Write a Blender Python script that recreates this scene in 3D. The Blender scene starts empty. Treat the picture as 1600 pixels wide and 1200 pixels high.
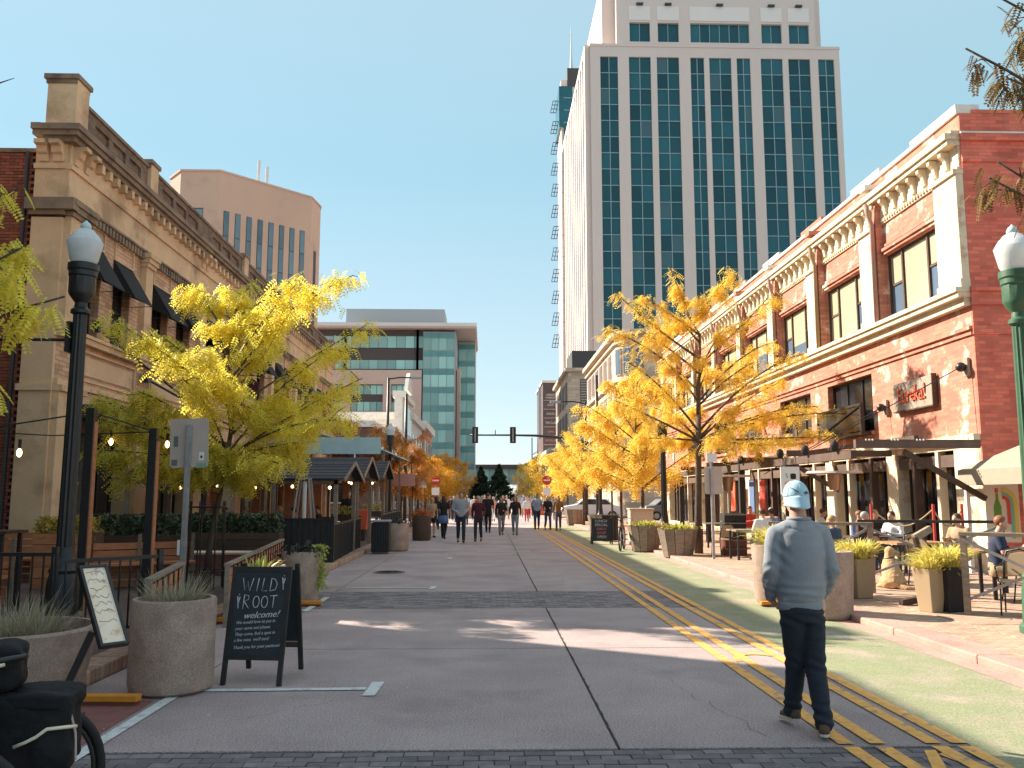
import bpy, math, random
import numpy as np
from mathutils import Vector, Matrix, noise, Euler

PI = math.pi
R = math.radians
random.seed(7)
S = bpy.context.scene
COL = S.collection

# ---------------------------------------------------------------- camera, sky, sun, exposure
cam = bpy.data.objects.new('camera', bpy.data.cameras.new('camera'))
COL.objects.link(cam)
cam.location = (0, 0, 1.7)
cam.rotation_euler = (R(90 + 7.39), 0, R(-1.6))
cam.data.sensor_width = 36
cam.data.lens = 30.375
cam.data.clip_end = 4000
cam.data.clip_start = 0.05
S.camera = cam

SUN_ELEV = 34.5
SUN_H = Vector((-.846, .533))                 # horizontal direction towards the sun
world = bpy.data.worlds.new('World')
S.world = world
world.use_nodes = True
wn = world.node_tree.nodes
wl = world.node_tree.links
bg = wn['Background']
sky = wn.new('ShaderNodeTexSky')
sky.sky_type = 'NISHITA'
sky.sun_disc = False
sky.sun_elevation = R(SUN_ELEV)
sky.sun_rotation = math.atan2(SUN_H.x, SUN_H.y)
sky.altitude = 800
sky.air_density = 1.0
sky.dust_density = 0.4
sky.ozone_density = 1.0
# clear autumn sky: Nishita blended with a pale cyan, brightened out of view at the zenith to fill the shade
tc = wn.new('ShaderNodeTexCoord')
sep = wn.new('ShaderNodeSeparateXYZ')
wl.new(tc.outputs['Generated'], sep.inputs[0])
rp0 = wn.new('ShaderNodeValToRGB')
for i_, (pos_, c_) in enumerate([(0.0, (.72, .82, .83)), (.12, (.60, .77, .80)), (.36, (.405, .685, .765)), (1.0, (.74, .82, .87))]):
    e_ = rp0.color_ramp.elements[i_] if i_ < 2 else rp0.color_ramp.elements.new(pos_)
    e_.position = pos_
    e_.color = (*c_, 1)
wl.new(sep.outputs[2], rp0.inputs[0])
sc0 = wn.new('ShaderNodeVectorMath')
sc0.operation = 'SCALE'
sc0.inputs['Scale'].default_value = 1.52
wl.new(rp0.outputs[0], sc0.inputs[0])
tint = wn.new('ShaderNodeMix')
tint.data_type = 'RGBA'
tint.inputs[0].default_value = .92
wl.new(sky.outputs[0], tint.inputs[6])
wl.new(sc0.outputs[0], tint.inputs[7])
wl.new(tint.outputs[2], bg.inputs[0])
bg.inputs[1].default_value = 0.15
sun = bpy.data.objects.new('sun', bpy.data.lights.new('sun', 'SUN'))
COL.objects.link(sun)
sun.data.energy = 3.15
sun.data.angle = R(.53)
sun.data.color = (1.0, .88, .72)
ce = math.cos(R(SUN_ELEV))
sd = Vector((SUN_H.x * ce, SUN_H.y * ce, math.sin(R(SUN_ELEV)))).normalized()
sun.rotation_euler = sd.to_track_quat('Z', 'Y').to_euler()
S.view_settings.view_transform = 'Standard'
S.view_settings.look = 'None'
S.view_settings.gamma = 1
S.cycles.diffuse_bounces = 6
S.view_settings.exposure = 2.0

# ---------------------------------------------------------------- materials
def mat(name, c, c2=None, ns=2.0, rough=.8, bump=0, bs=60, metal=0, rand=0, island=0, detail=6, stretch=None,
        brick=None, trans=0, emit=None, attr=None, spec=.5, c3=None, n3=.4, t3=(.55, .66), speck=0):
    m = bpy.data.materials.new(name)
    m.use_nodes = True
    N, L = m.node_tree.nodes, m.node_tree.links
    b = N['Principled BSDF']
    b.inputs['Roughness'].default_value = rough
    b.inputs['Metallic'].default_value = metal
    b.inputs['Specular IOR Level'].default_value = spec
    geo = N.new('ShaderNodeNewGeometry')
    vec = geo.outputs['Position']
    if stretch:
        mp = N.new('ShaderNodeMapping')
        mp.inputs['Scale'].default_value = stretch
        L.new(vec, mp.inputs[0])
        vec = mp.outputs[0]
    def nz(scale, det=detail):
        n = N.new('ShaderNodeTexNoise')
        n.inputs['Scale'].default_value = scale
        n.inputs['Detail'].default_value = det
        n.inputs['Roughness'].default_value = .6
        L.new(vec, n.inputs['Vector'])
        return n.outputs['Fac']
    def mix(f, a, bb, mode='MIX'):
        x = N.new('ShaderNodeMix')
        x.data_type = 'RGBA'
        x.blend_type = mode
        for s, v in ((x.inputs[0], f), (x.inputs[6], a), (x.inputs[7], bb)):
            if isinstance(v, bpy.types.NodeSocket):
                L.new(v, s)
            elif isinstance(v, (int, float)):
                s.default_value = v
            else:
                s.default_value = (*v, 1) if len(v) == 3 else v
        return x.outputs[2]
    def ramp(f, lo, hi):
        r = N.new('ShaderNodeMapRange')
        r.inputs[1].default_value = lo
        r.inputs[2].default_value = hi
        L.new(f, r.inputs[0])
        return r.outputs[0]
    col = c
    if attr:
        a = N.new('ShaderNodeAttribute')
        a.attribute_name = attr
        col = mix(a.outputs['Fac'], c, c2)
    elif c2:
        col = mix(ramp(nz(ns), .35, .65), c, c2)
    if c3:
        col = mix(ramp(nz(n3), *t3), col, c3)
    if speck:
        sp_ = ramp(nz(70, 3), .38, .62)
        col = mix(sp_, col, tuple(v * (1 - speck) for v in c), 'MIX') if not isinstance(col, bpy.types.NodeSocket) else mix(1.0, col, mix(sp_, (1 + speck * .4,) * 3, (1 - speck,) * 3), 'MULTIPLY')
    if brick:
        w_, h_, mc, off = brick
        bt = N.new('ShaderNodeTexBrick')
        bt.inputs['Scale'].default_value = 1
        bt.inputs['Brick Width'].default_value = w_
        bt.inputs['Row Height'].default_value = h_
        bt.inputs['Mortar Size'].default_value = h_ * .09
        bt.inputs['Mortar Smooth'].default_value = .3
        bt.inputs['Color1'].default_value = (.75, .75, .75, 1)
        bt.inputs['Color2'].default_value = (1.2, 1.15, 1.1, 1)
        bt.inputs['Mortar'].default_value = (*mc, 1)
        sx = N.new('ShaderNodeSeparateXYZ')
        L.new(geo.outputs['Position'], sx.inputs[0])
        ad = N.new('ShaderNodeMath')
        L.new(sx.outputs[0], ad.inputs[0])
        L.new(sx.outputs[1], ad.inputs[1])
        cb = N.new('ShaderNodeCombineXYZ')
        L.new(ad.outputs[0], cb.inputs[0])
        L.new(sx.outputs[2], cb.inputs[1])
        if off:   # flat ground pattern
            L.new(sx.outputs[0], cb.inputs[0])
            L.new(sx.outputs[1], cb.inputs[1])
        L.new(cb.outputs[0], bt.inputs['Vector'])
        col = mix(1.0, col, bt.outputs['Color'], 'MULTIPLY')
    if rand:
        oi = N.new('ShaderNodeObjectInfo')
        hs = N.new('ShaderNodeMapRange')
        hs.inputs[3].default_value = 1 - rand
        hs.inputs[4].default_value = 1 + rand
        L.new(oi.outputs['Random'], hs.inputs[0])
        v = N.new('ShaderNodeHueSaturation')
        L.new(hs.outputs[0], v.inputs['Value'])
        L.new(col, v.inputs['Color']) if isinstance(col, bpy.types.NodeSocket) else setattr(v.inputs['Color'], 'default_value', (*col, 1))
        col = v.outputs[0]
    if island:
        hs = N.new('ShaderNodeMapRange')
        hs.inputs[3].default_value = 1 - island
        hs.inputs[4].default_value = 1 + island
        L.new(geo.outputs['Random Per Island'], hs.inputs[0])
        v = N.new('ShaderNodeHueSaturation')
        L.new(hs.outputs[0], v.inputs['Value'])
        L.new(col, v.inputs['Color']) if isinstance(col, bpy.types.NodeSocket) else setattr(v.inputs['Color'], 'default_value', (*col, 1))
        col = v.outputs[0]
    if isinstance(col, bpy.types.NodeSocket):
        L.new(col, b.inputs['Base Color'])
    else:
        b.inputs['Base Color'].default_value = (*col, 1)
    if bump:
        bp = N.new('ShaderNodeBump')
        bp.inputs['Strength'].default_value = bump
        bp.inputs['Distance'].default_value = .02
        L.new(nz(bs, 4), bp.inputs['Height'])
        L.new(bp.outputs[0], b.inputs['Normal'])
    if trans:
        tr = N.new('ShaderNodeBsdfTranslucent')
        L.new(col, tr.inputs[0]) if isinstance(col, bpy.types.NodeSocket) else setattr(tr.inputs[0], 'default_value', (*col, 1))
        ms = N.new('ShaderNodeMixShader')
        ms.inputs[0].default_value = trans
        L.new(b.outputs[0], ms.inputs[1])
        L.new(tr.outputs[0], ms.inputs[2])
        L.new(ms.outputs[0], N['Material Output'].inputs[0])
    if emit:
        b.inputs['Emission Color'].default_value = (*emit[0], 1)
        b.inputs['Emission Strength'].default_value = emit[1]
    return m

M = {}
def dm(name, *a, **k):
    M[name] = mat(name, *a, **k)
dm('concrete_road', (.53, .43, .42), (.43, .345, .34), ns=.9, rough=.9, bump=.8, bs=90, c3=(.33, .265, .26), n3=.5, t3=(.52, .70), speck=.38)
dm('joint', (.05, .045, .04), rough=1)
dm('paver', (.21, .18, .185), (.145, .125, .13), ns=9, rough=.85, bump=.4, bs=50, rand=.3)
dm('paver_joined', (.24, .205, .21), (.185, .16, .165), ns=9, rough=.85, bump=.3, bs=50, island=.3)
dm('white_paint', (.68, .70, .70), (.55, .56, .55), ns=14, rough=.8, c3=(.38, .36, .35), n3=9)
dm('yellow_paint', (.86, .44, .10), (.66, .33, .09), ns=12, rough=.8, c3=(.34, .235, .17), n3=7, t3=(.56, .62))
dm('red_clay_edge', (.26, .10, .085), (.19, .08, .07), ns=8, rough=.85)
dm('green_lane', (.28, .30, .17), (.23, .255, .15), ns=1.3, rough=.85, bump=.4, bs=80, c3=(.38, .33, .25), n3=1.3, t3=(.46, .64), speck=.3)
dm('pink_kerb', (.52, .31, .265), (.42, .24, .205), ns=2, rough=.9, bump=.4, bs=40, rand=.05, c3=(.42, .33, .27), n3=3, t3=(.5, .66), speck=.2)
dm('sidewalk', (.50, .35, .265), (.41, .285, .215), ns=1.5, rough=.9, bump=.3, bs=30, brick=(.2, .1, (.66, .6, .56), 1), c3=(.34, .23, .18), n3=.7, t3=(.5, .7))
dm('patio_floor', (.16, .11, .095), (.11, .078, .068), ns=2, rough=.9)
dm('planter_concrete', (.50, .36, .285), (.40, .29, .23), ns=5, rough=.95, bump=.6, bs=130, c3=(.32, .23, .185), n3=2.5, t3=(.5, .75), speck=.25)
dm('soil', (.03, .022, .016), rough=1, bump=.8, bs=40)
dm('sandstone', (.80, .545, .335), (.66, .44, .265), ns=.9, rough=.9, bump=.4, bs=14, c3=(.42, .265, .16), n3=.7, t3=(.52, .68), speck=.15)
dm('sandstone_brick', (.66, .43, .28), (.50, .32, .21), ns=1.4, rough=.9, brick=(.34, .11, (.6, .5, .45), 0), bump=.4, bs=20)
dm('dark_sandstone', (.30, .21, .145), (.20, .14, .10), ns=1.6, rough=.9, bump=.4, bs=10, c3=(.13, .09, .065), n3=1.2)
dm('parapet_brick', (.26, .175, .125), (.15, .10, .075), ns=.8, rough=.9, brick=(.22, .075, (.6, .55, .5), 0))
dm('red_brick', (.30, .095, .055), (.22, .065, .04), ns=2, rough=.9, island=.3)
dm('mortar', (.23, .155, .125), rough=.95)
dm('red_render', (.50, .215, .15), (.46, .185, .13), ns=1.2, rough=.85, brick=(.3, .085, (.88, .86, .86), 0), c3=(.78, .62, .50), n3=1.5, t3=(.56, .66), bump=.15, bs=20)
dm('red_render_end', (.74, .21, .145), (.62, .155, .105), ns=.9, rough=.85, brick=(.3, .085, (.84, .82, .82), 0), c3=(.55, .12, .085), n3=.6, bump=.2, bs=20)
dm('cream_paint', (.72, .62, .45), (.64, .53, .38), ns=1.6, rough=.85, c3=(.50, .33, .24), n3=2.3, bump=.3, bs=14)
dm('white_coping', (.78, .74, .68), (.66, .6, .55), ns=3, rough=.8)
dm('glass_dark', (.012, .014, .018), (.03, .03, .035), ns=.7, rough=.08, spec=.6)
dm('glass_blind', (.50, .44, .30), (.40, .36, .26), ns=.5, rough=.25)
dm('glass_blue', (.10, .15, .22), rough=.1)
dm('tower_glass', (.014, .075, .10), (.022, .10, .125), ns=.05, rough=.16, rand=.35, island=.3, spec=.3)
dm('tower_stone', (.74, .61, .555), (.70, .575, .525), ns=.05, rough=.9)
dm('tower_mullion', (.27, .38, .40), rough=.6)
dm('tan_stone', (.60, .395, .30), (.54, .355, .27), ns=.08, rough=.9, c3=(.48, .31, .24), n3=.12)
dm('office_stone', (.52, .43, .41), (.47, .39, .37), ns=.1, rough=.9)
dm('office_glass', (.20, .44, .46), (.27, .52, .53), ns=.06, rough=.15, rand=.3, spec=.5)
dm('office_glass_deep', (.07, .24, .27), (.10, .30, .33), ns=.1, rough=.15, spec=.5)
dm('office_dark', (.07, .065, .07), rough=.8)
dm('office_white', (.6, .62, .64), rough=.7)
dm('office_grey', (.30, .33, .36), rough=.7)
dm('black_metal', (.014, .014, .016), (.022, .021, .022), ns=20, rough=.42, bump=.05)
dm('black_matte', (.018, .016, .017), (.028, .025, .026), ns=6, rough=.8)
dm('green_metal', (.045, .13, .075), (.035, .10, .055), ns=10, rough=.5)
dm('galvanised', (.40, .38, .39), (.30, .285, .29), ns=9, rough=.5, metal=.4)
dm('lamp_glass', (.80, .84, .86), (.72, .76, .78), ns=6, rough=.25, trans=.35)
dm('lamp_cap', (.50, .66, .68), rough=.4)
dm('dark_wood', (.085, .05, .034), (.055, .032, .022), ns=3, rough=.75, stretch=(1, 1, 8), rand=.2)
dm('warm_wood', (.52, .215, .10), (.40, .155, .075), ns=4, rough=.7, stretch=(1, 1, 6), rand=.15)
dm('brown_beam', (.13, .082, .062), (.09, .055, .042), ns=3, rough=.8, rand=.2)
dm('grey_wood', (.30, .235, .18), (.20, .155, .12), ns=5, rough=.85, stretch=(1, 1, 5), rand=.18)
dm('table_wood', (.42, .23, .11), (.34, .18, .09), ns=6, rough=.6)
dm('chalkboard', (.014, .022, .028), (.022, .031, .038), ns=9, rough=.75)
dm('chalk', (.62, .64, .66), (.4, .42, .44), ns=60, rough=1)
dm('pink_chalk', (.5, .2, .25), rough=1)
dm('menu_paper', (.85, .66, .48), (.90, .76, .62), ns=8, rough=.6, c3=(.62, .42, .28), n3=13)
dm('yellow_block', (.70, .27, .02), (.6, .22, .02), ns=9, rough=.7)
dm('awning_black', (.012, .012, .014), rough=.85)
dm('beige_canvas', (.35, .29, .225), (.31, .255, .2), ns=3, rough=.9)
dm('blue_awning', (.45, .66, .72), (.38, .58, .64), ns=1.5, rough=.8)
dm('shingle', (.055, .05, .055), (.04, .037, .04), ns=4, rough=.85, rand=.25)
dm('bark', (.12, .085, .065), (.075, .052, .04), ns=14, rough=.95, bump=.8, bs=40, stretch=(1, 1, .3))
dm('leaf_yellow', (.92, .70, .13), (.78, .48, .07), attr='tone', rough=.55, trans=.5, island=.15, spec=.25)
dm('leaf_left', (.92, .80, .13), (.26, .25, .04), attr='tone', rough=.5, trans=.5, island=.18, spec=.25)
dm('leaf_orange', (.72, .34, .07), (.48, .17, .035), attr='tone', rough=.6, trans=.45, island=.2, spec=.2)
dm('leaf_brown', (.12, .065, .035), (.27, .20, .04), attr='tone', rough=.6, trans=.3, island=.2, spec=.2)
dm('leaf_amber', (.80, .46, .05), (.60, .28, .035), attr='tone', rough=.6, trans=.5, island=.15, spec=.2)
dm('evergreen', (.018, .035, .018), (.035, .06, .028), attr='tone', rough=.7, island=.2)
dm('grass_straw', (.86, .74, .22), (.60, .56, .14), attr='tone', rough=.6, trans=.35, island=.2)
dm('grass_green', (.30, .38, .07), (.70, .64, .17), attr='tone', rough=.55, trans=.35, island=.2)
dm('lavender_grey', (.26, .25, .17), (.48, .40, .27), attr='tone', rough=.7, trans=.3, island=.25)
dm('dark_leaf', (.018, .022, .016), (.04, .035, .03), attr='tone', rough=.6, island=.3)
dm('hedge_leaf', (.03, .05, .022), (.055, .08, .03), attr='tone', rough=.6, island=.3)
dm('flower_yellow', (.55, .36, .05), (.3, .3, .06), attr='tone', rough=.6, trans=.3, island=.2)
dm('flower_orange', (.60, .16, .03), (.35, .10, .03), attr='tone', rough=.6, trans=.3, island=.2)
dm('skin', (.52, .29, .20), rough=.55)
dm('skin_dark', (.16, .085, .055), rough=.55)
dm('hair_brown', (.055, .03, .018), rough=.6)
dm('hair_blonde', (.38, .24, .11), rough=.6)
dm('hair_red', (.24, .085, .035), rough=.6)
dm('hair_grey', (.35, .33, .31), rough=.6)
dm('cap_blue', (.38, .56, .66), (.34, .51, .61), ns=30, rough=.8)
dm('sweater_grey', (.26, .285, .325), (.23, .255, .29), ns=70, rough=.95, bump=.25, bs=220)
dm('denim_dark', (.012, .018, .032), (.02, .028, .045), ns=30, rough=.9, bump=.2, bs=200)
dm('denim', (.05, .075, .12), (.035, .055, .09), ns=12, rough=.9)
dm('denim_light', (.17, .22, .28), rough=.9)
dm('suede_brown', (.12, .065, .04), (.09, .05, .032), ns=20, rough=.8)
dm('rubber_white', (.60, .55, .48), rough=.7)
dm('rubber_black', (.012, .012, .012), rough=.7)
dm('cloth_grey', (.30, .33, .37), rough=.95)
dm('cloth_maroon', (.07, .014, .022), rough=.95)
dm('cloth_black', (.016, .015, .017), rough=.9)
dm('cloth_navy', (.02, .03, .065), rough=.9)
dm('cloth_white', (.68, .67, .66), rough=.9)
dm('cloth_red', (.52, .06, .05), rough=.9)
dm('cloth_pink', (.60, .30, .25), rough=.9)
dm('cloth_brown', (.20, .09, .035), rough=.9)
dm('cloth_tan', (.36, .26, .16), rough=.9)
dm('cloth_blue', (.09, .15, .30), rough=.9)
dm('cloth_sky', (.24, .33, .45), rough=.9)
dm('cloth_camo', (.07, .07, .075), (.30, .30, .31), ns=14, rough=.9)
dm('dog_fur', (.55, .37, .20), (.48, .31, .165), ns=12, rough=.95, bump=.6, bs=90)
dm('dark_nose', (.01, .008, .008), rough=.4)
dm('pannier', (.008, .008, .010), (.014, .013, .015), ns=4, rough=.75, bump=.6, bs=18, spec=.25)
dm('reflective', (.75, .66, .52), rough=.4)
dm('rim_copper', (.22, .10, .07), rough=.4, metal=.5)
dm('sign_white', (.72, .72, .70), rough=.5)
dm('sign_beige', (.50, .41, .36), (.46, .375, .33), ns=4, rough=.6)
dm('sign_red', (.55, .02, .02), rough=.5)
dm('sticker_grey', (.12, .15, .16), rough=.5)
dm('sticker_green', (.22, .34, .28), rough=.5)
dm('sign_grey', (.36, .28, .22), (.3, .235, .19), ns=5, rough=.7)
dm('letter_red', (.72, .13, .06), rough=.6)
dm('rust', (.16, .05, .03), rough=.8)
dm('poster_paper', (.72, .66, .55), rough=.7)
dm('poster_yellow', (.75, .55, .10), rough=.7)
dm('poster_teal', (.20, .48, .42), rough=.7)
dm('poster_red', (.62, .08, .06), rough=.7)
dm('poster_green', (.14, .30, .05), rough=.7)
dm('stone_cream', (.60, .48, .38), (.53, .42, .33), ns=.4, rough=.9, brick=(1.2, .4, (.88, .86, .84), 0))
dm('brick_brown', (.20, .115, .10), (.15, .085, .075), ns=.5, rough=.9, brick=(.5, .2, (.7, .65, .6), 0))
dm('louvre', (.17, .14, .13), rough=.7)
dm('billboard_dark', (.13, .085, .09), (.10, .065, .07), ns=.3, rough=.7)
dm('utility_beige', (.58, .45, .34), rough=.7)
dm('bulb', (.8, .55, .3), rough=.2, emit=((1, .62, .28), 3.0))
dm('copper_heater', (.35, .2, .13), rough=.35, metal=.6)
dm('car_white', (.7, .7, .7), rough=.3)
dm('car_grey', (.16, .17, .18), rough=.3)
dm('ground_far', (.17, .15, .14), (.13, .115, .11), ns=.2, rough=.95)
dm('barrier_red', (.62, .08, .05), (.66, .2, .13), ns=2, rough=.8)
dm('interior_dark', (.02, .016, .014), rough=1)
dm('interior_warm', (.10, .06, .035), (.035, .02, .015), ns=1.2, rough=.9)

# ---------------------------------------------------------------- mesh builder
class MB:
    def __init__(s):
        s.v = []
        s.f = []
    def add(s, vs, fs):
        o = len(s.v)
        s.v.extend(tuple(v) for v in vs)
        s.f.extend(tuple(i + o for i in f) for f in fs)
        return s
    def box(s, x0, x1, y0, y1, z0, z1, m=None):
        vs = [Vector((x, y, z)) for z in (z0, z1) for y in (y0, y1) for x in (x0, x1)]
        if m is not None:
            vs = [m @ v for v in vs]
        return s.add(vs, [(0, 2, 3, 1), (4, 5, 7, 6), (0, 1, 5, 4), (2, 6, 7, 3), (0, 4, 6, 2), (1, 3, 7, 5)])
    def frustum(s, c, z0, z1, a0, b0, a1, b1):
        x, y = c
        vs = [(x + sx * a, y + sy * b, z) for z, a, b in ((z0, a0, b0), (z1, a1, b1)) for sx, sy in ((-1, -1), (1, -1), (-1, 1), (1, 1))]
        return s.add(vs, [(0, 2, 3, 1), (4, 5, 7, 6), (0, 1, 5, 4), (2, 6, 7, 3), (0, 4, 6, 2), (1, 3, 7, 5)])
    def bar(s, p, q, w, h, up=(0, 0, 1)):
        p, q = Vector(p), Vector(q)
        d = (q - p)
        l = d.length
        z = d.normalized()
        u = Vector(up)
        if abs(z.dot(u)) > .98:
            u = Vector((0, 1, 0))
        x = z.cross(u).normalized()
        y = x.cross(z)
        m = Matrix((x, y, z)).transposed().to_4x4()
        m.translation = p
        return s.box(-w / 2, w / 2, -h / 2, h / 2, 0, l, m)
    def tube(s, pts, rad, n=8, caps=True):
        pts = [Vector(p) for p in pts]
        if isinstance(rad, (int, float)):
            rad = [rad] * len(pts)
        vs, fs = [], []
        pu = None
        for i, p in enumerate(pts):
            a = pts[max(i - 1, 0)]
            b = pts[min(i + 1, len(pts) - 1)]
            t = (b - a).normalized()
            if pu is None:
                pu = Vector((0, 0, 1)) if abs(t.z) < .9 else Vector((1, 0, 0))
            x = t.cross(pu)
            if x.length < 1e-4:
                x = t.orthogonal()
            x.normalize()
            y = t.cross(x)
            pu = -y if False else pu
            for k in range(n):
                an = 2 * PI * k / n
                vs.append(p + (x * math.cos(an) + y * math.sin(an)) * rad[i])
        for i in range(len(pts) - 1):
            for k in range(n):
                a = i * n + k
                b = i * n + (k + 1) % n
                fs.append((a, b, b + n, a + n))
        if caps:
            fs.append(tuple(reversed(range(n))))
            fs.append(tuple(range((len(pts) - 1) * n, len(pts) * n)))
        return s.add(vs, fs)
    def lathe(s, prof, c=(0, 0, 0), n=24, flute=None):
        vs, fs = [], []
        for i, (r, z) in enumerate(prof):
            for k in range(n):
                an = 2 * PI * k / n
                rr = r
                if flute and flute[0] <= i <= flute[1]:
                    rr = r * (1 - flute[2] * (k % 2))
                vs.append((c[0] + rr * math.cos(an), c[1] + rr * math.sin(an), c[2] + z))
        for i in range(len(prof) - 1):
            for k in range(n):
                a = i * n + k
                b = i * n + (k + 1) % n
                fs.append((a, b, b + n, a + n))
        if prof[0][0] > 1e-4:
            fs.append(tuple(reversed(range(n))))
        if prof[-1][0] > 1e-4:
            fs.append(tuple(range((len(prof) - 1) * n, len(prof) * n)))
        return s.add(vs, fs)
    def prism(s, poly, h0, h1, m=None):
        """poly in local xy, extruded h0..h1 in z, then m"""
        n = len(poly)
        vs = [Vector((x, y, h)) for h in (h0, h1) for x, y in poly]
        if m is not None:
            vs = [m @ v for v in vs]
        return s.add(vs, [tuple(reversed(range(n))), tuple(range(n, 2 * n))] + [(i, (i + 1) % n, n + (i + 1) % n, n + i) for i in range(n)])
    def ball(s, c, r, n=12, m=8, rot=None):
        if isinstance(r, (int, float)):
            r = (r, r, r)
        c = Vector(c)
        vs, fs = [], []
        for i in range(1, m):
            t = PI * i / m
            for k in range(n):
                a = 2 * PI * k / n
                v = Vector((r[0] * math.sin(t) * math.cos(a), r[1] * math.sin(t) * math.sin(a), r[2] * math.cos(t)))
                if rot is not None:
                    v = rot @ v
                vs.append(c + v)
        top = Vector((0, 0, r[2]))
        if rot is not None:
            top = rot @ top
        vs.append(c + top)
        vs.append(c - top)
        T, B = len(vs) - 2, len(vs) - 1
        for k in range(n):
            fs.append((T, k, (k + 1) % n))
            o = (m - 2) * n
            fs.append((B, o + (k + 1) % n, o + k))
        for i in range(m - 2):
            for k in range(n):
                a = i * n + k
                b = i * n + (k + 1) % n
                fs.append((a, a + n, b + n, b))
        return s.add(vs, fs)
    def limb(s, p, q, r0, r1, n=10):
        s.tube([p, q], [r0, r1], n)
        s.ball(p, r0, n, 8)
        s.ball(q, r1, n, 8)
        return s
    def loft(s, rings, n=16):
        """rings: (centre xyz, rx, ry) horizontal ellipses"""
        vs, fs = [], []
        for c, rx, ry in rings:
            for k in range(n):
                a = 2 * PI * k / n
                vs.append((c[0] + rx * math.cos(a), c[1] + ry * math.sin(a), c[2]))
        for i in range(len(rings) - 1):
            for k in range(n):
                a = i * n + k
                b = i * n + (k + 1) % n
                fs.append((a, b, b + n, a + n))
        fs.append(tuple(reversed(range(n))))
        fs.append(tuple(range((len(rings) - 1) * n, len(rings) * n)))
        return s.add(vs, fs)
    def mesh(s, name='part'):
        me = bpy.data.meshes.new(name)
        me.from_pydata(s.v, [], s.f)
        me.update()
        return me
    def build(s, name, m, parent=None, smooth=False, bevel=0, **k):
        return ob(name, s.mesh(name), m, parent, smooth, bevel, **k)

def shade(me, ang=None):
    me.polygons.foreach_set('use_smooth', [True] * len(me.polygons))
    if ang:
        me.set_sharp_from_angle(angle=R(ang))

def ob(name, me, m, parent=None, smooth=False, bevel=0, label=None, cat=None, group=None, kind=None, loc=None, rot=None):
    if m is not None and not me.materials:
        me.materials.append(M[m] if isinstance(m, str) else m)
    if smooth:
        shade(me, smooth if smooth is not True else None)
    o = bpy.data.objects.new(name, me)
    COL.objects.link(o)
    if parent is not None:
        o.parent = parent
    if bevel:
        b = o.modifiers.new('bevel', 'BEVEL')
        b.width = bevel
        b.segments = 2
        b.limit_method = 'ANGLE'
    if loc is not None:
        o.location = loc
    if rot is not None:
        o.rotation_euler = rot
    tag(o, label, cat, group, kind)
    return o

def tag(o, label=None, cat=None, group=None, kind=None):
    if label: o['label'] = label
    if cat: o['category'] = cat
    if group: o['group'] = group
    if kind: o['kind'] = kind
    return o

def thing(name, label, cat, loc=(0, 0, 0), rotz=0, group=None, scale=1):
    o = bpy.data.objects.new(name, None)
    o.empty_display_size = .1
    COL.objects.link(o)
    o.location = loc
    o.rotation_euler = (0, 0, rotz)
    o.scale = (scale,) * 3
    return tag(o, label, cat, group)

def dup(root, loc, rotz, label, scale=1, mats=None):
    def rec(o, par):
        c = o.copy()
        COL.objects.link(c)
        if par is not None:
            c.parent = par
        for ch in o.children:
            rec(ch, c)
        return c
    c = rec(root, None)
    c.location = loc
    c.rotation_euler = (0, 0, rotz)
    c.scale = (scale,) * 3
    c['label'] = label
    return c

# scratch scene for evaluating modifiers and lettering
TS = bpy.data.scenes.new('bake')
def bake(ob_):
    TS.collection.objects.link(ob_)
    vl = TS.view_layers[0]
    vl.update()
    dg = vl.depsgraph
    me = bpy.data.meshes.new_from_object(ob_.evaluated_get(dg), depsgraph=dg)
    TS.collection.objects.unlink(ob_)
    bpy.data.objects.remove(ob_)
    return me

def remesh(mb, voxel, smooth=2, dec=None):
    o = bpy.data.objects.new('t', mb.mesh())
    r = o.modifiers.new('r', 'REMESH')
    r.mode = 'VOXEL'
    r.voxel_size = voxel
    if smooth:
        s_ = o.modifiers.new('s', 'SMOOTH')
        s_.factor = .5
        s_.iterations = smooth
    me = bake(o)
    shade(me)
    return me

def text(body, size, m, parent, loc, rot, name='lettering', ext=.004, align='CENTER', shear=0, sx=1, space=1):
    cu = bpy.data.curves.new('t', 'FONT')
    cu.body = body
    cu.size = size
    cu.extrude = ext
    cu.align_x = align
    cu.align_y = 'CENTER'
    cu.shear = shear
    cu.space_character = space
    cu.resolution_u = 2
    o = bpy.data.objects.new('t', cu)
    me = bake(o)
    me.materials.clear()
    if sx != 1:
        me.transform(Matrix.Diagonal((sx, 1, 1, 1)))
    me.name = name
    return ob(name, me, m, parent, loc=loc, rot=rot)

def strokes(paths, r, m, parent, name='lettering', n=5):
    b = MB()
    for p in paths:
        b.tube(p, r, n)
    return b.build(name, m, parent, smooth=True)

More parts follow.
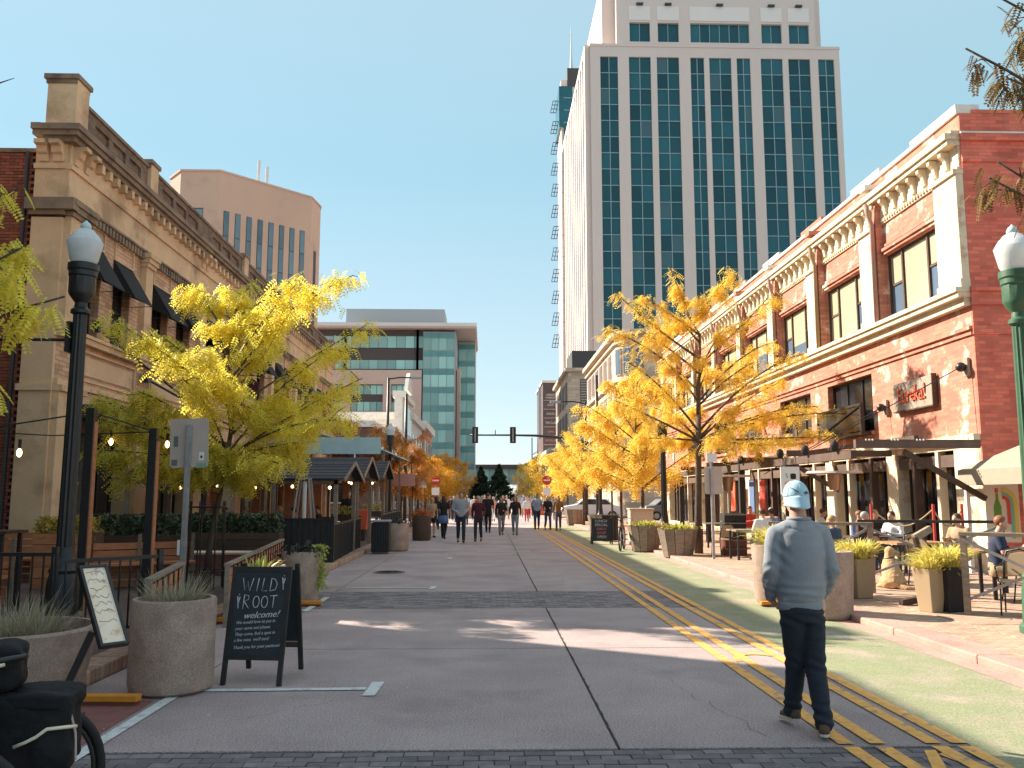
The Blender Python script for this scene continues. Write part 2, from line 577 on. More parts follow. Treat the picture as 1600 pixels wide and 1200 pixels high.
def wall_open(mb, U0, U1, V0, V1, ops, depth=.25, y=0, rev=None):
    """front skin of a facade in the local xz plane (outward = -y) with openings; reveals go to rev"""
    us = sorted({U0, U1, *[o[0] for o in ops], *[o[1] for o in ops]})
    vs = sorted({V0, V1, *[o[2] for o in ops], *[o[3] for o in ops]})
    us = [u for u in us if U0 <= u <= U1]
    vs = [v for v in vs if V0 <= v <= V1]
    for i in range(len(us) - 1):
        for j in range(len(vs) - 1):
            cu, cv = (us[i] + us[i + 1]) / 2, (vs[j] + vs[j + 1]) / 2
            if any(o[0] < cu < o[1] and o[2] < cv < o[3] for o in ops):
                continue
            mb.add([(us[i], y, vs[j]), (us[i + 1], y, vs[j]), (us[i + 1], y, vs[j + 1]), (us[i], y, vs[j + 1])], [(0, 1, 2, 3)])
    r_ = rev or mb
    for a, b, c, d in ops:
        Y = y + depth
        r_.add([(a, y, c), (b, y, c), (b, y, d), (a, y, d), (a, Y, c), (b, Y, c), (b, Y, d), (a, Y, d)],
               [(0, 4, 5, 1), (1, 5, 6, 2), (2, 6, 7, 3), (3, 7, 4, 0)])

# ---------------------------------------------------------------- foliage
rng = np.random.default_rng(11)
def mesh_np(name, V, F, tone=None):
    me = bpy.data.meshes.new(name)
    nv, nf, k = len(V), len(F), F.shape[1]
    me.vertices.add(nv)
    me.vertices.foreach_set('co', V.astype(np.float32).ravel())
    me.loops.add(nf * k)
    me.loops.foreach_set('vertex_index', F.astype(np.int32).ravel())
    me.polygons.add(nf)
    me.polygons.foreach_set('loop_start', np.arange(0, nf * k, k, dtype=np.int32))
    me.update(calc_edges=True)
    if tone is not None:
        a = me.attributes.new('tone', 'FLOAT', 'POINT')
        a.data.foreach_set('value', tone.astype(np.float32))
    return me

def fronds(P, Dr, L, pairs=5, lw=.35, tone=None, name='foliage'):
    """pinnate leaves: P (n,3) base, Dr (n,3) direction, L (n,) length"""
    n = len(P)
    Dr = Dr / np.linalg.norm(Dr, axis=1, keepdims=True)
    up = np.tile([0, 0, 1.], (n, 1)) + rng.normal(0, .45, (n, 3))
    side = np.cross(Dr, up)
    side /= np.linalg.norm(side, axis=1, keepdims=True) + 1e-9
    nrm = np.cross(side, Dr)
    vs, k = [], 0
    ts = np.linspace(.12, .95, pairs)
    quads = []
    for t in ts:
        c = P + Dr * (L * t)[:, None] - np.array([0, 0, 1.]) * (L * t * t * .35)[:, None]
        wl_ = (L * lw * (1 - .5 * abs(t - .45)))[:, None]
        hw = (L * .07)[:, None]
        for sgn in (-1, 1):
            a = c
            out = side * sgn + Dr * .35 - nrm * .25
            m1 = c + out * wl_ * .5 + Dr * hw
            e = c + out * wl_
            m2 = c + out * wl_ * .5 - Dr * hw
            vs += [a, m2, e, m1]
            quads.append(k)
            k += 4
    V = np.stack(vs, 1).reshape(-1, 3)
    F = np.array([[q, q + 1, q + 2, q + 3] for q in quads])
    F = (F[None] + (np.arange(n) * k)[:, None, None]).reshape(-1, 4)
    tn = None
    if tone is not None:
        tn = np.repeat(tone, k)
    return mesh_np(name, V, F, tn)

def clumps(P, size, tone=None, name='foliage', flat=.5):
    """simple random leaf quads"""
    n = len(P)
    a = rng.normal(0, 1, (n, 3)); a /= np.linalg.norm(a, axis=1, keepdims=True)
    b = np.cross(a, rng.normal(0, 1, (n, 3))); b /= np.linalg.norm(b, axis=1, keepdims=True)
    s_ = np.asarray(size) * np.ones(n)
    s_ = s_[:, None]
    V = np.stack([P - a * s_, P - b * s_ * flat, P + a * s_, P + b * s_ * flat], 1).reshape(-1, 3)
    F = np.arange(4 * n).reshape(-1, 4)
    return mesh_np(name, V, F, np.repeat(tone, 4) if tone is not None else None)

def blades(P, Dr, L, w, tone=None, name='foliage', droop=.6, seg=3):
    n = len(P)
    Dr = Dr / np.linalg.norm(Dr, axis=1, keepdims=True)
    side = np.cross(Dr, [0, 0, 1.] + rng.normal(0, .2, (n, 3)))
    side /= np.linalg.norm(side, axis=1, keepdims=True) + 1e-9
    rows = []
    for i in range(seg + 1):
        t = i / seg
        c = P + Dr * (L * t)[:, None] - np.array([0, 0, 1.]) * (L * droop * t * t)[:, None]
        ww = (w * (1 - t * .85) * np.ones(n))[:, None]
        rows += [c - side * ww, c + side * ww]
    k = 2 * (seg + 1)
    V = np.stack(rows, 1).reshape(-1, 3)
    F = np.array([[2 * i, 2 * i + 1, 2 * i + 3, 2 * i + 2] for i in range(seg)])
    F = (F[None] + (np.arange(n) * k)[:, None, None]).reshape(-1, 4)
    return mesh_np(name, V, F, np.repeat(tone, k) if tone is not None else None)

def tree(name, label, x, y, h, targets, trunk_h, leaf, nf, flen=.2, tr=.07, group=None, tonef=None, lean=(0, 0), pairs=5, twigs=6, spread=.55, droop=.5, z0=0, seed=1, lw=.35):
    """targets: limb tip points relative to the trunk base"""
    rs = np.random.default_rng(seed)
    rr = random.Random(seed)
    t = thing(name, label, 'tree', (x, y, z0), 0, group)
    b = MB()
    top = Vector((lean[0], lean[1], trunk_h))
    path = [Vector((0, 0, -.02)), Vector((lean[0] * .2, 0, trunk_h * .3)), Vector((lean[0] * .7, lean[1] * .5, trunk_h * .7)), top]
    b.tube([p for p in path], [tr * 1.35, tr, tr * .9, tr * .8], 10)
    b.build('trunk', 'bark', t, smooth=True)
    lb = MB()
    P, Dv = [], []
    zmax = max(q_[2] for q_ in targets)
    lead = [top] + [Vector((lean[0] + rr.uniform(-.12, .12) * i, lean[1] + rr.uniform(-.1, .1) * i, trunk_h + (zmax * .9 - trunk_h) * i / 4)) for i in range(1, 5)]
    lb.tube(lead, [tr * .8, tr * .6, tr * .42, tr * .28, tr * .12], 8)
    def leader_at(z):
        if z <= trunk_h:
            return path[2].lerp(top, max(0, (z / trunk_h - .7) / .3))
        f = min(3.999, (z - trunk_h) / (zmax * .9 - trunk_h) * 4)
        return lead[int(f)].lerp(lead[int(f) + 1], f - int(f))
    for tg in targets:
        tg = Vector(tg)
        hd = math.hypot(tg.x - top.x, tg.y - top.y)
        sz = max(trunk_h * .82, min(zmax * .86, tg.z - .55 * hd - rr.uniform(.1, .5)))
        start = leader_at(sz)
        mid = start.lerp(tg, .55) + Vector((rr.uniform(-.2, .2), rr.uniform(-.2, .2), rr.uniform(-.02, .16) * (tg - start).length))
        pts = [((1 - u) ** 2) * start + 2 * u * (1 - u) * mid + u * u * tg for u in [i / 6 for i in range(7)]]
        lb.tube(pts, [tr * .34 * (1 - i / 7.5) + .006 for i in range(7)], 6)
        Ln = (tg - start).length
        nt = max(2, int(twigs * Ln / 2))
        for j in range(nt):
            u = rr.uniform(.3, 1)
            q = ((1 - u) ** 2) * start + 2 * u * (1 - u) * mid + u * u * tg
            base = (tg - start).normalized()
            d = Vector((base.x, base.y, base.z * .3)) * .6 + Vector((rr.gauss(0, 1), rr.gauss(0, 1), rr.gauss(0, .35)))
            d.normalize()
            tl = rr.uniform(.35, 1.0) * spread * (1.3 - .5 * u)
            e = q + d * tl - Vector((0, 0, tl * .12))
            lb.tube([q, q.lerp(e, .5) + Vector((0, 0, .04)), e], [.011, .008, .004], 4)
            m_ = max(3, int(nf / (len(targets) * nt)))
            us = rs.uniform(.05, 1.1, m_)
            for uu in us:
                P.append(q.lerp(e, uu))
                az = rr.uniform(0, 2 * PI)
                Dv.append(Vector((math.cos(az), math.sin(az), rr.uniform(-1.0, .3) - droop)) + d * .5)
        # fronds on the limb tip too
        for uu in rs.uniform(.35, .99, max(4, int(nf / len(targets) * .25))):
            q = ((1 - uu) ** 2) * start + 2 * uu * (1 - uu) * mid + uu * uu * tg
            P.append(q)
            az = rr.uniform(0, 2 * PI)
            Dv.append(Vector((math.cos(az), math.sin(az), -droop)))
    lb.build('limbs', 'bark', t, smooth=True)
    P = np.array([tuple(p) for p in P]) + rs.normal(0, .07, (len(P), 3))
    Dv = np.array([tuple(p) for p in Dv])
    L = rs.uniform(.65, 1.25, len(P)) * flen
    tn = rs.uniform(0, .45, len(P)) if tonef is None else tonef(P, rs)
    me = fronds(P, Dv, L, pairs, lw, np.clip(tn, 0, 1))
    ob('crown', me, leaf, t)
    return t

def crown_targets(r, z0, z1, n, seed=1, lop=1.0):
    rr = random.Random(seed)
    out = []
    for i in range(n):
        z = z0 + (z1 - z0) * ((i + .5) / n)
        f = math.sin(PI * (.16 + .78 * (z - z0) / (z1 - z0))) ** .8
        a = i * 2.4 + rr.uniform(-.4, .4)
        rad = r * f * rr.uniform(.7, 1.1)
        out.append((rad * math.cos(a) * lop, rad * math.sin(a), z))
    return out
# ================================================================ GROUND AND STREET
gnd = MB().box(-700, 700, -60, 1500, -.6, -.16).build('ground', 'ground_far', kind='structure')
road = MB().box(-3.62, 5.0, -14, 420, -.16, -.012).build('road', 'joint', kind='structure')
# concrete slabs, joints left open between them
xs = [(-3.6, -2.73), (-2.72, .895), (.905, 4.98)]
ys = [-14, -9, -4.2, 1.2, 4.6]
ycut = [(-14, -9), (-9, -4.2), (-4.2, 1.2), (1.2, 4.55)]
y = 6.12
near = []
for a, b in [(6.12, 10.02), (10.02, 13.55), (15.9, 21.4), (21.4, 27), (27, 32.5), (32.5, 38), (38, 44), (44, 50.5), (50.5, 57), (57, 64), (64, 71), (71, 79), (79, 90), (90, 110), (110, 140), (140, 200), (200, 420)]:
    ycut.append((a, b))
for (a, b) in ycut:
    for (x0, x1) in xs:
        j = .004
        mb = MB().box(x0 + j, x1 - j, a + .006, b - .006, -.10, 0)
        mb.build('concrete_slab', 'concrete_road', road, bevel=.006 if b < 30 else 0)

def paver_mesh():
    return MB().box(-.096, .096, -.046, .046, -.06, .0).mesh('brick')
pm = paver_mesh()
pm.materials.append(M['paver'])
rr = random.Random(3)
near_spots, rest = [], []
y = 4.62
row = 0
while y < 6.08:
    x = -3.55 + (row % 2) * .1
    while x < 4.95:
        near_spots.append((x, y))
        x += .2
    y += .1
    row += 1
near_spots.sort(key=lambda p: -p[1] + abs(p[0] - .5) * .02)
cnt = 0
band = MB().box(-3.6, 4.98, 4.56, 6.11, -.1, -.009).build('paving_band', 'joint', kind='structure')
mbr = MB()
for (x, y) in near_spots:
    z = rr.uniform(-.004, .003)
    vis = y > 5.42
    if cnt < 300 and vis:
        o = ob('brick', pm, None, band, loc=(x + .1, y, z), rot=(0, 0, rr.gauss(0, .012)))
        cnt += 1
    else:
        mbr.box(x + .004, x + .196, y - .046, y + .046, -.06, z)
mbr.build('paving_bricks', 'paver_joined', band, kind='stuff')
band2 = MB().box(-3.6, 4.98, 13.56, 15.89, -.1, -.009).build('paving_band', 'joint', kind='structure')
mbr = MB()
y, row = 13.62, 0
while y < 15.86:
    x = -3.55 + (row % 2) * .1
    while x < 4.8:
        mbr.box(x + .004, x + .196, y - .046, y + .046, -.06, rr.uniform(-.003, .003))
        x += .2
    y += .1
    row += 1
mbr.build('paving_bricks', 'paver_joined', band2, kind='stuff')

def sheet(name, polys, m, z=.004):
    b = MB()
    for i_, p in enumerate(polys):
        b.add([(x, y, z + (i_ % 6) * .0005) for x, y in p], [tuple(range(len(p)))])
    return b.build(name, m, kind='structure')
def strip(x0, x1, y0, y1):
    return [(x0, y0), (x1, y0), (x1, y1), (x0, y1)]
sheet('green_lane_paint', [strip(3.32, 4.76, -14, 34), strip(3.32, 4.9, 34.01, 50)], 'green_lane', .0045)
lines = []
for x in (2.42, 2.64, 3.03, 3.21):
    for a, b in [(-14, 6.08), (6.15, 13.54), (13.58, 15.88), (15.92, 50)]:
        lines.append(strip(x, x + .11, a, b))
sheet('yellow_lane_lines', lines, 'yellow_paint', .009)
# painted arrows and symbols between the line pairs
def arrow(cx, cy, s):
    return [[(cx - .03 * s, cy - .5 * s), (cx + .03 * s, cy - .5 * s), (cx + .03 * s, cy + .2 * s), (cx - .03 * s, cy + .2 * s)],
            [(cx - .17 * s, cy - .05 * s), (cx - .11 * s, cy - .05 * s), (cx + .03 * s, cy + .34 * s), (cx - .03 * s, cy + .34 * s)],
            [(cx + .17 * s, cy - .05 * s), (cx + .11 * s, cy - .05 * s), (cx - .03 * s, cy + .34 * s), (cx + .03 * s, cy + .34 * s)]]
arch = []
for i in range(8):
    a0, a1 = PI * i / 8, PI * (i + 1) / 8
    arch.append([(2.87 + r_ * math.cos(a) * .9, 9.15 + r_ * math.sin(a) * 1.5) for r_, a in ((.26, a0), (.34, a0), (.34, a1), (.26, a1))])
chev = [[(2.70, 5.35), (2.80, 5.35), (3.02, 6.0), (2.94, 6.0)], [(3.06, 5.97), (2.99, 5.90), (3.13, 5.35), (3.19, 5.55)]]
sheet('yellow_arrow_marks', arch + chev, 'yellow_paint', .0055)
T = []
def tmark(xa, xb, yy, w=.1, l=.55):
    T.append([(xa, yy - w / 2 - .03), (xb, yy - w / 2), (xb, yy + w / 2), (xa, yy + w / 2 - .03)])
    T.append([(xb, yy - l / 2), (xb + .11, yy - l / 2), (xb + .13, yy + l / 2), (xb + .02, yy + l / 2)])
tmark(-2.62, -1.07, 7.98)
tmark(-2.62, -1.08, 16.5)
tmark(-2.62, -1.1, 24.2)
tmark(-2.62, -1.1, 32)
tmark(-.3, 1.2, 27.2, .25, .3)
tmark(-2.62, -1.1, 40)
T.append([(-2.75, 5.3), (-2.65, 5.3), (-2.62, 7.9), (-2.72, 7.9)])
T.append([(-2.75, 5.0), (-2.65, 5.0), (-2.65, 5.28), (-2.75, 5.28)])
T.append([(-2.75, 13.2), (-2.65, 13.2), (-2.65, 15), (-2.75, 15)])
sheet('white_parking_marks', T, 'white_paint', .008)
sheet('red_edge_paint', [strip(-3.58, -2.78, 4.0, 7.6)], 'red_clay_edge', .0045)
mh = MB().lathe([(.36, 0), (.36, .012), (.33, .016), (.02, .016)], (-2.2, 19.8, .001), 28).build('manhole_cover', 'dark_sandstone', label='dark round iron manhole cover in the road by the left kerb', cat='manhole cover', smooth=30)
for cc in (.10, .2, .28):
    MB().lathe([(cc, .016), (cc, .021), (cc + .02, .021), (cc + .02, .016)], (-2.2, 19.8, .001), 24).build('ring', 'black_metal', mh)
# tar that has crept along the centre joint, a few hairline cracks, fallen leaves
rr = random.Random(9)
def wobble(x0, y0, x1, y1, w, n=30, amp=.012):
    P_ = []
    for i in range(n + 1):
        f = i / n
        P_.append((x0 + (x1 - x0) * f + rr.gauss(0, amp), y0 + (y1 - y0) * f + rr.gauss(0, amp), w * rr.uniform(.4, 1.3)))
    dx, dy = x1 - x0, y1 - y0
    L_ = math.hypot(dx, dy)
    nx, ny = -dy / L_, dx / L_
    return [[(a[0] - nx * a[2], a[1] - ny * a[2]), (b_[0] - nx * b_[2], b_[1] - ny * b_[2]), (b_[0] + nx * b_[2], b_[1] + ny * b_[2]), (a[0] + nx * a[2], a[1] + ny * a[2])] for a, b_ in zip(P_, P_[1:])]
sheet('tar_joint', wobble(.9, 6.14, .9, 13.5, .009, 90, .004) + wobble(.9, 15.95, .9, 40, .010, 60, .005) + wobble(-2.7, 10.02, 4.7, 10.02, .004, 80, .003), 'joint', .0035)
sheet('hairline_cracks', wobble(2.0, 6.3, 1.4, 9.8, .0016, 40, .03) + wobble(-1.6, 10.3, -.2, 13.3, .0016, 40, .03) + wobble(-2.4, 6.5, -1.2, 7.6, .0014, 24, .02) + wobble(1.3, 16.2, 1.9, 21, .002, 30, .04), 'joint', .0035)
nl = 420
lx = np.concatenate([rng.normal(4.85, .35, nl // 2), rng.uniform(-3.4, 8.5, nl - nl // 2)])
ly = rng.uniform(5, 30, nl)
lz = np.where(lx > 5.45, .099, np.where(lx > 5.0, .096, .012))
fl_ = clumps(np.stack([lx, ly, lz], 1), rng.uniform(.008, .022, nl), rng.uniform(0, 1, nl), 'fallen_leaves')
co_ = np.empty(len(fl_.vertices) * 3, np.float32)
fl_.vertices.foreach_get('co', co_)
co_ = co_.reshape(-1, 3)
co_[:, 2] = np.repeat(lz, 4) + (co_[:, 2] - np.repeat(lz, 4)) * .3 + .004
fl_.vertices.foreach_set('co', co_.ravel())
ob('fallen_leaves', fl_, 'leaf_yellow', label='small yellow leaves fallen along the right kerb and road', cat='leaves', kind='stuff')
rr = random.Random(5)
for side, x0, x1, mm, nm in ((-1, -3.95, -3.63, 'sidewalk', 'kerb'), (1, 5.0, 5.42, 'pink_kerb', 'kerb')):
    kb = MB().box(x0, x1, -14, 420, -.16, -.02).build('kerb', 'joint', kind='structure')
    y = -2.0
    while y < 60:
        l = 1.83
        hz = .09 if side > 0 else .12
        MB().box(x0, x1, y + .004, y + l - .004, -.14, hz).build('kerb_stone', mm, kb, bevel=.018)
        y += l
    MB().box(x0, x1, 60.02, 418, -.1, .1).build('kerb_run', mm, kb)
# gutter strip of the right kerb, painted pink too
sheet('pink_gutter_paint', [strip(4.765, 4.985, -14, 60)], 'pink_kerb', .0045)
sw = MB().box(5.43, 10.9, -14, 58, -.16, .085).build('right_pavement', 'sidewalk', kind='structure')
MB().box(10.9, 24, -14, 58, -.16, .08).build('right_plaza', 'sidewalk', kind='structure')
# big paving panels between brick strips
y = -1
while y < 56:
    if y > 3:
        MB().box(6.1, 8.3, y + .02, y + 2.38, .04, .093).build('pavement_slab', 'stone_cream' if False else 'sidewalk', sw, bevel=.005)
    y += 2.4
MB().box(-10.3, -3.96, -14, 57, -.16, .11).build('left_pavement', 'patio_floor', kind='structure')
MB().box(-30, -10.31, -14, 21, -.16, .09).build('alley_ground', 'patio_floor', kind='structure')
MB().box(-60, 60, 57.5, 68.5, -.158, -.006).build('cross_street', 'concrete_road', kind='structure') if False else None
MB().box(-90, -3.7, 58, 68.5, -.158, .0).build('cross_street', 'concrete_road', kind='structure')
MB().box(5.5, 90, 58, 68.5, -.158, .0).build('cross_street', 'concrete_road', kind='structure')
MB().box(5.43, 60, 68.6, 420, -.158, .1).build('far_right_pavement', 'sidewalk', kind='structure')
MB().box(-60, -3.96, 68.6, 420, -.158, .1).build('far_left_pavement', 'sidewalk', kind='structure')
# ================================================================ SANDSTONE BUILDING (left)
def window_unit(parent, u0, u1, v0, v1, y, frame='black_metal', glass='glass_dark', cols=1, rows=1, fw=.06, name='window', gl=None):
    f = MB()
    f.box(u0, u0 + fw, y - .05, y + .03, v0, v1).box(u1 - fw, u1, y - .05, y + .03, v0, v1)
    f.box(u0 + fw, u1 - fw, y - .05, y + .03, v0, v0 + fw).box(u0 + fw, u1 - fw, y - .05, y + .03, v1 - fw, v1)
    for i in range(1, cols):
        x = u0 + (u1 - u0) * i / cols
        f.box(x - fw / 2, x + fw / 2, y - .045, y + .025, v0 + fw, v1 - fw)
    for j in range(1, rows):
        z = v0 + (v1 - v0) * j / rows
        f.box(u0 + fw, u1 - fw, y - .04, y + .02, z - fw / 2, z + fw / 2)
    w = f.build(name, frame, parent)
    for i in range(cols):
        for j in range(rows):
            a = u0 + (u1 - u0) * i / cols
            b = u0 + (u1 - u0) * (i + 1) / cols
            c = v0 + (v1 - v0) * j / rows
            d = v0 + (v1 - v0) * (j + 1) / rows
            g = gl(i, j) if gl else glass
            MB().box(a + .02, b - .02, y - .01, y + .01, c + .02, d - .02).build('pane', g, w)
    return w

LB = thing('sandstone_building', 'long tan sandstone commercial block with bracketed cornice and black window awnings', 'building', (-10, 20, 0), R(90))
LEN = 35.0
pil_u = [0, 4.55, 9.45, 14.35, 19.25, 24.15, 29.05, 34.2]
ops = []
wins = []
for i in range(7):
    a, b = pil_u[i] + .75, pil_u[i + 1] - .1
    w = (b - a)
    for k in range(2):
        u0 = a + .2 + k * (w / 2)
        u1 = u0 + w / 2 - .78
        wins.append((u0, u1))
        ops.append((u0, u1, 5.62, 7.75))
mbw = MB()
wall_open(mbw, 0, LEN, 4.25, 8.62, ops, .28)
mbw.build('wall', 'sandstone_brick', LB)
# storefront zone openings
ops2 = []
for i in range(7):
    ops2.append((pil_u[i] + .8, pil_u[i + 1] - .15, .3, 3.75))
mbs = MB()
wall_open(mbs, 0, LEN, .05, 4.249, ops2, .5)
mbs.build('ground_floor_wall', 'sandstone', LB)
core = MB()
core.box(0.01, LEN, .5, 14, 0, 9.8)
core.build('core_wall', 'interior_dark', LB)
for (u0, u1) in wins:
    window_unit(LB, u0, u1, 5.62, 7.75, .26, rows=2, fw=.07)
    f = MB()
    for z in (7.95, 8.42):
        f.box(u0 - .08, u1 + .08, -.05, -.001, z, z + .05)
    f.box(u0 - .08, u0 - .03, -.05, -.001, 8.0, 8.42).box(u1 + .03, u1 + .08, -.05, -.001, 8.0, 8.42)
    f.build('moulding', 'sandstone', LB)
    # awning: sloped cloth with side cheeks
    a = MB()
    z1, z0, pr = 7.95, 6.95, .62
    a.add([(u0 - .08, -.02, z1), (u1 + .08, -.02, z1), (u1 + .08, -pr, z0), (u0 - .08, -pr, z0),
           (u0 - .08, -.02, z1 - .03), (u1 + .08, -.02, z1 - .03), (u1 + .08, -pr, z0 - .03), (u0 - .08, -pr, z0 - .03)],
          [(0, 1, 2, 3), (7, 6, 5, 4), (3, 2, 6, 7), (0, 3, 7, 4), (1, 5, 6, 2)])
    for x in (u0 - .08, u1 + .06):
        a.prism([(-.02, z1 - .03), (-pr, z0), (-.02, z0 + .25)], x, x + .02, Matrix(((0, 0, 1, 0), (1, 0, 0, 0), (0, 1, 0, 0), (0, 0, 0, 1))))
    aw = a.build('awning', 'awning_black', LB)
    MB().tube([(u0 - .08, -pr, z0), (u0 - .08, -.02, z0 - .02)], .012, 5).build('awning_rod', 'black_metal', aw)
    MB().tube([(u1 + .08, -pr, z0), (u1 + .08, -.02, z0 - .02)], .012, 5).build('awning_rod', 'black_metal', aw)
for i, u in enumerate(pil_u):
    w = .95 if i == 0 else .5
    p = MB()
    p.box(u, u + w, -.16, -.001, 5.6, 8.25)
    pl = p.build('pilaster', 'sandstone', LB)
    MB().box(u - .06, u + w + .06, -.22, -.001, 8.25, 8.36).box(u - .1, u + w + .1, -.27, -.001, 8.36, 8.5).box(u - .14, u + w + .14, -.32, -.001, 8.5, 8.64).build('capital', 'sandstone' if i else 'dark_sandstone', pl)
    MB().box(u, u + w + .25, -.14, -.001, .1, 4.1).box(u - .03, u + w + .3, -.22, -.001, 4.1, 4.25).build('pier', 'sandstone', LB, bevel=.01)
MB().box(-.1, LEN, -.2, 0, 5.38, 5.52).box(-.12, LEN, -.26, 0, 5.52, 5.6).build('sill_course', 'sandstone', LB)
MB().box(-.02, LEN, -.1, 0, 4.26, 4.4).build('string_course', 'sandstone', LB)
for i in range(7):
    a, b = pil_u[i] + .9, pil_u[i + 1] - .1
    f = MB()
    f.box(a, b, -.05, -.001, 4.5, 4.56).box(a, b, -.05, -.001, 5.22, 5.28).box(a, a + .06, -.05, -.001, 4.56, 5.22).box(b - .06, b, -.05, -.001, 4.56, 5.22)
    f.box(a + .2, b - .2, -.03, -.001, 4.66, 5.12)
    f.build('panel', 'sandstone', LB)
# entablature
MB().box(-.05, LEN, -.06, .5, 8.62, 8.70).box(-.06, LEN, -.08, .5, 8.70, 9.38).box(-.1, LEN, -.14, .5, 9.38, 9.5).box(-.04, LEN, -.07, .5, 9.5, 10.0).build('frieze', 'sandstone', LB)
d = MB()
u = .9
while u < LEN - .2:
    if all(not (p - .2 < u < p + .7) for p in pil_u):
        d.box(u, u + .11, -.14, -.0605, 8.44, 8.64)
    u += .2
d.box(.9, LEN, -.16, -.081, 8.66, 8.72)
d.build('dentils', 'dark_sandstone', LB, kind='stuff')
MB().box(-.36, LEN, -.34, .5, 10.12, 10.24).box(-.42, LEN, -.40, .5, 10.24, 10.38).box(-.26, LEN, -.24, .5, 10.0, 10.12).build('cornice', 'dark_sandstone', LB)
br = MB()
br.prism([(0, 0), (0, -.42), (-.1, -.45), (-.16, -.3), (-.3, -.26), (-.36, -.12), (-.6, -.1), (-.6, 0)], -.12, .12,
         Matrix(((0, 0, 1, 0), (1, 0, 0, 0), (0, 1, 0, 0), (0, 0, 0, 1))))
brm = br.mesh('bracket')
brm.materials.append(M['sandstone'])
for u in [.2, .75, 9.5, 10.0, 19.3, 19.8, 29.1, 29.6]:
    ob('bracket', brm, None, LB, loc=(u, -.07, 10.0)).scale = (1, .52, 1)
md = MB().box(-.08, .08, -.25, -.07, -.22, 0).mesh('modillion')
md.materials.append(M['sandstone'])
u = 1.3
while u < LEN:
    if all(abs(u - q) > .35 for q in [9.5, 10.0, 19.3, 19.8, 29.1, 29.6]):
        ob('modillion', md, None, LB, loc=(u, 0, 10.0))
    u += .46
# parapet
pops = []
for i in range(7):
    a, b = pil_u[i] + 1.0, pil_u[i + 1] - .4
    n = 3
    for k in range(n):
        pops.append((a + (b - a) * k / n + .12, a + (b - a) * (k + 1) / n - .12, 10.62, 11.0))
pp = MB()
wall_open(pp, 0, LEN, 10.38, 11.2, pops, .07, y=-.05)
pp.box(0, LEN, .021, .45, 10.38, 11.2)
pp.build('parapet', 'parapet_brick', LB)
MB().box(0, LEN, -.1, .5, 11.2, 11.29).build('coping', 'dark_sandstone', LB)
for u, w, h in [(-.12, .62, 11.72), (4.5, .55, 11.45), (14.3, .55, 11.45), (24.1, .55, 11.45), (34.1, .6, 11.5)]:
    MB().box(u, u + w, -.16, .55, 10.39, h - .12).build('parapet_pier', 'sandstone', LB, bevel=.01)
    MB().box(u - .07, u + w + .07, -.2, .62, h - .12, h).box(u - .03, u + w + .03, -.15, .58, h - .22, h - .12).build('pier_cap', 'dark_sandstone', LB)
# corner return facing the camera (local x = 0, towards -x)
e = MB()
e.box(-.1, 0, 0, .72, .1, 8.2)
e.box(-.09, -.061, .0, .72, 8.65, 10.1)
e.build('end_pilaster', 'sandstone', LB)
MB().box(-.16, -.001, -.05, .78, 8.25, 8.36).box(-.24, -.001, -.3, .84, 8.36, 8.64).build('end_capital', 'dark_sandstone', LB)
MB().box(-.16, -.1005, -.03, .78, 4.1, 4.25).box(-.14, -.1005, .0, .74, 9.38, 9.5).build('end_band', 'sandstone', LB)
MB().box(-.43, -.1, .501, .72, 10.24, 10.385).box(-.37, -.1, .501, .7, 10.12, 10.239).build('end_cornice', 'dark_sandstone', LB)
for yy in (.18, .52):
    ob('bracket', brm, None, LB, loc=(-.09, yy, 10.0), rot=(0, 0, R(-90))).scale = (1, .52, 1)
# alley side wall of red brick
MB().box(.02, 6, .73, 14, 0, 9.8).build('end_wall', 'mortar', LB)
bk = MB()
rr = random.Random(2)
z, row = .1, 0
while z < 9.74:
    yy = .74 + (row % 2) * .105
    while yy < 2.6:
        bk.box(-.014 + rr.uniform(-.004, .004), .019, yy, yy + .2, z, z + .066)
        yy += .21
    z += .077
    row += 1
bk.build('bricks', 'red_brick', LB, kind='stuff')
MB().box(-.05, 6, .72, 14, 9.8, 9.9).build('side_coping', 'dark_sandstone', LB)
MB().tube([(-.07, .92, .1), (-.07, .92, 9.8)], .045, 8).build('drainpipe', 'black_metal', LB)
# ground floor shop fronts
rr = random.Random(8)
for i in range(7):
    a, b = pil_u[i] + .8, pil_u[i + 1] - .15
    w = window_unit(LB, a, b, .35, 3.74, .45, cols=4, rows=1, fw=.08, name='shopfront')
    for q in range(rr.choice([2, 3])):
        uu = rr.uniform(a + .3, b - .3)
        MB().box(uu - .09, uu + .09, .1, .28, .35, 3.72).build('shop_column', 'warm_wood' if q % 2 else 'grey_wood', LB, bevel=.01)
    MB().box(a + .1, b - .1, .02, .3, 3.25, 3.6).build('shop_lintel', 'brown_beam', LB)
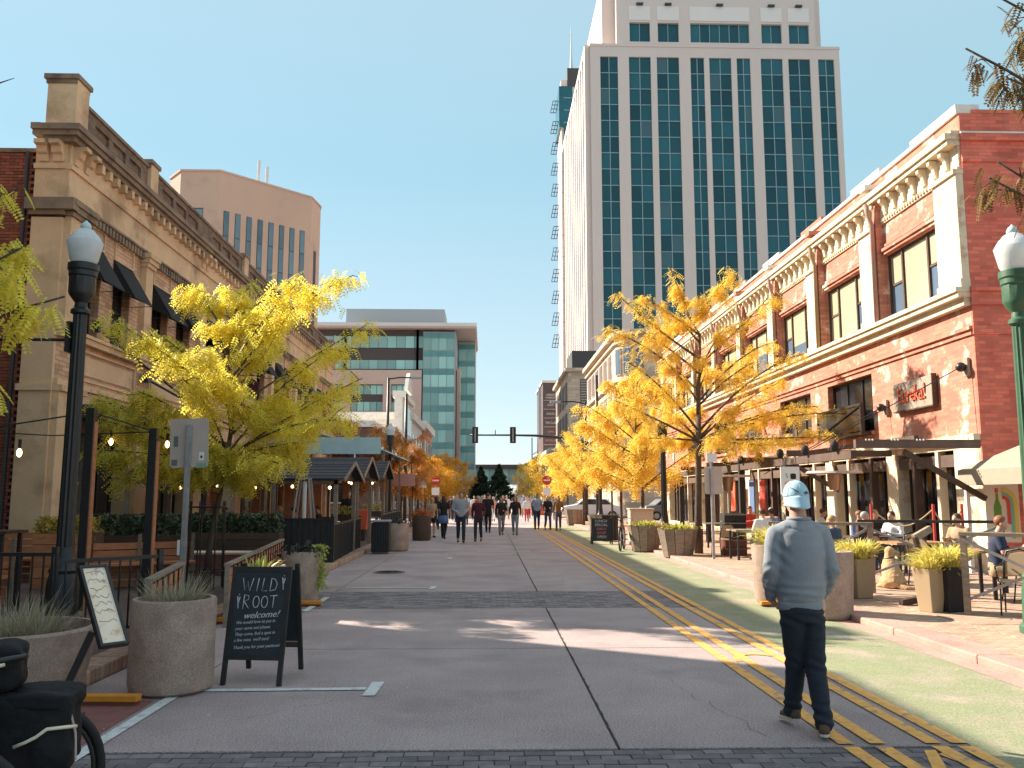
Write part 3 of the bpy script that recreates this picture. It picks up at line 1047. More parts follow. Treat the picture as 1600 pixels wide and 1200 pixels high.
# canopy with dark fascia over the first doors, and hanging sign
MB().box(1.0, 4.2, -1.1, -.02, 3.55, 3.9).build('canopy', 'black_matte', LB, bevel=.02)
MB().box(5.4, 9, -1.0, -.02, 3.4, 3.7).build('canopy', 'black_matte', LB, bevel=.02)
hs = thing('hanging_sign', 'narrow rusty brown sign panel hung from the sandstone corner behind the lamp', 'sign', (-9.62, 20.5, 6.35))
MB().box(-.25, .12, -.04, .04, 0, 1.42).build('panel', 'rust', hs, bevel=.01)
MB().box(-.42, -.25, -.02, .02, 1.3, 1.35).build('bracket', 'black_metal', hs)
MB().box(-.42, -.25, -.02, .02, .1, .15).build('bracket', 'black_metal', hs)
for k, (uy, uz) in enumerate([(31.0, 7.15), (33.2, 6.3)]):
    t = thing('projecting_sign', ['slim black rod bracket sign high on the sandstone wall', 'round maroon sign on a black rod over the yellow tree'][k], 'sign', (-9.98, uy, uz))
    MB().tube([(0, 0, 0), (1.3, 0, 0)], .025, 6).tube([(0, 0, .35), (0, 0, -.2)], .03, 6).build('rod', 'black_metal', t)
    if k:
        MB().lathe([(.42, -.03), (.42, .03)], (0, 0, 0), 24).build('disc', 'cloth_maroon', t, loc=(.75, 0, -.5), rot=(R(90), 0, 0))
for k, (yy, zz, yy2, zz2) in enumerate([(21.6, 5.9, 26.5, 4.2), (24.9, 5.05, 31, 3.9)]):
    t = thing('canopy_stay', ['black steel stay rod nearest the corner of the sandstone wall', 'black steel stay rod further along the sandstone wall'][k], 'stay rod', (-9.84, yy, zz))
    MB().tube([(0, 0, 0), (1.2, yy2 - yy, zz2 - zz)], .035, 6).build('rod', 'black_metal', t, smooth=True)
    MB().box(-.03, .12, -.12, .12, -.12, .14).build('anchor_plate', 'black_metal', t)

# ---------------------------------------------------------------- neighbour whose shadow lies over the foreground
NB = thing('corner_building', 'tan brick commercial block standing just before the alley', 'building', (-10.6, 1.5, 0))
MB().box(-12, 0, -21, 15.9, 0, 11.0).build('wall', 'parapet_brick', NB)
MB().box(-12.2, .05, -21.2, 15.92, 11.0, 11.35).build('cornice', 'dark_sandstone', NB)
for yy in range(-19, 14, 4):
    w = MB().box(.001, .08, yy, yy + 1.6, 5.2, 8).build('window', 'sandstone', NB)
    MB().box(.081, .09, yy + .12, yy + 1.48, 5.32, 7.88).build('pane', 'glass_dark', w)
    w = MB().box(.001, .08, yy - .4, yy + 2.2, .6, 3.4).build('window', 'black_metal', NB)
    MB().box(.081, .09, yy - .25, yy + 2.05, .75, 3.25).build('pane', 'glass_dark', w)

# ================================================================ RED BUILDING (right)
RB = thing('red_building', 'two storey red painted brick block with peeling cream cornice and pilasters', 'building', (10.7, 52, 0), R(-90))
RL = 33.5                       # local x: 0 far ... 33.5 corner near the camera ; world y = 52 - x
def U(yw): return 52 - yw
pil = [(18.5, 19.45), (22.62, 23.6), (26.75, 27.7), (30.85, 31.8), (34.95, 35.9), (39.05, 40), (43.15, 44.1), (47.2, 48.2), (51.2, 52)]
wz0, wz1 = 6.32, 8.12
ops, wins = [], []
for i in range(8):
    a, b = U(pil[i + 1][0]) + .22 - .0, U(pil[i][1]) - .12
    wins.append((a, b))
    ops.append((a, b, wz0, wz1))
m = MB()
wall_open(m, 0, RL, 5.85, 9.0, ops, .17)
m.build('wall', 'red_render', RB)
low = [(U(26.75), U(23.6), 3.5, 5.1), (U(31.2), U(28.2), 3.6, 5.1), (U(40.5), U(37), 3.6, 5.1), (U(46), U(42.5), 3.6, 5.1)]
m = MB()
wall_open(m, 0, RL, 3.0, 5.849, low, .25)
m.build('lower_wall', 'red_render', RB)
shop = [(U(22.4), U(19.6), .3, 2.75), (U(26.6), U(23.0), .3, 2.75), (U(30.9), U(27.2), .3, 2.75), (U(35.2), U(31.5), .3, 2.75), (U(39.3), U(35.8), .3, 2.75), (U(43.4), U(39.9), .3, 2.75), (U(51), U(44.5), .3, 2.75)]
m = MB()
wall_open(m, 0, RL, .05, 2.999, shop, .4)
m.build('shop_wall', 'cream_paint', RB)
MB().box(.01, RL - .01, .45, 13, 0, 10.2).build('core_wall', 'interior_warm', RB)
MB().box(-.02, RL + .03, -.16, .0, 2.9, 3.05).build('shop_cornice', 'cream_paint', RB)
rr = random.Random(4)
def blind(i, j):
    return 'glass_blind' if (i != 1 or j == 1) or rr.random() < .5 else 'glass_blue'
for (a, b) in wins:
    f = MB()
    w3 = (b - a)
    xs_ = [a, a + w3 * .27, a + w3 * .73, b]
    y = .13
    f.box(a, a + .07, y - .05, y + .03, wz0, wz1).box(b - .07, b, y - .05, y + .03, wz0, wz1)
    f.box(a, b, y - .045, y + .025, wz0, wz0 + .07).box(a, b, y - .045, y + .025, wz1 - .07, wz1)
    for x in xs_[1:3]:
        f.box(x - .035, x + .035, y - .06, y + .03, wz0, wz1)
    zc = wz0 + .95
    f.box(xs_[0], xs_[1], y - .04, y + .02, zc - .03, zc + .03).box(xs_[2], xs_[3], y - .04, y + .02, zc - .03, zc + .03)
    w = f.build('window', 'dark_wood', RB)
    for (x0, x1, split) in ((xs_[0], xs_[1], 1), (xs_[1], xs_[2], 0), (xs_[2], xs_[3], 1)):
        if split:
            MB().box(x0 + .03, x1 - .03, y - .01, y + .005, zc + .02, wz1 - .05).build('pane', 'glass_blind', w)
            MB().box(x0 + .03, x1 - .03, y - .01, y + .005, wz0 + .05, zc - .02).build('pane', rr.choice(['glass_blue', 'glass_blind']), w)
        else:
            hz = rr.choice([wz0 + .6, wz0 + .2, wz0 + .9])
            MB().box(x0 + .03, x1 - .03, y - .01, y + .005, hz, wz1 - .05).build('pane', 'glass_blind', w)
            MB().box(x0 + .03, x1 - .03, y - .012, y + .003, wz0 + .05, hz).build('pane', 'glass_blue', w)
    MB().box(a - .1, b + .06, -.07, -.001, wz1 + .02, wz1 + .1).box(a - .12, b + .08, -.12, -.001, wz1 + .1, wz1 + .18).box(a - .1, b + .06, -.05, -.001, wz1 + .24, wz1 + .3).build('window_head', 'red_render', RB)
for i, (y0, y1) in enumerate(pil):
    u0, u1 = U(y1), U(y0)
    if i == 0:
        u1 = RL + .056
    p = MB().box(u0, u1, -.18, -.001, 6.3, 9.0).build('pilaster', 'cream_paint', RB, bevel=.015)
    MB().box(u0 - .02, u1 + .02, -.24, -.0015, 8.92, 9.02).build('capital', 'cream_paint', p)
    MB().box(u0 - .01, u1 + .01, -.22, -.001, 6.302, 6.5).build('plinth', 'cream_paint', p)
    if 0 < i < 8:
        b = MB().box(u1 + .02, u1 + .2, -.2, -.001, 6.31, 9.62)
        b.build('red_strip', 'red_render', RB)
        MB().tube([(u1 + .11, -.27, 6.32), (u1 + .11, -.27, 9.0), (u1 + .11, -.36, 9.3), (u1 + .11, -.42, 9.6)], .065, 8).build('downpipe', 'pink_kerb' if i % 2 else 'cloth_tan', RB, smooth=True)
        MB().box(u1 - .12, u1 + .24, -.46, -.001, 9.98, 10.12).box(u0 - .6, u1 + .25, -.05, .46, 10.45, 10.6).build('parapet_cap', 'white_coping' if i % 2 else 'red_render', RB)
# friezes, cornice, parapet, ledges
MB().box(0, RL, -.05, .45, 9.0, 9.62).build('frieze', 'cream_paint', RB)
MB().box(0, RL + .02, -.30, .45, 9.62, 9.74).box(0, RL + .05, -.36, .45, 9.74, 9.88).box(0, RL + .02, -.2, .45, 9.88, 9.96).build('cornice', 'cream_paint', RB)
MB().box(0, RL + .02, 0, .45, 9.96, 10.36).build('parapet', 'red_render', RB)
MB().box(0, RL + .03, -.06, .5, 10.36, 10.45).build('coping', 'white_coping', RB)
MB().box(RL - 2.1, RL + .03, -.06, .5, 10.451, 10.58).build('coping', 'white_coping', RB)
MB().box(-.01, RL + .06, -.30, 0, 6.08, 6.2).box(-.01, RL + .08, -.36, 0, 6.2, 6.30).box(-.01, RL + .02, -.16, 0, 5.9, 6.08).build('ledge', 'cream_paint', RB)
MB().box(-.01, RL + .02, -.08, 0, 5.36, 5.44).box(-.01, RL + .02, -.05, 0, 5.24, 5.3).build('string_course', 'red_render', RB)
cbm = MB()
cbm.prism([(0, 0), (-.2, 0), (-.2, -.1), (-.1, -.2), (-.06, -.42), (0, -.46)], -.06, .06, Matrix(((0, 0, 1, 0), (1, 0, 0, 0), (0, 1, 0, 0), (0, 0, 0, 1))))
cbm = cbm.mesh('corbel')
cbm.materials.append(M['cream_paint'])
k = 0
u = .3
while u < RL - .1:
    ob('corbel', cbm, None, RB, loc=(u, -.05, 9.6))
    u += .52
dn = MB()
u = .1
while u < RL:
    dn.box(u, u + .07, -.09, -.0505, 9.04, 9.12)
    u += .14
dn.build('dentils', 'cream_paint', RB, kind='stuff')
# end wall facing the camera
MB().box(RL, RL + .001 + .05, .002, 13, .05, 10.36).build('end_wall', 'red_render_end', RB)
MB().box(RL + .051, RL + .12, -.02, 3.4, 9.7, 9.86).box(RL + .051, RL + .09, 0, 3.4, 9.2, 9.3).build('end_cornice', 'red_render_end', RB)
MB().box(RL + .051, RL + .13, -.02, 3.2, 9.861, 9.9).build('end_trim', 'white_coping', RB)
MB().box(RL + .051, RL + .10, -.02, 13, 5.9, 6.2).box(RL + .051, RL + .15, -.04, 13, 6.2, 6.3).box(RL + .051, RL + .08, -.02, 13, 5.24, 5.44).build('end_ledge', 'red_render_end', RB)
MB().box(-.01, RL + .06, .3, 13, 10.362, 10.45).build('roof_edge', 'red_render_end', RB)
# lower windows with a glazed balcony
for k, (a, b, c, d) in enumerate(low):
    w = window_unit(RB, a, b, c, d, .22, cols=3, rows=1, fw=.06)
    MB().box(a - .06, b + .06, -.1, -.001, c - .1, c).build('window_sill', 'red_render', RB)
a, b, c, d = low[0]
bl = MB().box(a, b, -.35, -.31, 3.5, 4.2).build('balcony_glass', 'glass_dark', RB)
MB().box(a - .03, b + .03, -.38, -.28, 4.2, 4.27).box(a - .03, a + .03, -.38, -.28, 3.45, 4.2).box(b - .03, b + .03, -.38, -.28, 3.45, 4.2).box(a, b, -.38, -.001, 3.4, 3.46).tube([(a, -.385, 3.5), (b, -.385, 4.2)], .02, 5).build('balcony_frame', 'black_metal', RB)
# arched transom
ar = MB()
ac = U(34.5)
arc = [(ac + 1.7 * math.cos(PI * i / 16), 3.7 + 1.15 * math.sin(PI * i / 16)) for i in range(17)]
XZ = Matrix(((1, 0, 0, 0), (0, 0, -1, 0), (0, 1, 0, 0), (0, 0, 0, 1)))
ar.prism(arc, .002, .06, XZ)
aw = ar.build('arched_window', 'glass_dark', RB)
MB().tube([(x, -.08, z) for x, z in arc], .07, 6).build('arch_trim', 'red_render_end', aw)
# shop fronts
for k, (a, b, c, d) in enumerate(shop):
    n = 4 if k < 2 else 3
    w = window_unit(RB, a, b, c, d, .36, cols=n, rows=1, fw=.09, name='shopfront')
    for q in range(2):
        uu = a + (b - a) * (.3 + .42 * q)
        MB().box(uu - .07, uu + .07, .0, .2, c, d).build('shop_column', 'cream_paint' if (k + q) % 2 else 'brown_beam', RB, bevel=.01)
    MB().box(a, b, .05, .25, d - .38, d - .1).build('shop_lintel', 'brown_beam', RB)

# red lettered board
sg = thing('wall_sign', 'grey board with raised orange red lettering on the red wall', 'sign', (10.62, 21.12, 4.22), R(-90))
MB().box(-1.0, 1.0, -.05, .05, -.36, .36).build('board', 'sign_grey', sg, bevel=.01)
MB().box(-1.02, 1.02, -.07, .055, -.39, -.36).box(1.0, 1.03, -.07, .055, -.36, .39).build('frame', 'dark_wood', sg)
text('Eureka!', .56, 'letter_red', sg, (0, -.075, 0), (R(90), 0, 0), ext=.012, sx=.92, space=.92)
es = thing('hanging_name_sign', 'white lettered restaurant sign on a black bar above the pergola', 'sign', (9.75, 29.3, 3.72), R(-32))
MB().box(-1.05, 1.05, -.02, .02, -.32, -.26).build('bar', 'black_metal', es)
MB().tube([(-.95, .02, -.28), (-.95, .9, -.28)], .03, 6).tube([(.95, .02, -.28), (.95, .9, -.28)], .03, 6).build('bracket', 'black_metal', es)
text('Eureka!', .56, 'white_coping', es, (0, -.03, .0), (R(90), 0, 0), ext=.03)
# lamps and guy wires on the wall
for k, (yy, zz, lab) in enumerate([(18.75, 4.55, 'black wall bracket with stay wire nearest the corner of the red building'), (22.75, 4.05, 'small black wall spotlight left of the orange lettered board')]):
    t = thing('wall_bracket', lab, 'wall bracket', (10.68, yy, zz))
    MB().box(-.06, 0, -.1, .1, -.2, .2).build('plate', 'sign_grey', t)
    MB().ball((-.16, 0, 0), .11, 10, 8).build('shade', 'black_metal', t, smooth=True)
    MB().tube([(-.16, 0, 0), (-3.0, 1.6 - k * .4, -1.75)], .012, 5).build('wire', 'black_metal', t)

# ================================================================ DOWNTOWN TOWER
TW = thing('office_tower', 'tall white stone office tower with dark teal vertical window strips', 'tower', (18.0, 145, 0))
TWd = 45.0
Ht = 82
px2x = lambda px, z=0: 0
dm('tower_panel', (.80, .72, .68), rough=.85)
strips = [(1.8, 4.95, 2), (6.95, 10.85, 2), (11.95, 15.95, 2), (18.0, 20.45, 2), (21.4, 25.35, 2), (26.35, 28.8, 2), (30.7, 34.65, 2), (35.7, 39.65, 2), (41.1, 44.0, 2)]
FL = 3.05
zb = 14.0
nfl = 22
ops = [(a, b, 14.0, 79.6) for a, b, _ in strips]
m = MB()
wall_open(m, 0, TWd, 0, Ht, ops, .5)
m.build('wall', 'tower_stone', TW)
MB().box(0, TWd, .55, 47, 0, Ht).build('core_wall', 'tower_stone', TW)
pj = MB()
for z in [14 + FL * k for k in range(nfl)]:
    pass
rrb = random.Random(12)
dm('tower_blind', (.05, .12, .145), rough=.3)
count = 0
restp = MB()
fl_h = (79.6 - 14) / 22
for si, (a, b, n) in enumerate(strips):
    f = MB()
    for k in range(1, 22):
        z = 14 + fl_h * k
        f.box(a, b, .2, .3, z - .07, z + .07)
    for i in range(1, n):
        x = a + (b - a) * i / n
        f.box(x - .07, x + .07, .19, .31, 14, 79.6)
    w = f.build('window', 'tower_mullion', TW)
    pw = (b - a) / n
    pm_ = MB().box(0, pw, 0, .06, 0, fl_h).mesh('pane')
    pm_.materials.append(M['tower_glass'])
    pm2_ = pm_.copy()
    pm2_.materials[0] = M['tower_blind']
    for k in range(21, -1, -1):
        for i in range(n):
            if count < 300 and k > 3:
                ob('pane', pm2_ if rrb.random() < .05 else pm_, None, w, loc=(a + i * pw, .32, 14 + fl_h * k))
                count += 1
            else:
                restp.box(a + i * pw, a + (i + 1) * pw, .32, .38, 14 + fl_h * k, 14 + fl_h * (k + 1))
restp.build('panes', 'tower_glass', TW, kind='stuff')
# recessed joints read as thin lines
# side facing the street
sp = MB()
for k in range(12):
    y0 = 2.2 + k * 3.6
    sp.box(-.9, 0, y0 - .75, y0 + .75, 10, Ht - 1.2)
sp.box(-.95, 0, .551, 47, Ht - 1.2, Ht).box(-.95, 0, 0.551, 1.4, 0, Ht - 1.2)
sp.build('fins', 'tower_stone', TW)
MB().box(-.05, 0, 1.4, 47, 10, Ht - 1.2).build('side_window', 'tower_glass', TW)
# setback crown
CR = MB()
o2 = [(5.0, 8.7, 83.2, 86.8), (10.1, 13.9, 83.2, 86.8), (16.0, 26.7, 83.2, 86.8), (28.9, 32.6, 83.2, 86.8), (33.9, 37.6, 83.2, 86.8)]
o2 = [(a + 2.2, b + 2.2, 82.6, 86.3) for a, b, c, d in o2]
wall_open(CR, 4.9, 40.9, Ht + .001, 96, o2, .6, y=.2)
CR.build('crown_wall', 'tower_stone', TW)
MB().box(2.6, 43.0, 3.0, 44, Ht, 96).box(4.9, 40.9, .82, 3, Ht, 96).build('crown_core', 'tower_stone', TW)
for (a, b, c, d) in o2:
    n = 6 if b - a > 6 else 2
    f = MB()
    for i in range(1, n):
        x = a + (b - a) * i / n
        f.box(x - .06, x + .06, .6, .7, c, d)
    w = f.build('window', 'tower_mullion', TW)
    for i in range(n):
        MB().box(a + (b - a) * i / n, a + (b - a) * (i + 1) / n, 0.71, 0.76, c, d).build('pane', 'tower_glass', w)
    MB().box(a - .1, b + .1, .08, .199, d + .4, d + 3.1).build('spandrel', 'tower_panel', TW)
    MB().box((a + b) / 2 - .6, (a + b) / 2 + .6, -.4, .07, d + 3.2, d + 3.5).build('roof_lamp', 'office_dark', TW)
g = MB()
for z in [14 + fl_h * k for k in range(0, 23, 2)]:
    pass
# parapet groove
MB().box(-.1, TWd + .1, -.12, .5, Ht - .5, Ht).build('coping', 'tower_stone', TW)

# glass tower behind, with sunshades and a spire
GT = thing('glass_tower', 'slim blue glass tower with ladder-like sunshades and a white spire behind the stone tower', 'tower', (20.2, 230, 0))
MB().box(0, 9, 0, 12, 0, 118).build('wall', 'tower_stone', GT)
MB().box(.7, 3.2, -.4, 12, 0, 104).box(-.6, 3.2, -.401, 12, 104, 116).build('curtain_wall', 'tower_glass', GT)
MB().box(1.8, 6.2, -.2, 6, 116.01, 121.5).build('plant_room', 'office_dark', GT)
MB().lathe([(.5, 0), (.25, 6), (.06, 14)], (3.2, 2, 121.5), 8).build('spire', 'office_white', GT)
for i in range(12):
    z = 108.0 - i * 6.05
    f = MB()
    sk = .7
    for q in range(3):
        x = -3.0 + q * .75
        f.bar((x, -.5, z), (x + sk, -.5, z + 3.5), .16, .16)
    for q in range(4):
        zz = z + q * 1.16
        f.bar((-3.0 + sk * q / 3, -.5, zz), (-1.4 + sk * q / 3, -.5, zz), .16, .16)
    f.bar((-1.4, -.5, z + 1), (.8, -.5, z + 1), .06, .06)
    f.build('sunshade', 'office_dark', GT)
# horizontal bands of the curtain wall
for i in range(30):
    MB().box(.64, 3.2, -.46, 12, 8 + i * 3.6, 8.2 + i * 3.6).build('band', 'tower_mullion', GT)

# ================================================================ TAN OCTAGONAL TOWER
TT = thing('tan_tower', 'brown concrete eight sided office tower with narrow vertical windows', 'tower', (-42, 133, 0))
P8 = [(-9.7, 3.5), (-6.8, 0), (-.56, 0), (11.4, 12), (12.0, 17), (8, 30), (-6, 30), (-12, 20)]
tb = MB().prism(P8, 0, 52.8)
tb.build('wall', 'tan_stone', TT)
MB().prism([(x * 1.012, (y - 14) * 1.012 + 14) for x, y in P8], 52.8, 53.1).build('coping', 'tan_stone', TT)
def on_face(p, q, t0, t1, z0, z1, m, name, parent, off=.06):
    p, q = Vector((*p, 0)), Vector((*q, 0))
    d = (q - p)
    n = Vector((d.y, -d.x, 0)).normalized()
    a, b = p + d * t0, p + d * t1
    mb = MB()
    a2, b2 = a + n * off, b + n * off
    mb.add([(a.x, a.y, z0), (b.x, b.y, z0), (b.x, b.y, z1), (a.x, a.y, z1), (a2.x, a2.y, z0), (b2.x, b2.y, z0), (b2.x, b2.y, z1), (a2.x, a2.y, z1)],
           [(4, 5, 6, 7), (0, 4, 7, 3), (1, 2, 6, 5), (3, 7, 6, 2), (0, 1, 5, 4)])
    return mb.build(name, m, parent)
dm('glass_steel', (.10, .16, .20), (.16, .23, .27), ns=.15, rough=.2, rand=.25)
w = on_face(P8[1], P8[2], .27, .60, 22, 46.8, 'office_dark', 'window', TT)
for f_ in range(6):
    on_face(P8[1], P8[2], .28, .59, 22.2 + f_ * 4.1, 26.1 + f_ * 4.1, 'glass_steel', 'pane', w, .1)
for k in range(8):
    c = .075 + k * .118
    w = on_face(P8[2], P8[3], c - .028, c + .028, 18, 46.6, 'office_dark', 'window', TT)
    for f_ in range(7):
        on_face(P8[2], P8[3], c - .024, c + .024, 18.2 + f_ * 4.07, 22.1 + f_ * 4.07, 'glass_steel', 'pane', w, .1)
on_face(P8[3], P8[4], .35, .6, 20, 44, 'office_dark', 'window', TT)
an = thing('rooftop_aerials', 'pair of pale aerials on the roof of the brown octagonal tower', 'aerial', (-38.9, 143, 53.1))
for k, (x, h) in enumerate([(-.4, 5.6), (1.0, 4.4), (-5.0, 1.6)]):
    MB().lathe([(.28 if k < 2 else .1, 0), (.28 if k < 2 else .1, h)], (x, 0, 0), 10).build('mast', 'office_white' if k < 2 else 'office_dark', an)

# ================================================================ GLASS OFFICE BUILDING (centre left)
OB = thing('glass_office', 'seven storey grey stone and teal glass office with wide flat roof', 'building', (-36.5, 190, 0))
# local x 0 .. 29 front ; side at x=29 going back
W_, H_ = 29.0, 38.5
MB().box(-20, W_, .9, 30, 0, H_).build('core_wall', 'office_dark', OB)
fl = [(0.4, 3.7), (4.6, 8.3), (9.5, 12.5), (14.2, 17.4), (18.8, 22), (23.4, 26.6)]
ops = []
for z0, z1 in [(9.3, 12.6), (14.5, 19.2), (20.2, 26.2)]:
    for a, b in [(-12, -4), (-2, 4.5), (6.2, 13.3), (15.1, 18.7)]:
        ops.append((a, b, z0, z1))
m = MB()
wall_open(m, -20, 21.8, 0, 29.4, ops, .8)
m.build('wall', 'office_stone', OB)
rr = random.Random(6)
for a, b, z0, z1 in ops:
    w = MB().box(a, b, .62, .7, z0, z1).build('window', 'office_dark', OB)
    if z0 > 12:
        n = int((b - a) / 1.2)
        hh = (z1 - z0)
        for q in (0, 1):
            za = z0 + hh * (.0 if q == 0 else .62)
            zb_ = za + hh * .36
            for i in range(n):
                MB().box(a + (b - a) * i / n + .06, a + (b - a) * (i + 1) / n - .06, .5, .6, za + .1, zb_ - .06).build('pane', 'office_glass', w)
# upper setback floors
for z0, z1, m_ in [(29.6, 31.8, 1), (34.4, 37.2, 1)]:
    w = MB().box(-20, W_ - 6.2, 1.2 - .4, .899, z0, z1).build('window', 'office_dark', OB)
    x = -20
    while x < W_ - 6.6:
        MB().box(x + .05, x + 1.95, .7, .78, z0 + .1, z1 - .1).build('pane', 'office_glass', w)
        x += 2.0
    for x in (-8, 4.5, 20.5):
        MB().box(x, x + .5, .3, .69, 29.4, H_).build('column', 'office_dark', OB)
# glass corner
w = MB().box(22, W_, .3, .899, 0, H_ - .4).build('curtain_wall', 'office_grey', OB)
for k in range(9):
    z0 = 1.0 + k * 4.1
    for i in range(4):
        a = 22.1 + i * 1.74
        MB().box(a, a + 1.64, .2, .29, z0 + .1, z0 + 2.75).build('pane', 'office_glass', w)
        MB().box(a, a + 1.64, .2, .29, z0 + 2.85, z0 + 4.0).build('pane', 'office_glass_deep', w)
w = MB().box(W_ + .001, W_ + .3, .3, 30, 0, H_ - .4).build('side_wall', 'office_grey', OB)
for k in range(9):
    z0 = 1.0 + k * 4.1
    MB().box(W_ + .301, W_ + .36, 9, 29, z0 + .1, z0 + 2.75).build('pane', 'office_glass', w)
    MB().box(W_ + .301, W_ + .36, 9, 29, z0 + 2.85, z0 + 4.0).build('pane', 'office_glass_deep', w)
MB().box(W_ + .301, W_ + 1.2, 4.5, 7.5, 0, H_ - 8).build('pier', 'office_stone', OB)
MB().box(W_ + .301, W_ + .5, .4, 4.3, 0, H_ - 9).build('louvre_panel', 'office_dark', OB)
MB().box(-21, W_ + 4.9, -1.6, 31, H_ + .5, H_ + 1.3).build('roof', 'office_white', OB)
MB().box(-20.9, W_ + 4.7, -1.4, 31, H_ + .1, H_ + .499).build('soffit', 'office_stone', OB)
MB().box(3.5, 26.3, 8, 20, H_ + 1.901, H_ + 6.4).build('penthouse', 'office_grey', OB)
w = MB().box(W_ + .4, W_ + 4.4, 14.9, 30, 0, H_).build('rear_wing', 'office_grey', OB)
for k in range(9):
    z0 = 1.0 + k * 4.1
    for i in range(2):
        a = W_ + .5 + i * 1.95
        MB().box(a, a + 1.85, 14.8, 14.89, z0 + .1, z0 + 2.75).build('pane', 'office_glass', w)
        MB().box(a, a + 1.85, 14.8, 14.89, z0 + 2.85, z0 + 4.0).build('pane', 'office_glass_deep', w)
MB().box(22, W_ + 1.5, -1.2, 4, 5.2, 6.4).build('entrance_canopy', 'office_white', OB)

# ================================================================ LEFT ROW BEYOND THE CROSSING
def simple_block(name, label, x0, x1, y0, y1, h, wm, rows, cols, win_m='glass_dark', trim='white_coping', face='x+', corn=.5, front=True, winw=.5, cat='building'):
    t = thing(name, label, cat, (x0 if face == 'x-' else x1, y0, 0))
    W, D = x1 - x0, y1 - y0
    ox = 0 if face == 'x-' else -W
    MB().box(ox, ox + W, 0, D, 0, h).build('wall', wm, t)
    if corn:
        MB().box(ox - corn * .5, ox + W + corn * .5, -corn * .5, D + .2, h, h + corn).build('cornice', trim, t)
    sx = -1 if face == 'x-' else 1
    fh = h / (rows + .15)
    for r in range(rows):
        for c in range(cols):
            ya = D * (c + .5 - winw / 2) / cols
            yb = D * (c + .5 + winw / 2) / cols
            z0, z1 = r * fh + fh * .32, r * fh + fh * .85
            if r == 0: z0 = .4
            xa, xb = sorted((sx * .01, sx * .1))
            w = MB().box(xa, xb, ya, yb, z0, z1).build('window', trim, t)
            xa, xb = sorted((sx * .101, sx * .13))
            MB().box(xa, xb, ya + .12, yb - .12, z0 + .1, z1 - .1).build('pane', win_m, w)
        if front:
            nf = max(2, int(W / 4))
            for c in range(nf):
                xa = ox + W * (c + .28) / nf
                xb = ox + W * (c + .72) / nf
                z0, z1 = r * fh + fh * .32, r * fh + fh * .85
                w = MB().box(xa, xb, -.09, -.005, z0, z1).build('window', trim, t)
                MB().box(xa + .12, xb - .12, -.13, -.091, z0 + .1, z1 - .1).build('pane', win_m, w)
    return t
simple_block('corner_shop', 'pinkish brick corner block with square dark windows beyond the crossing', -24, -9.6, 72, 92, 7.4, 'brick_brown', 2, 5)
b2 = simple_block('shop_building', 'narrow shop with a white stepped roofline and teal sign panel', -24, -9.3, 92.2, 104, 7.6, 'office_stone', 2, 3, trim='white_coping', corn=.4)
MB().box(-.7, .15, 0, 11.8, 8.0, 12.2).box(-.9, .5, -.1, 11.9, 12.2, 12.9).build('parapet', 'white_coping', b2)
MB().box(.151, .2, 1.2, 10.6, 8.6, 11.6).build('sign_panel', 'office_glass_deep', b2)
MB().prism([(-3, 0), (3, 0), (1.2, 1.6), (0, 2.2), (-1.2, 1.6)], -.2, .2, Matrix(((0, 0, 1, .3), (1, 0, 0, 5), (0, 1, 0, 13.3), (0, 0, 0, 1)))).build('pediment', 'white_coping', b2)
simple_block('shop_building', 'white fronted shop with dark upper windows in the left far row', -22, -9.3, 104.2, 122, 10.8, 'white_coping', 2, 4, corn=.9)
simple_block('shop_building', 'red brick shop with a green gable at the end of the left row', -22, -9.1, 122.2, 140, 11.2, 'red_render', 2, 4, corn=1.0)
simple_block('shop_building', 'low pale shop beyond the red brick one, far left side', -22, -9.1, 140.2, 170, 7.4, 'stone_cream', 2, 5)

# ================================================================ RIGHT ROW BEYOND THE CROSSING
RC = thing('rounded_corner_building', 'cream stone building with a rounded corner and arched top windows', 'building', (11.0, 71, 0))
rad = 2.6
def rc_prof(off):
    pts = [(13, -off), (rad, -off)]
    for i in range(9):
        a = -PI / 2 - (PI / 2) * i / 8
        pts.append((rad + (rad + off) * math.cos(a), rad + (rad + off) * math.sin(a)))
    pts += [(-off, 24), (13, 24)]
    return pts
MB().prism(rc_prof(0), 0, 15.2).build('wall', 'stone_cream', RC)
for z0, z1, o_ in [(15.2, 15.6, .5), (14.6, 14.8, .25), (11.3, 11.6, .3), (4.6, 5.0, .35)]:
    MB().prism(rc_prof(o_), z0, z1).build('cornice', 'stone_cream', RC)
MB().box(4.4, 13.02, -.2, -.001, 8.2, 14.55).build('brick_front', 'brick_brown', RC)
for z0, z1 in [(11.9, 14.2), (8.4, 10.7), (5.4, 7.6)]:
    for k in range(6):
        w = MB().box(-.12, -.005, 5 + k * 3.1, 6.6 + k * 3.1, z0, z1).build('window', 'office_stone', RC)
        MB().box(-.16, -.121, 5.15 + k * 3.1, 6.45 + k * 3.1, z0 + .12, z1 - .12).build('pane', 'louvre', w)
    for k in range(3):
        w = MB().box(4.9 + k * 2.7, 6.4 + k * 2.7, -.3, -.201, z0, z1).build('window', 'stone_cream', RC)
        MB().box(5.0 + k * 2.7, 6.3 + k * 2.7, -.34, -.301, z0 + .1, z1 - .1).build('pane', 'glass_dark', w)
    for a in (200, 225, 250):
        an_ = R(a)
        cx, cy = rad + (rad + .03) * math.cos(an_), rad + (rad + .03) * math.sin(an_)
        mm = Matrix.Translation((cx, cy, 0)) @ Matrix.Rotation(an_ - PI, 4, 'Z')
        w = MB().box(-.08, .06, -.42, .42, z0, z1, mm).build('window', 'stone_cream', RC)
        MB().box(-.12, -.081, -.33, .33, z0 + .1, z1 - .1, mm).build('pane', 'glass_blue', w)
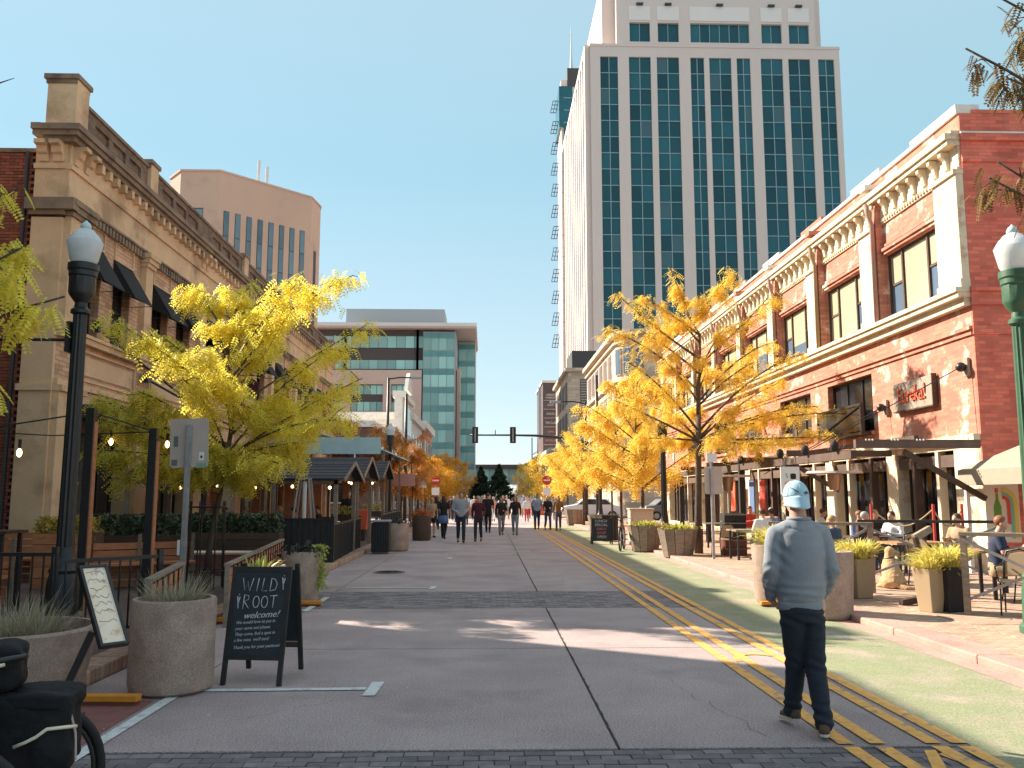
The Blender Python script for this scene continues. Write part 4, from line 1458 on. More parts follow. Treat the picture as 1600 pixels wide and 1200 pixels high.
LV = thing('parking_garage', 'cream garage block with three storeys of grey louvre screens', 'garage', (11.0, 117, 0))
MB().box(0, 9, 0, 22, 0, 18.6).build('wall', 'stone_cream', LV)
MB().box(-.5, 9, -.5, 22, 18.6, 19.1).build('cornice', 'stone_cream', LV)
MB().box(.5, 9, -.2, 8, 19.101, 21.5).build('plant_room', 'office_dark', LV)
for z in (5.6, 9.9, 14.2):
    lp = MB().box(1.6, 8.6, -.1, -.005, z, z + 3.4).build('louvre_screen', 'louvre', LV)
    for q in range(9):
        MB().box(1.7, 8.5, -.2, -.101, z + .15 + q * .36, z + .27 + q * .36).build('slat', 'office_stone', lp)
    MB().box(4.95, 5.15, -.25, -.201, z, z + 3.4).build('mullion', 'stone_cream', lp)
    MB().box(-.4, 9, -.35, -.004, z - .75, z - .2).build('ledge', 'stone_cream', LV)
    for k in range(4):
        MB().box(-.1, -.005, 2 + k * 5, 5.2 + k * 5, z, z + 3.2).build('louvre_screen', 'louvre', LV)
BB = thing('sign_building', 'dark brown building end stacked with six name boards', 'building', (9.2, 150, 0))
MB().box(.4, 14, 0, 18, 9, 21.4).build('wall', 'billboard_dark', BB)
MB().box(.4, 14, .02, 18, 0, 9).build('base_wall', 'stone_cream', BB)
MB().box(.2, 14.2, -.2, 18, 21.4, 21.8).build('coping', 'white_coping', BB)
MB().box(-.4, .1, -.1, .3, 11.5, 20.6).build('blade_sign', 'office_grey', BB)
rows = ['URBAN\nMARKET', 'UNUM', 'NORTH', 'THE CLUB', 'GAMA', 'EMPORIUM']
for i, tx in enumerate(rows):
    z = 19.0 - i * 1.55
    bd = MB().box(.5, 2.9, -.12, -.005, z - .68, z + .68).build('board', 'billboard_dark', BB)
    MB().box(.5, 2.9, -.16, -.121, z - .74, z - .68).build('edge', 'white_coping', bd)
    text(tx, .55 if '\n' not in tx else .5, 'white_coping' if i not in (4, 5) else 'cloth_pink', bd, (1.7, -.17, z), (R(90), 0, 0), ext=.01, sx=.72 if '\n' not in tx else .9)
simple_block('shop_building', 'low white building with dark windows below the stacked name boards', 9.4, 22, 129.5, 149.5, 8.4, 'white_coping', 2, 4, face='x-', front=False)
sc_ = thing('lattice_mast', 'blue grey steel lattice mast standing against the pale sky', 'mast', (9.0, 176, 0))
f = MB()
for x in (0, 1.6):
    f.tube([(x, 0, 0), (x, 0, 13.5 - x)], .12, 5)
for z in range(2, 12, 2):
    f.tube([(0, 0, z), (1.6, 0, z + 1)], .07, 4)
f.build('frame', 'office_grey', sc_)
simple_block('shop_building', 'distant cream block at the right end of the street', 10, 30, 181, 210, 9.4, 'stone_cream', 3, 5, face='x-')
SB = thing('sky_bridge', 'enclosed glass sky bridge crossing high over the street end', 'bridge', (-14, 222, 0))
MB().box(0, 32, 0, 4, 8.7, 9.7).build('roof', 'office_dark', SB)
MB().box(0, 32, 0, 4, 4.6, 5.4).build('deck', 'office_grey', SB)
w = MB().box(0, 32, 1.0, 3.0, 5.4, 8.7).build('glazing', 'office_grey', SB)
for k in range(20):
    MB().box(k * 1.6 + .08, k * 1.6 + 1.52, .9, .999, 5.5, 8.6).build('pane', 'office_glass', w)
for x in (1, 30):
    MB().box(x, x + 1.2, .5, 3.5, 0, 4.6).build('pier', 'office_stone', SB)
simple_block('far_block', 'low pale block closing the far end of the street', -30, -8, 260, 275, 5, 'office_stone', 1, 2)
simple_block('far_block', 'grey block at the far right end behind the sky bridge', 9, 40, 262, 280, 6, 'office_grey', 1, 2, face='x-')
# ================================================================ TREES
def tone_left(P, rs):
    g = .22 - .15 * (P[:, 2] - 3.3) - .12 * P[:, 0]  # low left fronds turn olive: greener leaves plus shade put into the tone
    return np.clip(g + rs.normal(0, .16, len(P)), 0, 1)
TL = [(1.82, -1.2, 5.27), (0.33, 1.14, 5.74), (-0.68, 0.86, 5.6), (2.5, -0.8, 5.35), (1.24, -0.02, 4.98), (0.48, -0.16, 4.7), (2.62, 0.5, 4.76), (-1.4, 0.95, 4.67), (-1.16, -1.33, 4.4), (0.39, -1.55, 3.94), (0.76, 1.1, 4.46), (1.88, -0.22, 4.0), (2.53, 0.86, 3.81), (0.03, -1.63, 3.45), (-1.25, -0.18, 3.42), (-2.43, 0.73, 3.4), (0.52, -0.89, 3.45), (0.96, 1.46, 3.5), (1.85, 1.32, 3.49), (0.14, -1.54, 2.74), (-1.15, -1.56, 2.32), (-1.18, 0.14, 2.08), (0.37, 1.44, 2.62), (1.63, -0.39, 2.51), (2.38, -0.93, 2.85), (0.05, -0.25, 2.29), (1.58, -1.55, 2.11), (-0.24, -0.91, 1.84), (0.62, -0.2, 1.93), (-2.07, -0.02, 2.97)]
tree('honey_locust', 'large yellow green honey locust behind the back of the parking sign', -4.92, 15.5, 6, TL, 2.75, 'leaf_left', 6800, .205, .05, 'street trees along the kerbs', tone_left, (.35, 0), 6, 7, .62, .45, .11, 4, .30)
TR = [(-.84,-1.07,7.99),(-2.45,-1.08,7.33),(1.0,-1.12,7.9),(-1.38,-.16,7.36),(.14,-.84,7.22),(1.63,-1.91,6.98),(-2.4,1.35,6.69),(-1.52,.23,6.49),(-.29,.57,6.95),(.55,-1.26,6.21),(3.2,1.97,6.5),(3.8,1.44,6.0),(-2.2,-1.52,5.26),(-.96,-.67,5.39),(.72,.89,5.44),(2.08,.84,5.64),(3.2,1.75,5.17),(-2.39,-.31,4.33),(-.97,1.32,4.31),(.06,.68,4.25),(.97,-.79,4.11),(2.44,.35,4.04),(4.2,1.53,4.35),(4.6,1.38,4.14),(-1.61,.02,3.26),(-.43,.36,3.3),(.28,-1.86,3.2),(1.58,-1.03,3.0),(3.47,1.19,3.3),(3.84,-.34,3.3)]
tree('honey_locust', 'tall golden honey locust beside the slatted wooden planters on the right pavement', 6.0, 24.8, 8, TR, 3.9, 'leaf_yellow', 7000, .20, .095, 'street trees along the kerbs', None, (.1, 0), 5, 6, .6, .4, .09, 5, .32)
n_t = [(5.9, 33.0, 6.6, 2.6, 3000, 'second golden tree along the right pavement, behind the beige cabinet'),
       (6.3, 41.0, 6.4, 2.5, 2300, 'third golden tree along the right pavement, beside the dark bin'),
       (5.4, 49.0, 5.7, 2.4, 1900, 'golden tree at the near right corner of the crossing'),
       (7.8, 54.5, 6.6, 2.4, 1500, 'golden tree set back from the near right corner of the crossing')]
for i, (x, y, h, r, nf, lab) in enumerate(n_t):
    tree('honey_locust', lab, x, y, h, crown_targets(r, 2.4, h, 20, 20 + i), 2.3, 'leaf_yellow', nf, .32, .07, 'street trees along the kerbs', None, (0, 0), 4, 5, .6, .4, .09, 30 + i, .36)
n_o = [(-6.5, 43.0, 5.6, 2.3, 1100, 'leaf_orange', 'thin rust orange tree above the gabled patio shelters'),
       (-4.7, 47.5, 5.4, 2.1, 1500, 'leaf_orange', 'orange tree beside the black lamp post past the patios'),
       (-5.0, 56.0, 5.0, 2.0, 1100, 'leaf_orange', 'small orange tree at the left corner of the crossing')]
for i, (x, y, h, r, nf, lf, lab) in enumerate(n_o):
    tree('street_tree', lab, x, y, h, crown_targets(r, 2.2, h, 16, 40 + i), 2.0, lf, nf, .34, .06, 'street trees along the kerbs', None, (0, 0), 4, 4, .6, .3, .1, 50 + i, .36)
far = [(-5.4, 76, 5.4, 2.3, 'leaf_amber', 'amber tree first beyond the crossing on the left side'),
       (-5.2, 90, 6.0, 2.6, 'leaf_amber', 'amber tree beside the left no entry sign'),
       (-5.0, 106, 6.8, 2.9, 'leaf_amber', 'amber tree in the middle of the far left row'),
       (-4.6, 126, 7.4, 3.0, 'leaf_amber', 'last amber tree of the far left row, by the evergreen'),
       (6.8, 74, 5.8, 2.6, 'leaf_yellow', 'golden tree first beyond the crossing on the right side'),
       (6.6, 90, 6.2, 2.8, 'leaf_yellow', 'golden tree below the louvred garage'),
       (6.2, 107, 6.6, 3.0, 'leaf_yellow', 'golden tree in the middle of the far right row'),
       (6.0, 128, 6.8, 3.1, 'leaf_yellow', 'last golden tree of the far right row, by the evergreen')]
for i, (x, y, h, r, lf, lab) in enumerate(far):
    tree('street_tree', lab, x, y, h, crown_targets(r, 2.0, h, 16, 60 + i), 1.9, lf, 1300, .52, .09, 'street trees beyond the crossing', None, (0, 0), 3, 4, .8, .3, .1, 70 + i, .42)
# two trees whose trunks stand just outside the picture
SP = [(3.0,-1.0,3.95),(3.3,-.7,3.55),(2.7,-.4,4.15),(3.1,-1.4,3.2),(2.9,-1.2,2.6),(2.3,.2,5.0),(-1.5,.4,5.6),(-1,-1.4,4.6),(.2,1.6,5.2),(1,-1.8,5.5),(.6,.6,5.9),(-1.8,-.8,4)]
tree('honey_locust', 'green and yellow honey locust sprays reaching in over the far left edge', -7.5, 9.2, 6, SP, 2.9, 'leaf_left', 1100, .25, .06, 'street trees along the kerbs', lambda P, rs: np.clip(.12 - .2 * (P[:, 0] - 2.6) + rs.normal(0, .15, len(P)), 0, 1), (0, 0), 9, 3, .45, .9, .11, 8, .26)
SQ = [(-3.0,-.4,6.6),(-2.7,-.6,7.1),(-2.4,-.2,6.35),(-2.9,-.5,5.05),(-2.3,-.6,4.8),(-2.6,-.2,5.35),(0,1.5,7.2),(1.4,0,6.6),(.3,-1.6,6.9),(1.2,1.2,5.6),(-1.5,1.0,7.6),(-2.2,-.9,4.6)]
tree('honey_locust', 'brown leaved branches hanging in from the top right corner', 8.35, 9.4, 7.5, SQ, 4.0, 'leaf_brown', 900, .19, .08, 'street trees along the kerbs', lambda P, rs: np.clip(.35 + rs.normal(0, .3, len(P)), 0, 1), (0, 0), 9, 4, .42, 1.0, .09, 9, .24)
# bare twig at the far left
tb_ = thing('bare_branch', 'bare forked twig poking into the sky at the left edge', 'branch', (-5.2, 8.0, 5.5))
MB().tube([(-3, 0, -.6), (0, 0, -.02), (.35, 0, .02), (.5, 0, .14), (.62, .02, .2)], [.03, .014, .01, .007, .003], 5).build('branch', 'bark', tb_, smooth=True)
MB().tube([(.35, 0, .02), (.45, 0, -.03), (.5, 0, -.12)], [.008, .006, .003], 5).build('twig', 'bark', tb_)

for i, (x, y, h, r, lab) in enumerate([(-1.6, 205, 8.4, 3.9, 'dark green conifer left of the pair at the end of the street'), (2.6, 200, 8.8, 4.2, 'dark green conifer right of the pair at the end of the street')]):
    t = thing('conifer_tree', lab, 'tree', (x, y, 0), 0, 'conifers at the street end')
    MB().tube([(0, 0, 0), (0, 0, h)], [.25, .03], 8).build('trunk', 'bark', t)
    n = 3600
    z = rng.uniform(.06, 1, n) ** 1.0
    a = rng.uniform(0, 2 * PI, n)
    rad = (1 - z) * r * rng.uniform(.3, 1.12, n) * (1 + .18 * np.sin(z * 38))
    P = np.stack([rad * np.cos(a), rad * np.sin(a), z * h], 1)
    ob('crown', clumps(P, rng.uniform(.25, .55, n), rng.uniform(0, 1, n)), 'evergreen', t)

# ================================================================ LAMPS, SIGNS, SIGNALS
def acorn_lamp(name, label, x, y, H, m, group, z0=.1, hi=True, arm=False):
    t = thing(name, label, 'street lamp', (x, y, z0), 0, group)
    n = 24 if hi else 12
    k = H / 5.2
    MB().lathe([(.24, 0), (.24, .08), (.20, .12), (.19, .5), (.16, .62), (.18, .66), (.13, .74), (.115, .95)], n=n).build('base', m, t, smooth=35)
    MB().lathe([(.105, .95), (.10, 1.6), (.085, H - 1.25)], n=n * 1, flute=(0, 2, .12)).build('shaft', m, t, smooth=20)
    z = H - 1.25
    MB().lathe([(.085, z), (.12, z + .02), (.12, z + .06), (.08, z + .1), (.075, z + .16), (.15, z + .26), (.165, z + .3), (.165, z + .50), (.175, z + .52), (.175, z + .58), (.19, z + .6), (.19, z + .68), (.13, z + .70)], n=n, flute=(6, 7, .06)).build('fitter', m, t, smooth=30)
    z += .68
    g = MB().lathe([(.14, 0), (.175, .06), (.205, .2), (.225, .30), (.215, .315), (.20, .34), (.165, .40), (.155, .405), (.11, .46), (.06, .49)], (0, 0, z), n).build('globe', 'lamp_glass', t, smooth=50)
    MB().lathe([(.062, .485), (.068, .52), (.05, .56), (.02, .585), (.012, .6)], (0, 0, z), n).build('finial', 'lamp_cap', t, smooth=True)
    if arm:
        MB().tube([(-.08, 0, 3.62), (-1.25, 0, 3.62)], .022, 8).build('banner_arm', m, t)
        MB().box(-.14, -.08, -.09, .09, 3.45, 3.85).build('arm_clamp', m, t)
    return t
grp = 'acorn globe street lamps'
acorn_lamp('street_lamp', 'black fluted lamp post with white acorn globe nearest on the left', -5.36, 11.3, 5.2, 'black_metal', grp, .11, True, True)
l2 = acorn_lamp('street_lamp', 'green fluted lamp post with acorn globe at the right edge', 6.55, 10.3, 4.95, 'green_metal', grp, .09)
cb = thing('banner_box', 'black box fixed high on the green lamp post', 'box', (6.55, 10.3, 2.6))
MB().box(-.1, .28, -.32, -.2, 0, .55).build('case', 'black_matte', cb, bevel=.01)
acorn_lamp('street_lamp', 'black lamp post with its globe lost in the golden leaves, right pavement', 5.9, 29, 4.6, 'black_metal', grp, .09)
acorn_lamp('street_lamp', 'distant white globed lamp post among the left orange trees', -4.6, 41, 5.0, 'black_metal', grp, .11, False)
acorn_lamp('street_lamp', 'farther white globed lamp post at the left corner of the crossing', -4.5, 56.5, 4.8, 'black_metal', grp, .11, False)
acorn_lamp('street_lamp', 'thin black lamp post near the right corner of the crossing', 5.9, 45.5, 4.6, 'black_metal', grp, .09, False)
for k, (x, y, h, d, lab) in enumerate([(-6.95, 60, 9.8, 1, 'tall black cobra head light pole beyond the left orange trees'), (-5.4, 57, 8.3, 0, 'tall bare black pole in front of the white shop gable'), (6.35, 56, 7.7, -1, 'tall black cobra head light pole by the right corner'), (6.6, 52, 8.9, 0, 'slim dark pole against the rounded stone building')]):
    t = thing('light_pole', lab, 'light pole', (x, y, .1), 0, 'tall light poles at the crossing')
    MB().tube([(0, 0, 0), (0, 0, h)], [.13, .09], 8).build('shaft', 'black_metal', t, smooth=True)
    if d:
        MB().tube([(0, 0, h - .1), (d * .8, 0, h + .02), (d * 1.7, 0, h)], .05, 6).build('arm', 'black_metal', t)
        MB().box(min(d * 1.6, d * 2.3), max(d * 1.6, d * 2.3), -.14, .14, h - .09, h + .06).build('luminaire', 'office_grey', t, bevel=.02)
# traffic signal
ts = thing('traffic_signal', 'long curved black mast arm with two traffic lights over the street', 'traffic light', (7.4, 58, .1))
MB().tube([(0, 0, 0), (0, 0, 4.7), (-.3, 0, 5.0), (-1.0, 0, 5.2)], [.16, .14, .13, .12], 10).build('mast', 'black_metal', ts, smooth=True)
MB().tube([(-1.0, 0, 5.2), (-2.6, 0, 5.5), (-4.2, 0, 5.63), (-6, 0, 5.66), (-8.6, 0, 5.66)], [.12, .10, .08, .06, .05], 8).build('arm', 'black_metal', ts, smooth=True)
for x in (-8.25, -5.72):
    h = MB().box(x - .2, x + .2, -.16, .02, 5.12, 6.2).build('signal_head', 'black_matte', ts, bevel=.02)
    MB().box(x - .045, x + .045, -.18, -.161, 5.2, 6.1).build('bracket', 'galvanised', h)
    for q in range(3):
        MB().lathe([(.12, 0), (.13, .2)], (0, 0, 0), 12).build('visor', 'black_matte', h, loc=(x, .02, 5.32 + q * .34), rot=(R(-90), 0, 0))
MB().tube([(-6.9, 0, 5.66), (-6.9, 0, 6.0)], .03, 5).build('sensor', 'black_matte', ts)

def rounded(w, h, r, n=4):
    pts = []
    for cx, cy, a0 in ((w / 2 - r, -h / 2 + r, -90), (w / 2 - r, h / 2 - r, 0), (-w / 2 + r, h / 2 - r, 90), (-w / 2 + r, -h / 2 + r, 180)):
        for i in range(n + 1):
            a = R(a0 + 90 * i / n)
            pts.append((cx + r * math.cos(a), cy + r * math.sin(a)))
    return pts
ps = thing('parking_sign', 'back of a large pale sign on a galvanised post, stickers on it', 'sign', (-4.53, 13.2, .05))
MB().prism(rounded(.60, .74, .05), -.004, .004, Matrix.Translation((0, .06, 2.45)) @ XZ @ Matrix.Rotation(R(2), 4, 'Z')).build('plate', 'sign_beige', ps)
MB().box(-.028, .028, -.02, .035, 0, 2.72).box(-.045, -.0285, .01, .03, 0, 2.72).box(.0285, .045, .01, .03, 0, 2.72).build('post', 'galvanised', ps)
for x, z, w, h, m in [(-.21, 2.47, .07, .16, 'sticker_grey'), (-.22, 2.15, .09, .09, 'sticker_grey'), (.2, 2.25, .08, .13, 'sign_white'), (.2, 2.11, .16, .07, 'sticker_green')]:
    MB().box(x - w / 2, x + w / 2, .052, .0555, z - h / 2, z + h / 2).build('sticker', m, ps)
MB().ball((.2, .05, 2.24), (.018, .003, .022), 8, 6).build('apple_mark', 'black_matte', ps)
MB().box(.165, .235, .056, .0565, 2.29, 2.3).build('sticker_print', 'black_matte', ps)
ps.scale = (.96, .96, 1.0)
MB().box(-.085, -.046, -.02, .01, .78, 1.0).build('tag', 'sign_white', ps)
s2 = thing('street_sign', 'back of a beige sign on a grey post in front of the golden tree', 'sign', (5.86, 22.6, .09))
MB().prism(rounded(.46, .72, .04), -.004, .004, Matrix.Translation((.06, .05, 2.02)) @ XZ).build('plate', 'sign_beige', s2)
MB().box(-.03, .03, -.02, .03, 0, 2.75).build('post', 'galvanised', s2)
MB().box(-.12, .14, -.045, -.021, 2.5, 2.72).build('small_sign', 'sign_white', s2)
for x, y, lab in [(-3.7, 62, 'red and white no entry sign on the left side of the crossing'), (4.15, 61, 'red and white no entry sign on the right side of the crossing')]:
    t = thing('no_entry_sign', lab, 'sign', (x, y, .05), 0, 'no entry signs at the crossing')
    MB().tube([(0, 0, 0), (0, 0, 3.1)], .035, 6).build('post', 'galvanised', t)
    dm_ = MB().lathe([(.33, -.01), (.33, .01)], (0, 0, 0), 24).build('disc', 'sign_red', t, loc=(0, -.06, 2.75), rot=(R(90), 0, 0))
    MB().box(-.23, .23, -.085, -.071, 2.70, 2.80).build('bar', 'sign_white', t)
    MB().box(-.27, .27, -.06, -.04, 1.72, 2.25).build('lower_plate', 'sign_white', t)

# ================================================================ PLANTERS
def top_plant(kind, n, r, h, seed, parent, z, name='plant', cx=0, cy=0):
    rs = np.random.default_rng(seed)
    a = rs.uniform(0, 2 * PI, n)
    q = rs.uniform(0, 1, n) ** .7 * r * .6
    P = np.stack([cx + q * np.cos(a), cy + q * np.sin(a), np.full(n, z)], 1)
    tilt = rs.uniform(.1, .75, n)
    D_ = np.stack([np.cos(a + rs.normal(0, .4, n)) * tilt, np.sin(a + rs.normal(0, .4, n)) * tilt, np.ones(n)], 1)
    L = rs.uniform(.5, 1.1, n) * h
    tn = rs.uniform(0, 1, n)
    if kind == 'lavender':
        me = blades(P, D_ * np.array([1.7, 1.7, 1]), L * rs.uniform(.6, 1.25, n), .0055, tn, droop=.1)
        return ob(name, me, 'lavender_grey', parent, kind='stuff')
    if kind == 'grass':
        return ob(name, blades(P, D_, L, .012, tn, droop=.55, seg=4), 'grass_straw', parent, kind='stuff')
    if kind == 'spiky':
        return ob(name, blades(P, D_, L, .035, tn, droop=.45, seg=4), 'grass_green', parent, kind='stuff')
    if kind in ('dark', 'orange', 'yellow', 'hedge'):
        P = P + rs.normal(0, 1, P.shape) * np.array([r * .4, r * .4, h * .25]) + [0, 0, h * .35]
        m = {'dark': 'dark_leaf', 'orange': 'flower_orange', 'yellow': 'flower_yellow', 'hedge': 'hedge_leaf'}[kind]
        return ob(name, clumps(P, rs.uniform(.02, .055, n), tn), m, parent, kind='stuff')
def round_planter(label, x, y, r, h, kind, n, ph, seed, z0=0, taper=1.0, group='round concrete planters', rim=.05):
    t = thing('concrete_planter', label, 'planter', (x, y, z0), 0, group)
    rb = r * taper
    MB().lathe([(rb * .82, .0), (rb * .95, .03), (rb, .09), (r * .5 + rb * .5, h * .5), (r, h - .02), (r - .012, h), (r - rim, h), (r - rim - .01, h - .10)], n=48).build('pot', 'planter_concrete', t, smooth=40)
    MB().lathe([(r - rim, h - .105), (r - rim - .1, h - .09), (.02, h - .08)], n=24).build('soil', 'soil', t)
    top_plant(kind, n, r, ph, seed, t, h - .08)
    return t
round_planter('tan round concrete planter with sparse grey lavender beside the menu stand', -2.79, 7.98, .36, .80, 'lavender', 330, .36, 1)
pb = round_planter('widest tan concrete planter at the left edge behind the black bicycle', -4.02, 7.65, .66, .60, 'lavender', 430, .40, 2, .0, .85)
top_plant('lavender', 240, .25, .35, 5, pb, .5, 'plant', .28, -.2)
round_planter('low tan round planter half hidden behind the chalkboard sign', -3.25, 12.7, .36, .72, 'spiky', 24, .4, 3)
p3 = round_planter('tapered tan planter with dark foliage and a yellow green trailing vine', -2.98, 14.25, .33, .82, 'dark', 700, .22, 4, 0, .8)
rs = np.random.default_rng(2)
P = np.stack([.30 + rs.normal(0, .05, 420), rs.normal(-.05, .08, 420), rs.uniform(.22, .92, 420)], 1)
ob('vine', clumps(P, rs.uniform(.02, .05, 420), rs.uniform(0, .5, 420)), 'grass_green', p3)
round_planter('tan round planter next to the black litter bin on the left kerb', -2.83, 27.6, .36, .86, 'dark', 300, .2, 6)
rp = round_planter('dark barrel planter full of orange flowers beside the standing people', -2.55, 34, .36, .95, 'orange', 900, .35, 7)
for o in rp.children:
    if o.name.startswith('pot'):
        o.material_slots[0].link = 'OBJECT'
        o.material_slots[0].material = M['dark_wood']
# tall rounded-square planters either side of the walking man
for lab, x, y, k in [('tall tapered brown planter with grasses left of the walking man', 4.62, 14.0, 1), ('tall tapered tan planter partly hidden behind the walking man', 4.78, 12.3, 0)]:
    t = thing('tall_planter', lab, 'planter', (x, y, .0), R(8), 'tall tapered planters')
    pt = MB().lathe([(.27, 0), (.30, .02), (.335, .1), (.37, .9), (.36, .93), (.32, .93), (.31, .86)], n=48)
    pt.build('pot', 'planter_concrete', t, smooth=40)
    MB().lathe([(.32, .86), (.02, .87)], n=16).build('soil', 'soil', t)
    if k:
        top_plant('grass', 420, .3, .85, 11, t, .86)
        top_plant('spiky', 30, .3, .5, 12, t, .86)
        top_plant('yellow', 160, .3, .3, 13, t, .86)
    else:
        top_plant('grass', 80, .3, .35, 14, t, .86)
def yblock(label, x, y, l, rz):
    t = thing('wheel_stop', label, 'wheel stop', (x, y, .0), R(rz), 'yellow painted timber blocks under the planters')
    MB().box(-l / 2, l / 2, -.05, .05, .035, .085).build('beam', 'yellow_block', t, bevel=.006)
    MB().box(-l / 2 + .02, l / 2 - .02, -.04, .04, 0, .034).build('runner', 'rust', t)
yblock('yellow timber block beside the foot of the large lavender planter', -3.1, 7.45, .5, -3)
yblock('yellow timber block in the gap between the two wood fence panels', -3.7, 12.0, .75, 4)
yblock('yellow timber block at the foot of the vine planter', -2.8, 13.85, .45, -3)
yblock('yellow timber block left of the walking man', 4.45, 13.6, .45, 5)
yblock('yellow timber block right of the walking man', 5.12, 12.6, .42, 0)

# slatted wooden planters
def slat_planter(label, x, y, rz, s, kind=True):
    t = thing('wooden_planter', label, 'planter', (x, y, .0), R(rz), 'slatted wooden planters on the right side')
    n = 12
    r0, r1, h = .40 * s, .56 * s, .80 * s
    MB().lathe([(r0 * .94, .04), (r1 * .94, h - .01), (r1 * .9, h - .02), (.02, h - .06)], n=n).build('liner', 'soil', t)
    for k in range(n):
        a0 = 2 * PI * k / n
        a1 = 2 * PI * (k + .93) / n
        vs = []
        for rr_, z in ((r0, .03), (r1, h)):
            for q in (a0, a1):
                vs.append((rr_ * math.cos(q), rr_ * math.sin(q), z))
        for rr_, z in ((r0 - .03, .03), (r1 - .03, h)):
            for q in (a0, a1):
                vs.append((rr_ * math.cos(q), rr_ * math.sin(q), z))
        MB().add(vs, [(0, 1, 3, 2), (5, 4, 6, 7), (2, 3, 7, 6), (1, 0, 4, 5), (0, 2, 6, 4), (3, 1, 5, 7)]).build('slat', 'grey_wood', t)
    MB().lathe([(r0 * .8, 0), (r0 * .8, .04)], n=n).build('base', 'dark_wood', t)
    if kind:
        top_plant('spiky', 110, r1, .42, 21, t, h - .05)
        top_plant('yellow', 260, r1, .16, 22, t, h - .02)
    return t
slat_planter('nearest slatted wooden planter with green and yellow leaves, by the golden tree', 5.28, 24.2, 10, 1)
slat_planter('slatted wooden planter with leafy plants behind the nearest one', 4.86, 26.9, 30, 1)
slat_planter('dark slatted wooden planter near the right crossing corner', 5.1, 51, 10, 1.15, False)
slat_planter('slatted wooden planter behind the small chalkboard on the right', 4.9, 37.5, 0, 1.1, False)
ub = thing('utility_cabinet', 'plain beige utility cabinet on the right pavement by the black lamp post', 'cabinet', (5.55, 31.6, .09))
MB().box(-.42, .42, -.3, .3, 0, 1.12).build('body', 'utility_beige', ub, bevel=.02)
MB().box(-.45, .45, -.33, .33, 1.12, 1.17).build('lid', 'utility_beige', ub, bevel=.01)
MB().box(-.36, .36, -.312, -.301, .1, 1.05).build('door', 'utility_beige', ub, bevel=.004)
for lab, x, y, w in [('black square litter bin on the left kerb next to a tan planter', -3.18, 26.3, .52), ('black litter bin behind the small chalkboard on the right', 4.62, 33.2, .62)]:
    t = thing('litter_bin', lab, 'bin', (x, y, .0), 0, 'black litter bins')
    MB().box(-w / 2, w / 2, -w / 2, w / 2, .04, .92).build('body', 'black_matte', t, bevel=.02)
    MB().box(-w / 2 - .02, w / 2 + .02, -w / 2 - .02, w / 2 + .02, .93, .99).build('lid', 'galvanised' if x < 0 else 'black_metal', t, bevel=.015)
    for q in range(6):
        MB().box(-w / 2 + .04 + q * w / 6.4, -w / 2 + .08 + q * w / 6.4, -w / 2 - .015, -w / 2 - .001, .1, .86).build('slat', 'black_metal', t)
# bollard table-like black posts on right (bench)
for k, (x, y) in enumerate([(6.6, 36), (6.9, 40)]):
    t = thing('slatted_bench', ['pale slatted bench near the beige cabinet', 'pale slatted bench further along the right pavement'][k], 'bench', (x, y, .09), R(90), 'benches on the right pavement')
    for q in range(4):
        MB().box(-.8, .8, -.25 + q * .13, -.15 + q * .13, .42, .46).build('seat_slat', 'grey_wood', t)
    for q in range(3):
        MB().box(-.8, .8, .26, .29, .55 + q * .12, .63 + q * .12).build('back_slat', 'grey_wood', t)
    for s_ in (-.7, .7):
        MB().bar((s_, -.2, 0), (s_, -.2, .42), .05, .05).build('leg', 'black_metal', t)
        MB().bar((s_, .24, 0), (s_, .30, .88), .05, .05).build('leg', 'black_metal', t)

# ================================================================ A-BOARDS
def sketch(t, H, W):
    pass
ab = thing('chalkboard_sign', 'black A frame chalkboard reading WILD ROOT welcome on the road', 'sign', (-2.10, 8.45, 0), R(-7))
tilt = R(11)
FM = Matrix.Translation((0, -.30, 0)) @ Matrix.Rotation(-tilt, 4, 'X')
W2, HH = .262, 1.06
fr = MB()
for s_ in (-1, 1):
    fr2 = MB().box(s_ * W2 - .022, s_ * W2 + .022, -.012, .022, 0, HH, FM)
    fr2.build('leg', 'black_matte', ab, bevel=.003)
MB().box(-W2 + .022, W2 - .022, -.010, .02, HH - .05, HH, FM).build('top_rail', 'black_matte', ab, bevel=.003)
MB().box(-W2 + .022, W2 - .022, -.010, .02, .22, .27, FM).build('bottom_rail', 'black_matte', ab, bevel=.003)
bd = MB().box(-W2 + .0, W2 - .0, -.006, .008, .26, HH - .04, FM).build('board', 'chalkboard', ab)
BM = Matrix.Translation((0, .02, 0)) @ Matrix.Translation((0, .10, 0)) @ Matrix.Rotation(tilt, 4, 'X')
for s_ in (-1, 1):
    MB().box(s_ * W2 - .022, s_ * W2 + .022, -.012, .022, 0, HH - .02, BM @ Matrix.Translation((0, .18, 0))).build('leg', 'black_matte', ab, bevel=.003)
MB().box(-W2 + .022, W2 - .022, -.008, .016, .22, .27, BM @ Matrix.Translation((0, .18, 0))).build('back_rail', 'dark_wood', ab)
MB().box(-W2 + .022, W2 - .022, -.004, .008, .28, HH - .08, BM @ Matrix.Translation((0, .18, 0))).build('board', 'chalkboard', ab)
